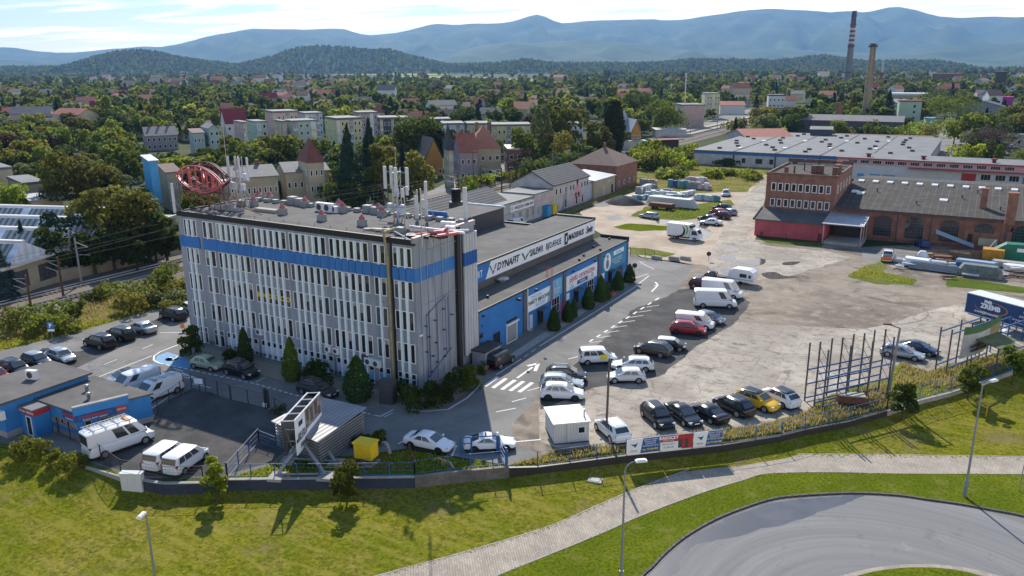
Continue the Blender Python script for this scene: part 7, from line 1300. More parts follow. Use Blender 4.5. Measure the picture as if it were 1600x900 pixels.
b=G(1550,409);t=thing('skip','ochre-yellow steel skip on the scrap row','skip',b);m=MB();m.extr([(-1.0,.1),(1.0,.1),(1.2,2.3),(-1.2,2.3)],-1.6,1.6);m.build('body',mat('skip_ochre',(.45,.22,.02),.6,.2,1.5),t)
for i in range(5):part('rib','skip_ochre',t,(-1.5+i*.72,-1.4+i*.72,-1.26,-1.1,.2,2.3))
b=G(1592,410);t=thing('press_container','big green press container with a sloping end','container',b);m=MB();m.extry([(-4.5,.4),(5,.4),(5,3.2),(-2.2,3.2),(-4.5,1.6)],-1.2,1.2);m.build('body',mat('container_green',(.01,.16,.10),.5,.15,1),t);part('label_plate','ink_white',t,(-.6,1.6,-1.23,-1.2,2.0,2.6));part('skid','car_trim',t,(-4.3,5,-1.1,1.1,.0,.4))
b=G(1548,402);t=thing('leaning_plank','pale plank leaning against the yellow skip','plank',b);m=MB();m.tube((-1.5,-1.5,.05),(.4,-1.3,3.4),.09,6);m.build('plank',MT['town_white'],t)
b=G(1440,279);t=thing('tyre_pile','long black heap of old tyres before the white pink-topped hall','tyres',b);m=MB()
for i in range(150):x=wr3.uniform(-8,8);y=wr3.uniform(-1.5,1.5);z=wr3.uniform(.1,2.0)*(1-abs(x)/11);m.tube((x,y,z),(x+wr3.uniform(-.1,.1),y+wr3.uniform(-.2,.2),z+.22),.36,8)
o=m.build('tyres',MT['tyre'],t);o['kind']='stuff'
#building-material pallets
mat('pal_teal',(.10,.28,.30),.6,.2,2);mat('pal_white',(.62,.64,.64),.55,.15,2);mat('pal_blue',(.03,.08,.30),.5,.2,2);mat('pal_pale',(.42,.50,.52),.6,.2,2);mat('pal_pink',(.48,.32,.34),.6,.2,2);mat('pal_grey',(.26,.27,.28),.7,.25,2)
def pal(px,col_,hh,lb,gr,w_=1.3):
 b=G(*px);t=thing('goods_pallet',lb,'pallet',b,wr3.uniform(-.15,.15),gr);part('pallet','wood_brown',t,(-w_/2,w_/2,-.5,.5,0,.14));m=MB();n=max(1,round(hh/.55));z=.14
 for k in range(n):i_=wr3.uniform(0,.05);m.box(-w_/2+i_,w_/2-i_,-.5+i_,.5-i_,z+.01,z+hh/n-.01);z+=hh/n
 m.build('goods',MT[col_],t)
def palrow(p0,p1,n,cols_,hh,lb,gr):
 for i in range(n):u=i/max(1,n-1);pal((p0[0]+(p1[0]-p0[0])*u,p0[1]+(p1[1]-p0[1])*u),wr3.choice(cols_),wr3.uniform(*hh),lb,gr)
palrow((983,312),(1066,312),20,['pal_teal','pal_pale','pal_white','pal_teal'],(.8,1.3),'pallet in the front row of teal and white goods','front pallet row');palrow((1012,305),(1060,307),12,['pal_white','pal_pale'],(.8,1.2),'pallet in the second row of white goods','second pallet row');palrow((1062,309),(1082,304),6,['pal_white','pal_pale'],(1.0,1.4),'pale pallet in the angled block of the yard goods','angled pallet block');palrow((1088,313),(1121,315),8,['pal_teal','pal_pale'],(1.2,1.5),'teal pallet in the separate row by the parked silver-blue car','separate teal pallets');palrow((997,303),(1020,296),8,['pal_grey','pal_white'],(1.2,1.8),'grey wrapped pallet at the gravel heap side','grey wrapped pallets');palrow((1020,301),(1048,302),8,['pal_blue','pal_pale','pal_blue'],(.6,1.0),'low blue-sheeted pallet in the middle of the goods yard','low blue pallets')
palrow((1003,292),(1023,293),6,['pal_grey','pal_white','pal_pink'],(1.6,2.3),'tall grey pallet stack at the meadow edge','tall grey pallet stacks');palrow((1064,294),(1074,292),3,['pal_teal'],(1.6,2.2),'tall teal pallet beside the pink wrapped stacks','tall teal pallets');palrow((1074,290),(1104,292),9,['pal_white','pal_pink','pal_pink'],(1.8,2.6),'tall pink and white wrapped pallet stack','tall pink pallet stacks');palrow((1078,295),(1108,297),8,['pal_pink','pal_white','pal_grey'],(1.0,1.9),'pink wrapped pallet in front of the tall pink stacks','lower pink pallets');palrow((1047,292),(1055,293),2,['pal_blue','pal_teal'],(1.0,2.2),'single blue pallet standing apart in the goods yard','lone blue pallets')
b=G(1050,323);t=thing('panel_stack','long stack of white concrete panels on the grass island','panel stack',b,-.12);m=MB()
for k in range(6):m.box(-6.5+k*.15,6.5-k*.3,-1.2,1.2,.3+k*.33,.58+k*.33)
m.build('panels',MT['town_white'],t);part('bearer','wood_brown',t,(-5,-4.7,-1.2,1.2,0,.3),(4.7,5,-1.2,1.2,0,.3))
b=G(1034,327);t=thing('rusty_trailer','rusty brown flat trailer in front of the white panel stack','trailer',b,-.1);part('bed','rust',t,(-2.8,2.8,-1,1,.7,1.5));part('drawbar','rust',t,(2.8,4.2,-.1,.1,.6,.75))
for x in(-1.8,1.8):
 for y in(-.9,.9):m=MB();m.tube((x,y-.12,.4),(x,y+.12,.4),.4,10);m.build('wheel',MT['tyre'],t)
b=G(975,318);t=thing('gravel_heap','dark grey gravel heap beside the pallets','gravel heap',b);m=MB();n=22;vs=[];
for j,(r,z)in enumerate(((4.6,0),(3.6,.7),(2.5,1.3),(1.3,1.75),(.3,1.9))):
 for i in range(n):a_=2*PI*i/n;k=1+.12*math.sin(a_*3+j);vs.append((r*1.15*k*math.cos(a_),r*.75*k*math.sin(a_),z*(1+.06*math.sin(a_*5+j))))
m.add(vs,[(j*n+i,j*n+(i+1)%n,(j+1)*n+(i+1)%n,(j+1)*n+i)for j in range(4)for i in range(n)]+[tuple(range(4*n,5*n))],0,True);m.build('heap',MT['dark_gravel'],t)
for(x,y),lb in(((1026,405),'concrete barrier block nearest the wire gate'),((1053,406),'concrete barrier block in the middle of three on the yard edge'),((1071,406),'concrete barrier block farthest from the wire gate')):
 t=thing('barrier_block',lb,'barrier',G(x,y),-.1,'concrete barrier blocks');part('block','concrete',t,(-.9,.9,-.35,.35,0,.55));part('ridge','concrete',t,(-.8,.8,-.2,.2,.55,.62))
def sign(label,px,ytop,mk,rz=0.0):
 b=G(*px);h_=hgt(b,ytop);t=thing('traffic_sign',label,'sign',b,VIEW-R90+rz);m=MB();m.tube((0,.04,0),(0,.04,h_),.035,6);m.build('post',MT['galv_pole'],t);mk(t,h_)
def disc(t,z,r,mt):m=MB();m.tube((0,.02,z),(0,0,z),r,16);m.build('plate_disc',MT[mt],t)
def pk(t,h_):m=MB();m.box(-.42,.42,0,.03,h_-.85,h_);m.build('sign_plate',MT['band_blue'],t);m=MB();m.box(-.42,.42,0,.03,h_-1.15,h_-.9);m.build('sub_plate',MT['ink_white'],t);text('P',.7,MT['ink_white'],t,(0,-.01,h_-.42),(R90,0,0),bold=.03,ext=.003)
sign('blue parking sign with a white P on the railway verge',(83,536),504,pk);sign('round dark sign back on a post at the hall corner',(991,437),412,lambda t,h_:disc(t,h_-.3,.4,'ink_black'));sign('round dark sign on a post at the puddle crossing',(1107,408),394,lambda t,h_:disc(t,h_-.3,.4,'ink_black'))
def wa(t,h_):m=MB();m.ob((0,0,h_-.4),(.55,.03,.55),0);m.build('sign_plate',MT['orange_lamp'],t)
sign('small orange work sign beside the office corner and the pavement',(286,518),505,wa)
b=G(876,503);t=thing('beach_flag','pink feather flag in front of the hall banners','flag',b);m=MB();m.tube((0,0,0),(0,0,3.0),.025,5);m.build('mast',MT['galv_pole'],t);m=MB();m.add([(.0,-.05,.6),(.05,.45,.9),(.08,.5,2.4),(.05,.3,2.95),(0,0,3.0)],[tuple(range(5)),tuple(range(5))[::-1]]);m.build('cloth',mat('flag_pink',(.48,.02,.16),.7,.1,2),t)
for(x,y),lb,s_ in(((758,577),'terracotta planter with a green shrub by the old off-roader',.55),((957,462),'brown half-barrel planter at the hall wall between clipped bushes',.6)):
 b=G(x,y);t=thing('planter',lb,'planter',b);m=MB();m.lathe([(s_*.7,0),(s_,s_*1.1),(s_*.9,s_*1.1),(s_*.85,s_*.95)],12);m.build('pot',MT['tile_orange'],t);m=MB()
 for i in range(60):a_,e_=wr3.uniform(0,6.28),wr3.uniform(.1,1.4);c_=Vector((s_*.9*math.cos(a_)*math.cos(e_),s_*.9*math.sin(a_)*math.cos(e_),s_*1.1+s_*math.sin(e_)));m.ob(c_,(.25,.02,.2),a_,tilt=e_)
 m.build('leaves',leafmat('leaf_pot',(.03,.07,.02),(.06,.12,.03)),t)
b=G(564,613);t=thing('info_post','slim bright blue post before the middle cypress','post',b);part('post','bright_blue_panel',t,(-.12,.12,-.08,.08,0,1.9));part('cap','white_paint',t,(-.15,.15,-.1,.1,1.9,2.0))
b=G(607,629);t=thing('dark_cabinet','tall dark cabinet near the office corner shrub','cabinet',b,.2);part('body','dark_grey_metal',t,(-.75,.75,-.5,.5,0,2.5));part('door','steel_dark',t,(-.65,.65,-.53,-.5,.1,2.4))
b=G(416,636);t=thing('gate_pier','dark gate post with a white lamp foot between the yard fences','post',b);part('post','fence_dark',t,(-.12,.12,-.12,.12,0,2.0),(.3,.42,-.1,.1,0,1.9));part('lamp','white_plastic',t,(-.2,.25,-.3,-.12,.1,.5))
b=G(312,612);t=thing('notice_board','small white notice on the van yard fence','notice',b,.3);part('board','sign_white',t,(-.5,.5,-.06,-.03,.9,1.5));part('stake','fence_dark',t,(-.04,.04,-.02,.04,0,1.4))
#railway masts and wires
mat('mast_rust',(.10,.05,.035),.8,.2,2)
cat_x={}
def ohl(px,py,ytop,label,mt,side):
 b=G(px,py);h_=min(11,hgt(b,ytop));t=thing('catenary_mast',label,'railway mast',b,0,'railway masts');m=MB();m.tube((0,0,0),(0,0,h_),.2,6,.13);m.build('mast',MT[mt],t)
 m=MB();m.path([(0,0,h_*.78),(side*3.2,0,h_*.86)],.06,5);m.path([(0,0,h_*.92),(side*3.0,0,h_*.86)],.04,5);m.path([(0,0,h_*.66),(side*3.4,0,h_*.70)],.05,5);m.build('bracket',MT['galv_pole'],t);return t
for x,y,yt,lb,mt,sd_ in((128,447,372,'pale lattice railway mast nearest the saw-tooth factory','pole_concrete',1),(100,468,402,'rusty railway mast beside the nearer track','mast_rust',-1),(52,500,430,'rusty railway mast low in the weeds at the railway verge','mast_rust',-1),(752,305,258,'railway mast behind the tiled workshop roof','mast_rust',1),(784,303,262,'brown railway mast by the white road of the villas','mast_rust',-1),(717,322,268,'dark railway mast over the workshop roof ridge','mast_rust',-1),(806,292,250,'railway mast at the bushes before the brick villa','mast_rust',1),(863,282,240,'railway mast behind the letter house','pole_concrete',1),(899,258,228,'grey railway mast in front of the dark thicket','pole_concrete',-1),(911,266,234,'second grey railway mast in front of the dark thicket','pole_concrete',-1),(1009,240,216,'railway mast before the station front','galv_pole',1),(1078,215,196,'railway mast at the station platform','galv_pole',1),(1120,205,178,'thin railway mast past the platform end','galv_pole',-1),(1176,188,160,'tall thin railway mast near the far curve','mast_rust',1)):
 ohl(x,y,yt,lb,mt,sd_)
t=thing('catenary_wires','overhead wires strung along the railway','wires',(0,0,6));m=MB()
for x in(-66.4,-71.8):
 for k in range(18):
  y0,y1=-60+k*40,-20+k*40
  m.path([(x,y0,.2),(x,y1,.2)],.03,3);m.path([(x,y0+(y1-y0)*i/6,1.6-.9*math.sin(PI*i/6))for i in range(7)],.03,3)
m.build('wire',MT['galv_pole'],t)
for x0,x1,lb in((-84,-80.5,'railway platform edge paved pink beside the station'),(-77.5,-74,'narrow pink-paved island platform between the tracks')):
 t=thing('railway_platform',lb,'platform',(0,0,0));part('slab','pavers',t,(x0,x1,300,470,0,.9));part('edge','concrete',t,(x1,x1+.3,300,470,0,.92))
for x,y,yt,lb in((707,318,276,'dark utility pole beside the station road'),(740,300,236,'utility pole in front of the orange villa'),(797,300,262,'short lamp pole at the railway bushes'),(608,345,297,'thin dark lamp pole behind the office roof masts')):
 b=G(x,y);h_=hgt(b,yt);t=thing('utility_pole',lb,'pole',b);m=MB();m.tube((0,0,0),(0,0,h_),.16,6,.1);m.build('pole',MT['pole_wood'],t);m=MB();m.ob((.4,0,h_),(1.2,.12,.12),.4);m.build('crossarm',MT['dark_grey_metal'],t)
 #vegetation
vr=random.Random(42);npr=np.random.default_rng(5)
leafmat('leaf_mid',(.066,.094,.012),(.125,.155,.022));leafmat('leaf_dark',(.030,.050,.011),(.062,.088,.016));leafmat('leaf_olive',(.090,.098,.015),(.15,.148,.028));leafmat('leaf_lime',(.11,.155,.014),(.19,.23,.024));leafmat('leaf_autumn',(.075,.088,.014),(.145,.138,.024),inst=.12);leafmat('leaf_silver',(.095,.12,.045),(.15,.175,.07));leafmat('leaf_conifer',(0.013,0.030,0.018),(0.027,0.053,0.027),trans=.1);leafmat('leaf_blue_conifer',(0.022,0.043,0.043),(0.044,0.069,0.062),trans=.1);leafmat('leaf_bronze',(.035,.022,.016),(.06,.035,.022));leafmat('leaf_thuja',(.03,.062,.012),(.062,.105,.02),trans=.2,inst=.2);leafmat('leaf_thuja_light',(.065,.12,.012),(.12,.17,.02),trans=.2);leafmat('leaf_scrub',(.085,.12,.025),(.15,.175,.045));leafmat('straw',(.22,.17,.075),(.33,.26,.13),inst=.2);leafmat('leaf_golden',(.105,.125,.016),(.18,.19,.028),inst=.1);leafmat('twig_brown',(.06,.045,.035),(.10,.075,.06),trans=.05)
mat('bark',(.075,.06,.048),.95,.3,4);mat('birch_bark',(.34,.33,.31),.85,.35,5)
def leafmesh(name,C_,Nn,size,mt,aspect=1.0):
 """many small leaf faces at C_ facing roughly Nn"""
 n=len(C_);C_=np.asarray(C_);Nn=np.asarray(Nn);Nn=Nn/np.maximum(1e-6,np.linalg.norm(Nn,axis=1,keepdims=True))
 r=npr.normal(size=(n,3));u=np.cross(Nn,r);u/=np.maximum(1e-6,np.linalg.norm(u,axis=1,keepdims=True));v=np.cross(Nn,u)
 s=(np.asarray(size)*npr.uniform(.6,1.35,n))[:,None];u=u*s*.5;v=v*s*.5*aspect
 V=np.stack([C_-u*.9-v*.6,C_+u*.7-v,C_+u+v*.7,C_-u*.5+v],1).reshape(-1,3)
 me=bpy.data.meshes.new(name);me.vertices.add(4*n);me.vertices.foreach_set('co',V.astype(np.float32).ravel());me.loops.add(4*n);me.loops.foreach_set('vertex_index',np.arange(4*n,dtype=np.int32));me.polygons.add(n);me.polygons.foreach_set('loop_start',np.arange(0,4*n,4,dtype=np.int32));me.polygons.foreach_set('loop_total',np.full(n,4,np.int32));me.materials.append(MT[mt]);me.update();return me
def blob_pts(n,c,r,shell=.55):
 d=npr.normal(size=(n,3));d/=np.linalg.norm(d,axis=1,keepdims=True);d[:,2]=np.where(d[:,2]<-.5,-d[:,2]*.6,d[:,2]);k=(shell+(1-shell)*npr.random(n)**.5)[:,None]
 return np.asarray(c)+d*k*np.asarray(r),d+npr.normal(size=(n,3))*.55
def crown_round(seed,h_,w_,n,size,mt,base=.22,lumps=11,name='crown'):
 rr=random.Random(seed);P,Q=[],[];zc=h_*(base+(1-base)*.5);rz_=h_*(1-base)*.5
 bl=[]
 for i in range(lumps):
  a_=2*PI*(i*.618+rr.random()*.25);u=(i+.5)/lumps;zz_=-0.75+1.6*u;rad=math.sqrt(max(.05,1-min(1,abs(zz_))**2.0))*rr.uniform(.45,1.0)
  bl.append(((w_*.5*rad*math.cos(a_),w_*.5*rad*math.sin(a_),zc+rz_*zz_*.86),w_*rr.uniform(.13,.30)))
 bl.append(((0,0,zc),w_*.30));tot=sum(b[1]**2 for b in bl)
 for c,r in bl:
  p,q=blob_pts(max(6,int(n*r*r/tot)),c,(r,r,r*rr.uniform(.75,1.0)));P.append(p);Q.append(q)
 return leafmesh(name,np.concatenate(P),np.concatenate(Q),size,mt)
def crown_cone(seed,h_,w_,n,size,mt,base=.08,name='crown',tiers=9):
 t=npr.random(n)**.75;z=h_*(base+(1-base)*(1-t));z=z;a_=npr.random(n)*2*PI;tier=np.abs(((z/h_*tiers)%1)-.5)*2
 R_=w_*.5*(t**.9)*(.55+.45*npr.random(n)**.6)*(.72+.28*tier)*(1+.18*np.sin(a_*3+seed+z));P=np.stack([R_*np.cos(a_),R_*np.sin(a_),z-R_*.16],1)
 Q=np.stack([np.cos(a_),np.sin(a_),np.full(n,.75)],1)+npr.normal(size=(n,3))*.45
 return leafmesh(name,P,Q,size,mt,.55)
def crown_col(seed,h_,w_,n,size,mt,base=.02,name='crown',power=.5):
 t=npr.random(n);z=h_*(base+(1-base)*t);a_=npr.random(n)*2*PI;prof_=np.clip((np.sin(PI*np.clip(t*.86+.10,0,1)))**power,.06,1)if base>0 else np.clip(np.minimum(1,.55+t*2.2)*(1-t)**.62*1.12,.05,1)
 R_=w_*.5*prof_*(.72+.28*npr.random(n)**.5)*(1+.16*np.sin(a_*4+seed+z*2.3)*np.sin(z*3.1+a_));P=np.stack([R_*np.cos(a_),R_*np.sin(a_),z],1);Q=np.stack([np.cos(a_),np.sin(a_),np.full(n,.35)],1)+npr.normal(size=(n,3))*.4
 return leafmesh(name,P,Q,size,mt)
def trunkmesh(h_,r,limbs=5,seed=0,spread=2.0,mt='bark',top=.75):
 rr=random.Random(seed);m=MB();m.tube((0,0,-.15),(rr.uniform(-.1,.1),rr.uniform(-.1,.1),h_*top),r,7,r*.35)
 for i in range(limbs):a_=rr.uniform(0,2*PI);z=h_*rr.uniform(.25,.6);m.tube((0,0,z),(spread*.6*math.cos(a_),spread*.6*math.sin(a_),z+h_*rr.uniform(.12,.25)),r*.4,5,r*.12)
 me=bpy.data.meshes.new('trunk');me.from_pydata(m.v,[],m.f);me.materials.append(MT[mt]);return me
def put(name,label,cat,loc,crown,trunk=None,s=1.0,rz=None,group=None):
 t=thing(name,label,cat,loc,vr.uniform(0,6.28)if rz is None else rz,group);t.scale=(s,s,s)if not hasattr(s,'__len__')else s
 o=bpy.data.objects.new('crown' if trunk else 'foliage',crown);COL.objects.link(o);o.parent=t
 if trunk:o=bpy.data.objects.new('trunk',trunk);COL.objects.link(o);o.parent=t
 return t
 #trees one can point at
def sap(base,ytop,wpx,label,mt='leaf_mid',kind='round',n=1500,size=.2,name='young_tree',cat='tree',base_f=.25,lumps=9,tr=.09,bmt='bark',grp=None):
 h_=hgt(base,ytop);dist=(Vector(base)-Vector(CAM)).length;w_=wpx*dist/F
 sd_=vr.randint(0,999);cr_={'round':lambda:crown_round(sd_,h_,w_,n,size,mt,base_f,lumps),'cone':lambda:crown_cone(sd_,h_,w_,n,size,mt),'col':lambda:crown_col(sd_,h_,w_,n,size,mt),'thuja':lambda:crown_col(sd_,h_,w_,n,size,mt,.0,power=.75)}[kind]()
 return put(name,label,cat,base,cr_,trunkmesh(h_,tr,4,sd_,w_*.5,bmt)if kind!='thuja' else None,1.0,0,grp)
sap(GL(339,786),712,32,'young tree on the lawn before the white minivans','leaf_lime','round',1700,.2,base_f=.02,lumps=13);sap(GL(543,785),722,44,'young tree at the wall in front of the yellow cabinet','leaf_mid','round',1700,.2,base_f=.04,lumps=12);sap(GL(1409,656),598,36,'dark young tree on the lawn at the bend of the kerb','leaf_dark','round',1300,.22,base_f=.1);sap(GL(1512,624),565,34,'dense young tree in front of the torn banner rack','leaf_mid','round',1500,.24,base_f=.1,lumps=12);sap(GL(1581,602),538,38,'young tree at the picture edge on the bright lawn','leaf_mid','round',1500,.24,base_f=.15)
TH=dict(name='conifer_shrub',cat='shrub',n=1900,size=.22)
for bx,by,yt,wp_,lb,mt in((384,566,513,25,'slim cypress nearest the pale green hatchback','leaf_thuja'),(457,594,527,30,'light green cypress in the middle of the office front','leaf_thuja_light'),(560,624,556,50,'big wide dark cypress by the blue info post','leaf_thuja')):sap(G(bx,by),yt,wp_,lb,mt,'thuja',**TH)
for bx,by,yt,wp_,lb in((865,516,480,22,'clipped conifer at the hall beside the roof ladder'),(887,502,471,20,'clipped conifer between the pink flag and the second door'),(896,496,466,13,'small clipped conifer right at the second hall door'),(919,482,448,22,'clipped conifer under the ceramics banner'),(938,471,430,22,'tall clipped conifer at the last pilaster of the hall'),(947,468,440,14,'thin clipped conifer beside the tall one at the last pilaster'),(965,452,424,22,'clipped conifer near the barrel planter'),(983,441,413,20,'clipped conifer at the far corner of the hall')):sap(G(bx,by),yt,wp_,lb,'leaf_thuja','thuja',**TH)
def bush(base,ytop,wpx,label,mt='leaf_dark',n=900,size=.22,name='shrub',dpx=None,grp=None):
 h_=max(.6,hgt(base,ytop));dist=(Vector(base)-Vector(CAM)).length;w_=wpx*dist/F;return put(name,label,'shrub',base,crown_round(vr.randint(0,999),h_*1.06,w_*1.1,n,size,mt,-.12,9,'foliage'),None,1.0,0,grp)
bush(G(297,556),512,34,'big round clipped bush at the far corner of the office','leaf_dark',1700);bush(G(358,561),546,20,'small dark bush between the round bush and the slim cypress','leaf_dark',500);bush(G(489,599),570,50,'low wide dark shrub beside the light green cypress','leaf_dark',1200);bush(G(627,626),590,18,'narrow dark bush at the dark cabinet','leaf_thuja',900);bush(G(657,636),606,52,'dark hedge bush under the office corner','leaf_dark',1500);bush(G(690,630),598,44,'dark bush in the middle of the office end planting','leaf_dark',1400);bush(G(727,612),572,42,'taller green bush beside the small lean-to','leaf_mid',1500);bush(G(752,585),570,12,'little green shrub by the old off-roader','leaf_mid',300)
bush(G(32,712),688,26,'golden clipped bush nearest the picture edge before the blue shop','leaf_golden',700,.18);bush(G(55,713),690,30,'golden-green clipped bush, second before the blue shop','leaf_golden',800,.18);bush(G(88,723),705,26,'golden clipped bush before the dark mesh fence','leaf_golden',700,.18);bush(G(115,731),712,34,'wide golden clipped bush nearest the white vans','leaf_golden',900,.18)
bush(G(590,690),678,30,'low creeping shrub beside the slatted shed','leaf_mid',600);bush(G(565,695),683,26,'low dark shrub under the shed eaves','leaf_dark',500);bush(G(437,644),636,18,'small weed tuft at the gate pier','leaf_mid',250,.15)
NT=[((190,408),292,100,'large tree with a reddish autumn crown beyond the railway','leaf_autumn','round',3000,.75),((232,402),318,70,'tree with a yellow-green crown beside the office corner','leaf_olive','round',2200,.7),((262,412),330,46,'dark tree hard against the office corner','leaf_dark','round',1600,.6),((152,398),330,44,'yellow-leaved tree in front of the saw-tooth roofs','leaf_golden','round',1500,.55),((125,335),232,78,'tall grey-green willow behind the saw-tooth roofs','leaf_olive','round',2400,.8),((178,322),262,56,'rounded silver-green willow beside the tall willow','leaf_silver','round',1500,.75),((18,345),283,50,'lime green birch beside the yellow factory wing','leaf_lime','round',1500,.6),((8,470),365,46,'blue-green spruce at the picture edge beyond the track','leaf_blue_conifer','cone',2400,.6),((45,432),345,34,'ragged dark pine in front of the saw-tooth roofs','leaf_conifer','cone',900,.6),((105,430),325,50,'dark spreading pine beside the pale railway mast','leaf_conifer','round',1500,.5),((75,425),360,36,'thin grey-leaved tree between the two dark pines','leaf_silver','round',500,.4),((150,430),362,40,'dark leafy tree on the railway bank','leaf_dark','round',1300,.55),((88,440),352,44,'dark tree on the factory side of the tracks, left of the pale mast','leaf_dark','round',1200,.55),((60,446),372,40,'small dark tree at the foot of the saw-tooth factory','leaf_dark','round',1000,.5),((180,424),352,44,'dark tree in the shade below the autumn crown','leaf_dark','round',1300,.55),((245,412),360,44,'dark tree between the shaded one and the office corner','leaf_dark','round',1300,.55),((25,455),392,34,'low dark tree beside the blue-green spruce','leaf_dark','round',900,.5),((215,425),372,44,'shaded tree under the autumn crown','leaf_dark','round',1300,.55),((70,310),255,60,'dark dense tree left of the tall willow','leaf_dark','round',1500,.8),((30,262),215,60,'broad dark tree above the yellow factory wing','leaf_dark','round',1400,.9),((205,300),228,44,'bright green tree right of the tall willow','leaf_mid','round',1300,.8),((549,330),195,70,'tall dark fir in front of the cream tower','leaf_conifer','cone',2600,.8),((582,322),185,62,'second tall dark fir right of the cream tower','leaf_conifer','cone',2400,.8),((600,330),218,46,'bronze-green tree beside the tall firs','leaf_olive','round',1600,.7),((632,315),222,34,'blue spruce behind the antenna mast','leaf_blue_conifer','cone',1500,.7),((655,318),234,52,'olive tree in front of the orange villa','leaf_olive','round',1600,.7),((655,262),180,82,'huge dark round tree above the orange villa','leaf_dark','round',3200,.9),((695,262),196,46,'dark tree right of the huge round one','leaf_dark','round',1500,.9),((432,272),242,34,'bright yellow-lime tree behind the rooftop sign','leaf_lime','round',1300,.7),((412,265),228,40,'yellow-lime maple left of the brighter one','leaf_lime','round',1300,.8),((470,312),262,50,'brown-green tree in front of the cream factory range','leaf_autumn','round',1600,.65),((503,318),255,36,'slim dark thuja beside the cream tower','leaf_olive','col',1400,.7),((540,335),288,60,'green tree before the tall firs','leaf_dark','round',1400,.6),((958,248),157,32,'very tall dark poplar beside the brick signal house','leaf_dark','col',3000,.9),((935,262),190,42,'golden-green tree left of the tall poplar','leaf_olive','round',2000,.8),((872,255),160,66,'big lit green tree above the letter house','leaf_mid','round',2600,.9),((846,262),165,34,'slim silvery tree left of the big lit one','leaf_silver','col',1600,.8),((865,268),205,60,'grey-green tree behind the letter house','leaf_olive','round',2000,.7),((818,270),198,46,'round tree in front of the yellow apartments','leaf_mid','round',1700,.8),((840,290),252,60,'dark thicket tree behind the workshops','leaf_dark','round',1700,.6),((880,276),240,56,'dark leafy tree over the beige unit','leaf_dark','round',1600,.6),((910,270),225,44,'dark tree between the railway masts','leaf_dark','round',1500,.7),((1040,210),162,62,'broad sunny tree beside the silver mast','leaf_mid','round',2200,.9),((992,190),146,46,'dark round tree behind the station','leaf_dark','round',1500,1.0),((1548,252),200,58,'bare brown-grey tree beside the garage row','twig_brown','round',1500,.5),((1510,262),225,40,'lime shrub tree left of the bare brown tree','leaf_lime','round',1400,.6),((1490,225),190,34,'yellow-lime bush tree at the side street','leaf_lime','round',1300,.7),((1536,215),168,26,'dark spruce in front of the grey gabled office','leaf_conifer','cone',1400,.7),((1385,196),140,36,'tall green spruce beside the yellow brick chimney','leaf_conifer','cone',1800,.9),((1330,192),145,34,'tall light green spruce left of the yellow brick chimney','leaf_olive','cone',1700,.9),((1462,172),138,40,'dark tree at the head of the side street','leaf_dark','round',1400,.9),((1330,208),190,18,'small lime poplar before the dark barn','leaf_lime','col',700,.7),((1345,206),185,34,'green tree before the dark barn','leaf_mid','round',1200,.7),((1308,215),188,30,'dark shrub tree at the short brick chimney','leaf_mid','round',900,.7),((1580,205),172,50,'green tree at the picture edge before the magenta box','leaf_mid','round',1500,.8),((1565,190),155,34,'dark spruce near the magenta box','leaf_conifer','cone',1400,.8),((1475,190),150,60,'wide tree on the far kerb of the side street','leaf_mid','round',1600,.8)]
for b_,yt,wpx,lb,mt,kd,n,sz in NT:
 sap(G(*b_),yt,wpx,lb,mt,kd,int(n*1.5),sz*.8,'conifer_tree' if 'conifer' in mt else 'poplar_tree' if kd=='col' else 'broadleaf_tree','tree',.12,13,.28)
 #shrubs on the railway bank and the meadow edge
BK=[(15,520),(38,505),(60,522),(85,505),(118,492),(20,490),(215,470),(240,478),(268,480),(285,470),(250,455),(150,470),(175,458),(100,520),(205,488),(270,492),(260,440)]
for i,(x,y)in enumerate(BK):
 hp_=min(vr.uniform(16,42 if x>200 or i<4 else 26),y-(491-.245*x))if x<222 else vr.uniform(18,44)
 if hp_>7:bush(G(x,y),y-hp_,vr.uniform(24,44),'rough green shrub on the grassy bank between the railway and the parking strip',vr.choice(['leaf_mid','leaf_scrub','leaf_silver','leaf_olive','leaf_mid']),700,.3,'bank_shrub',grp='shrubs on the railway bank')
for i in range(20):
 x=vr.uniform(0,275);y=466-x*.225-vr.uniform(10,24);bush(G(x,y),y-vr.uniform(6,14),vr.uniform(16,34),'pale green shrub on the far side of the railway tracks',vr.choice(['leaf_silver','leaf_scrub','leaf_mid']),400,.35,'bank_shrub',grp='shrubs beyond the tracks')
MD=[((990,1085),(240,268),34,'leaf_lime',14,34,'tall light green scrub between the station and the pallets','scrub between station and pallets'),((1130,1240),(196,222),16,'leaf_mid',14,26,'scrub along the far railway curve behind the warehouse','scrub behind the warehouse'),((1085,1200),(250,260),12,'leaf_dark',8,11,'dark hedge shrub along the warehouse front','hedge shrubs along the warehouse'),((1320,1450),(208,216),12,'leaf_mid',12,24,'green shrub behind the brick store','shrubs behind the brick store'),((720,860),(268,296),22,'leaf_mid',10,22,'green shrub on the verge between the villa road and the tracks','shrubs on the villa road verge'),((1040,1180),(268,284),14,'leaf_scrub',5,10,'low weed clump in the yellow meadow','weed clumps in the meadow')]
for(xa,xb),(ya,yb),n,mt,h0,h1,lb,gr in MD:
 for i in range(n):
  x=vr.uniform(xa,xb);y=vr.uniform(ya,yb);
  if 'station' in lb and x>1028:y=max(y,250);h1=min(h1,max(6,y-(236-.33*(x-1030))))
  if 'villa' in lb:y=306-(x-720)*.24+vr.uniform(-10,2)
  bush(G(x,y),y-vr.uniform(min(h0,h1),h1),vr.uniform(16,34),lb,vr.choice([mt,mt,'leaf_olive','leaf_lime' if mt!='leaf_dark' else mt]),380,.7 if y<280 else .4,'shrub',grp=gr)
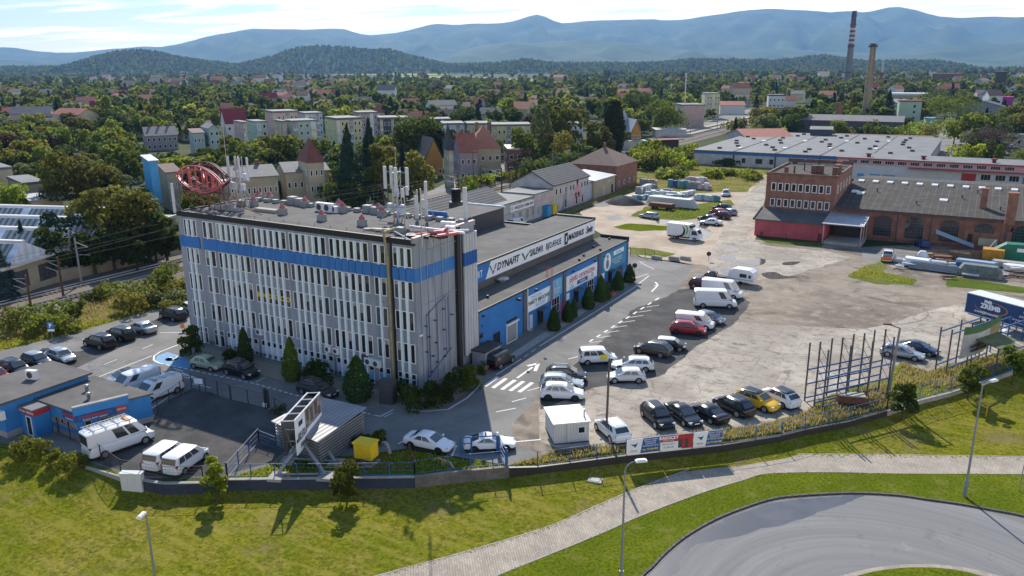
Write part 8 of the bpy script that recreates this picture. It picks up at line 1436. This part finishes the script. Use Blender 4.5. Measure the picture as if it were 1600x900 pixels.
  #the wooded town: about 300 separate trees, the rest as one wood
PROT=[(1035,1200,176,224),(1298,1318,158,204),(228,277,200,232),(299,347,200,224),(343,392,172,214),(374,425,188,215),(421,508,172,214),(437,452,188,212),(517,573,182,225),(556,640,174,212),(690,832,192,218),(657,702,228,262),(697,790,215,255),(790,845,228,248),(886,913,190,212),(977,1035,188,222),(1022,1110,162,212),(1099,1166,145,172),(1200,1244,147,166),(1236,1445,155,212),(1392,1467,145,154),(1496,1572,155,180),(1565,1583,148,160),(1312,1360,60,190),(1455,1503,112,124),(1554,1578,112,138),(0,105,255,318),(228,252,250,298),(345,400,276,300),(473,512,230,280),(1575,1650,205,232),(1060,1076,112,200),(205,230,262,275)]
def site_free(p):
 x,y=p.x,p.y
 if-82<x<-58 or(-92<x<-54 and 250<y<640):return False
 if x>-60 and y<206:return False
 if-50<x<42 and y<318:return False
 if x>=42 and y<222:return False
 if-150<x<=-80 and y<42:return False
 return True
PXR=[(1128,1180,172,196),(445,560,300,360),(560,660,285,345),(640,800,255,300),(1440,1500,186,262)]
tl=[];tries=0
def crow_ok(px_,yb_,hpx,wpx,p):
 yt=yb_-hpx
 for a_,b2,c_,d_ in PROT:
  if px_+wpx*.5>a_ and px_-wpx*.5<b2 and yt<d_-2 and yb_>c_+(d_-c_)*.5 and yb_>d_-1:
   ov=min(d_,yb_)-max(c_,yt)
   if ov>(d_-c_)*.16:return False
 for a_,b2,c_,d_ in PXR:
  if a_<px_<b2 and c_<yb_<d_:return False
 return True
grid={}
def spaced(p,d):
 k=(int(p.x//12),int(p.y//12))
 for i in(-1,0,1):
  for j in(-1,0,1):
   for q in grid.get((k[0]+i,k[1]+j),()):
    if(q-p).length<d:return False
 grid.setdefault(k,[]).append(p);return True
while len(tl)<2100 and tries<40000:
 tries+=1;dep=130+1200*vr.random()**1.25;lat=vr.uniform(-.70,.70)*dep;p=CW(lat,dep,0)
 if not site_free(p):continue
 x,y=px_of(p);h_=vr.uniform(6.5,13.5)*(1.0 if dep>250 else .85);mpp=F/dep
 if not(-60<x<1660):continue
 if not crow_ok(x,y,h_*mpp*.96,h_*.75*mpp,p):continue
 if not spaced(p,5.0 if dep<500 else 7.5):continue
 tl.append((dep,p,h_))
tl.sort(key=lambda q:q[0])
VAR=[]
for i,(mt,wgt)in enumerate((('leaf_mid',5),('leaf_mid',5),('leaf_dark',6),('leaf_dark',5),('leaf_olive',4),('leaf_silver',2.5),('leaf_lime',2.5),('leaf_autumn',1),('leaf_bronze',.4))):VAR.append(('broadleaf_tree',crown_round(50+i,10,8.0+(i%3)*.8,1500,.72,mt,.10,15),crown_round(80+i,10,8.4,210,1.75,mt,.06,9),wgt,mt))
VAR.append(('conifer_tree',crown_cone(4,12,5.6,800,.85,'leaf_conifer'),crown_cone(4,12,5.8,190,1.8,'leaf_conifer'),3,'leaf_conifer'));VAR.append(('poplar_tree',crown_col(7,14,4.2,800,.85,'leaf_mid'),crown_col(7,14,4.4,190,1.7,'leaf_mid'),1,'leaf_mid'))
TRK=trunkmesh(10,.22,4,3,3.0);WS=[v[3]for v in VAR]
KIND=dict(leaf_mid='mid green broadleaf tree',leaf_dark='dark green broadleaf tree',leaf_olive='olive broadleaf tree',leaf_silver='silvery green broadleaf tree',leaf_lime='yellow-green broadleaf tree',leaf_autumn='brownish broadleaf tree',leaf_bronze='copper broadleaf tree',leaf_conifer='dark spruce')
def zone(x):
 for xm,s in((230,'in the wooded town before the blue tower'),(420,'in the town gardens around the mint house'),(600,'in the town gardens around the apartment blocks'),(760,'in the town gardens around the villas'),(980,'in the woods above the workshops'),(1230,'in the woods around the railway station'),(1430,'in the woods around the tall chimneys')):
  if x<xm:return s
 return 'in the woods beyond the pink-topped hall'
far_pts=[]
for i,(dep,p,h_)in enumerate(tl):
 k=vr.choices(range(len(VAR)),WS)[0];nm,hi,lo_,_,mt=VAR[k]
 if i<285:
  s=h_/(10 if nm=='broadleaf_tree' else 12 if nm=='conifer_tree' else 14);kd='mid green poplar' if nm=='poplar_tree' else KIND[mt];z=zone(px_of(p)[0])
  put(nm,kd+' '+z,'tree',p,hi,TRK,(s*vr.uniform(.9,1.2),s*vr.uniform(.9,1.2),s),None,kd+'s '+z)
 else:far_pts.append((p,k,h_/10))
for i in range(5200):
 dep=900*(4.6**vr.random());lat=vr.uniform(-.72,.72)*dep;p=CW(lat,dep,0);x,y=px_of(p)
 n_=fbm(p.x*.004,p.y*.004,3)
 if n_<-.55 and dep>1500:continue
 if y<126 and 470<x<860 and vr.random()<.85:continue
 if not crow_ok(x,y,11*F/dep,9*F/dep,p):continue
 far_pts.append((p,vr.choices(range(len(VAR)),WS)[0],vr.uniform(.8,1.3)*(1 if dep<1800 else 1.35)))
hp=[]
for o in hills_o:
 me=o.data;areas=[f.area for f in me.polygons];tot=sum(areas)
 for f in me.polygons:
  if(f.center.xy-Vector((CAM[0],CAM[1]))).length>5200 or f.center.z<1:continue
  n=f.area/520;n=int(n)+(1 if vr.random()<n-int(n)else 0);vs=[me.vertices[i].co for i in f.vertices]
  for k in range(n):
   u,v=vr.random(),vr.random();q=vs[0]*(1-u)*(1-v)+vs[1]*u*(1-v)+vs[2]*u*v+vs[3]*(1-u)*v
   hp.append((q,vr.choices((0,2,4,9),(4,3,3,1.5))[0],vr.uniform(1.2,1.9)))
PROTO=bpy.data.collections.new('tree_prototypes')
PO=[]
for i,v in enumerate(VAR):
 o=bpy.data.objects.new('prototype_%02d'%i,v[2]);PROTO.objects.link(o);PO.append(o)
def wood(name,pts,idx):
 """one object: the listed tree shape repeated at the points"""
 me=bpy.data.meshes.new(name);me.from_pydata([tuple(p[0])for p in pts],[],[]);a_=me.attributes.new('tree_scale','FLOAT','POINT');a_.data.foreach_set('value',[p[2]for p in pts]);a_=me.attributes.new('tree_turn','FLOAT','POINT');a_.data.foreach_set('value',[vr.uniform(0,6.28)for p in pts]);a_=me.attributes.new('tree_kind','INT','POINT');a_.data.foreach_set('value',[p[1]for p in pts])
 o=bpy.data.objects.new(name,me);COL.objects.link(o);ng=bpy.data.node_groups.new(name,'GeometryNodeTree');ng.interface.new_socket('Geometry',in_out='INPUT',socket_type='NodeSocketGeometry');ng.interface.new_socket('Geometry',in_out='OUTPUT',socket_type='NodeSocketGeometry')
 n=ng.nodes;l=ng.links;gi=n.new('NodeGroupInput');go=n.new('NodeGroupOutput');ci=n.new('GeometryNodeCollectionInfo');ci.inputs['Collection'].default_value=PROTO;ci.inputs['Separate Children'].default_value=True;ci.inputs['Reset Children'].default_value=True
 ip=n.new('GeometryNodeInstanceOnPoints');ip.inputs['Pick Instance'].default_value=True
 def attr(nm,dt):x=n.new('GeometryNodeInputNamedAttribute');x.data_type=dt;x.inputs['Name'].default_value=nm;return x.outputs['Attribute']
 cx=n.new('ShaderNodeCombineXYZ');l.new(attr('tree_turn','FLOAT'),cx.inputs[2]);sc=n.new('ShaderNodeCombineXYZ');sa=attr('tree_scale','FLOAT')
 for i in range(3):l.new(sa,sc.inputs[i])
 er=n.new('FunctionNodeEulerToRotation');l.new(cx.outputs[0],er.inputs[0])
 l.new(gi.outputs[0],ip.inputs['Points']);l.new(ci.outputs[0],ip.inputs['Instance']);l.new(attr('tree_kind','INT'),ip.inputs['Instance Index']);l.new(er.outputs[0],ip.inputs['Rotation']);l.new(sc.outputs[0],ip.inputs['Scale']);l.new(ip.outputs[0],go.inputs[0])
 md=o.modifiers.new('wood','NODES');md.node_group=ng;tag(o,kind='stuff');return o
wood('town_wood',far_pts,0);wood('hill_forest',hp,0)
#tall dry grass and weeds
def tufts(name,polys,n,hgt_,mt,base=0.02,w_=.05,z=0.0):
 P,Q=[],[];V=[];tot=0
 for poly_,cnt in polys:
  pts=[G(x,y,z)for x,y in poly_];xs=[p.x for p in pts];ys=[p.y for p in pts];c=0;tr_=0
  while c<cnt and tr_<cnt*30:
   tr_+=1;x=vr.uniform(min(xs),max(xs));y=vr.uniform(min(ys),max(ys));ins=False;j=len(pts)-1
   for i in range(len(pts)):
    if(pts[i].y>y)!=(pts[j].y>y)and x<(pts[j].x-pts[i].x)*(y-pts[i].y)/(pts[j].y-pts[i].y)+pts[i].x:ins=not ins
    j=i
   if ins:V.append((x,y));c+=1
 vs=[];
 for x,y in V:
  k=.6+.6*(.5+.5*fbm(x*.35,y*.35,2));a_=vr.uniform(0,6.28);h_=hgt_*vr.uniform(.5,1.2)*k;dx,dy=math.cos(a_)*w_*vr.uniform(.7,1.8),math.sin(a_)*w_*vr.uniform(.7,1.8);lx,ly=vr.uniform(-.3,.3)*h_,vr.uniform(-.3,.3)*h_
  vs+=[(x-dx,y-dy,z),(x+dx,y+dy,z),(x+dx*.4+lx,y+dy*.4+ly,z+h_),(x-dx*.4+lx,y-dy*.4+ly,z+h_*.9)]
 n_=len(vs)//4;me=bpy.data.meshes.new(name);me.from_pydata(vs,[],[(4*i,4*i+1,4*i+2,4*i+3)for i in range(n_)]);me.materials.append(MT[mt]);o=bpy.data.objects.new(name,me);COL.objects.link(o);tag(o,kind='stuff')
leafmat('grass_blade',(.14,.17,.012),(.24,.25,.035),inst=0);leafmat('straw_blade',(.20,.165,.07),(.30,.25,.115),inst=0)
FG=[(800,728),(850,712),(862,706),(978,698),(1050,684),(1127,674),(1200,664),(1260,646),(1300,628),(1388,600),(1390,636),(1325,654),(1215,678),(1127,690),(978,707),(840,726)]
tufts('dry_grass',[(FG,5000),([(1205,290),(1196,272),(1150,264),(1085,260),(1003,276),(1040,298),(1100,298),(1135,298)],3500),([(834,353),(870,338),(930,314),(1000,286),(1008,286),(930,319),(880,337),(846,354)],2500),([(0,532),(120,478),(250,440),(290,455),(190,494),(60,530)],5000),([(1395,600),(1410,568),(1450,582),(1520,562),(1600,548),(1600,568),(1485,608)],2500),([(740,300),(860,270),(990,240),(1000,250),(870,288),(760,320)],1500)],0,.5,'straw_blade',w_=.04)
tufts('green_grass',[(FG,8000),([(0,548),(60,533),(190,498),(290,462),(290,455),(190,488),(60,520),(0,532)],4500),([(0,532),(120,478),(250,440),(290,455),(190,494),(60,530)],4500),([(1205,290),(1196,272),(1150,264),(1085,260),(1003,276),(1040,298),(1100,298),(1135,298)],2500),([(834,353),(870,338),(930,314),(1000,286),(1008,286),(930,319),(880,337),(846,354)],1500),([(1395,638),(1395,580),(1410,568),(1450,582),(1520,562),(1600,548),(1600,568),(1485,608)],4000),([(995,336),(1010,325),(1050,324),(1140,314),(1150,327),(1060,343)],1500),([(1325,431),(1350,418),(1430,438),(1426,445)],900),([(360,746),(430,727),(440,718),(560,714),(640,705),(740,722),(790,729),(700,738)],1500),([(480,480),(280,420),(0,470),(0,478)],10)],0,.34,'grass_blade',w_=.04)
HP=[]
for x,y in[(600,899),(700,872),(800,843),(860,824),(940,789),(1025,754),(1100,728),(1200,712),(1300,712),(1400,713),(1600,716)]:HP.append((x,y-3))
HP+=[(x,y+6)for x,y in HP[::-1]]
LP_=[(1600,740),(1400,739),(1300,737),(1200,739),(1112,764),(1050,786),(950,828),(800,889),(740,918)]
tufts('lawn_weeds',[(HP,1500),(LP_+[(x,y+5)for x,y in LP_[::-1]],1200),([(0,760),(350,790),(800,770),(1000,740),(1200,705),(600,895),(300,930),(0,930)],600),([(1210,690),(1400,650),(1600,590),(1600,706),(1300,706)],300)],0,.10,'grass_blade',w_=.05,z=-1.0)
#lettering to plain meshes
bpy.context.view_layer.update();dg=bpy.context.evaluated_depsgraph_get()
for o in[o for o in COL.objects if o.type=='FONT']:
 me=bpy.data.meshes.new_from_object(o.evaluated_get(dg));nm=o.name
 n=bpy.data.objects.new('lettering',me);COL.objects.link(n);n.parent=o.parent;n.location=o.location;n.rotation_euler=o.rotation_euler;n.scale=o.scale
 bpy.data.objects.remove(o)
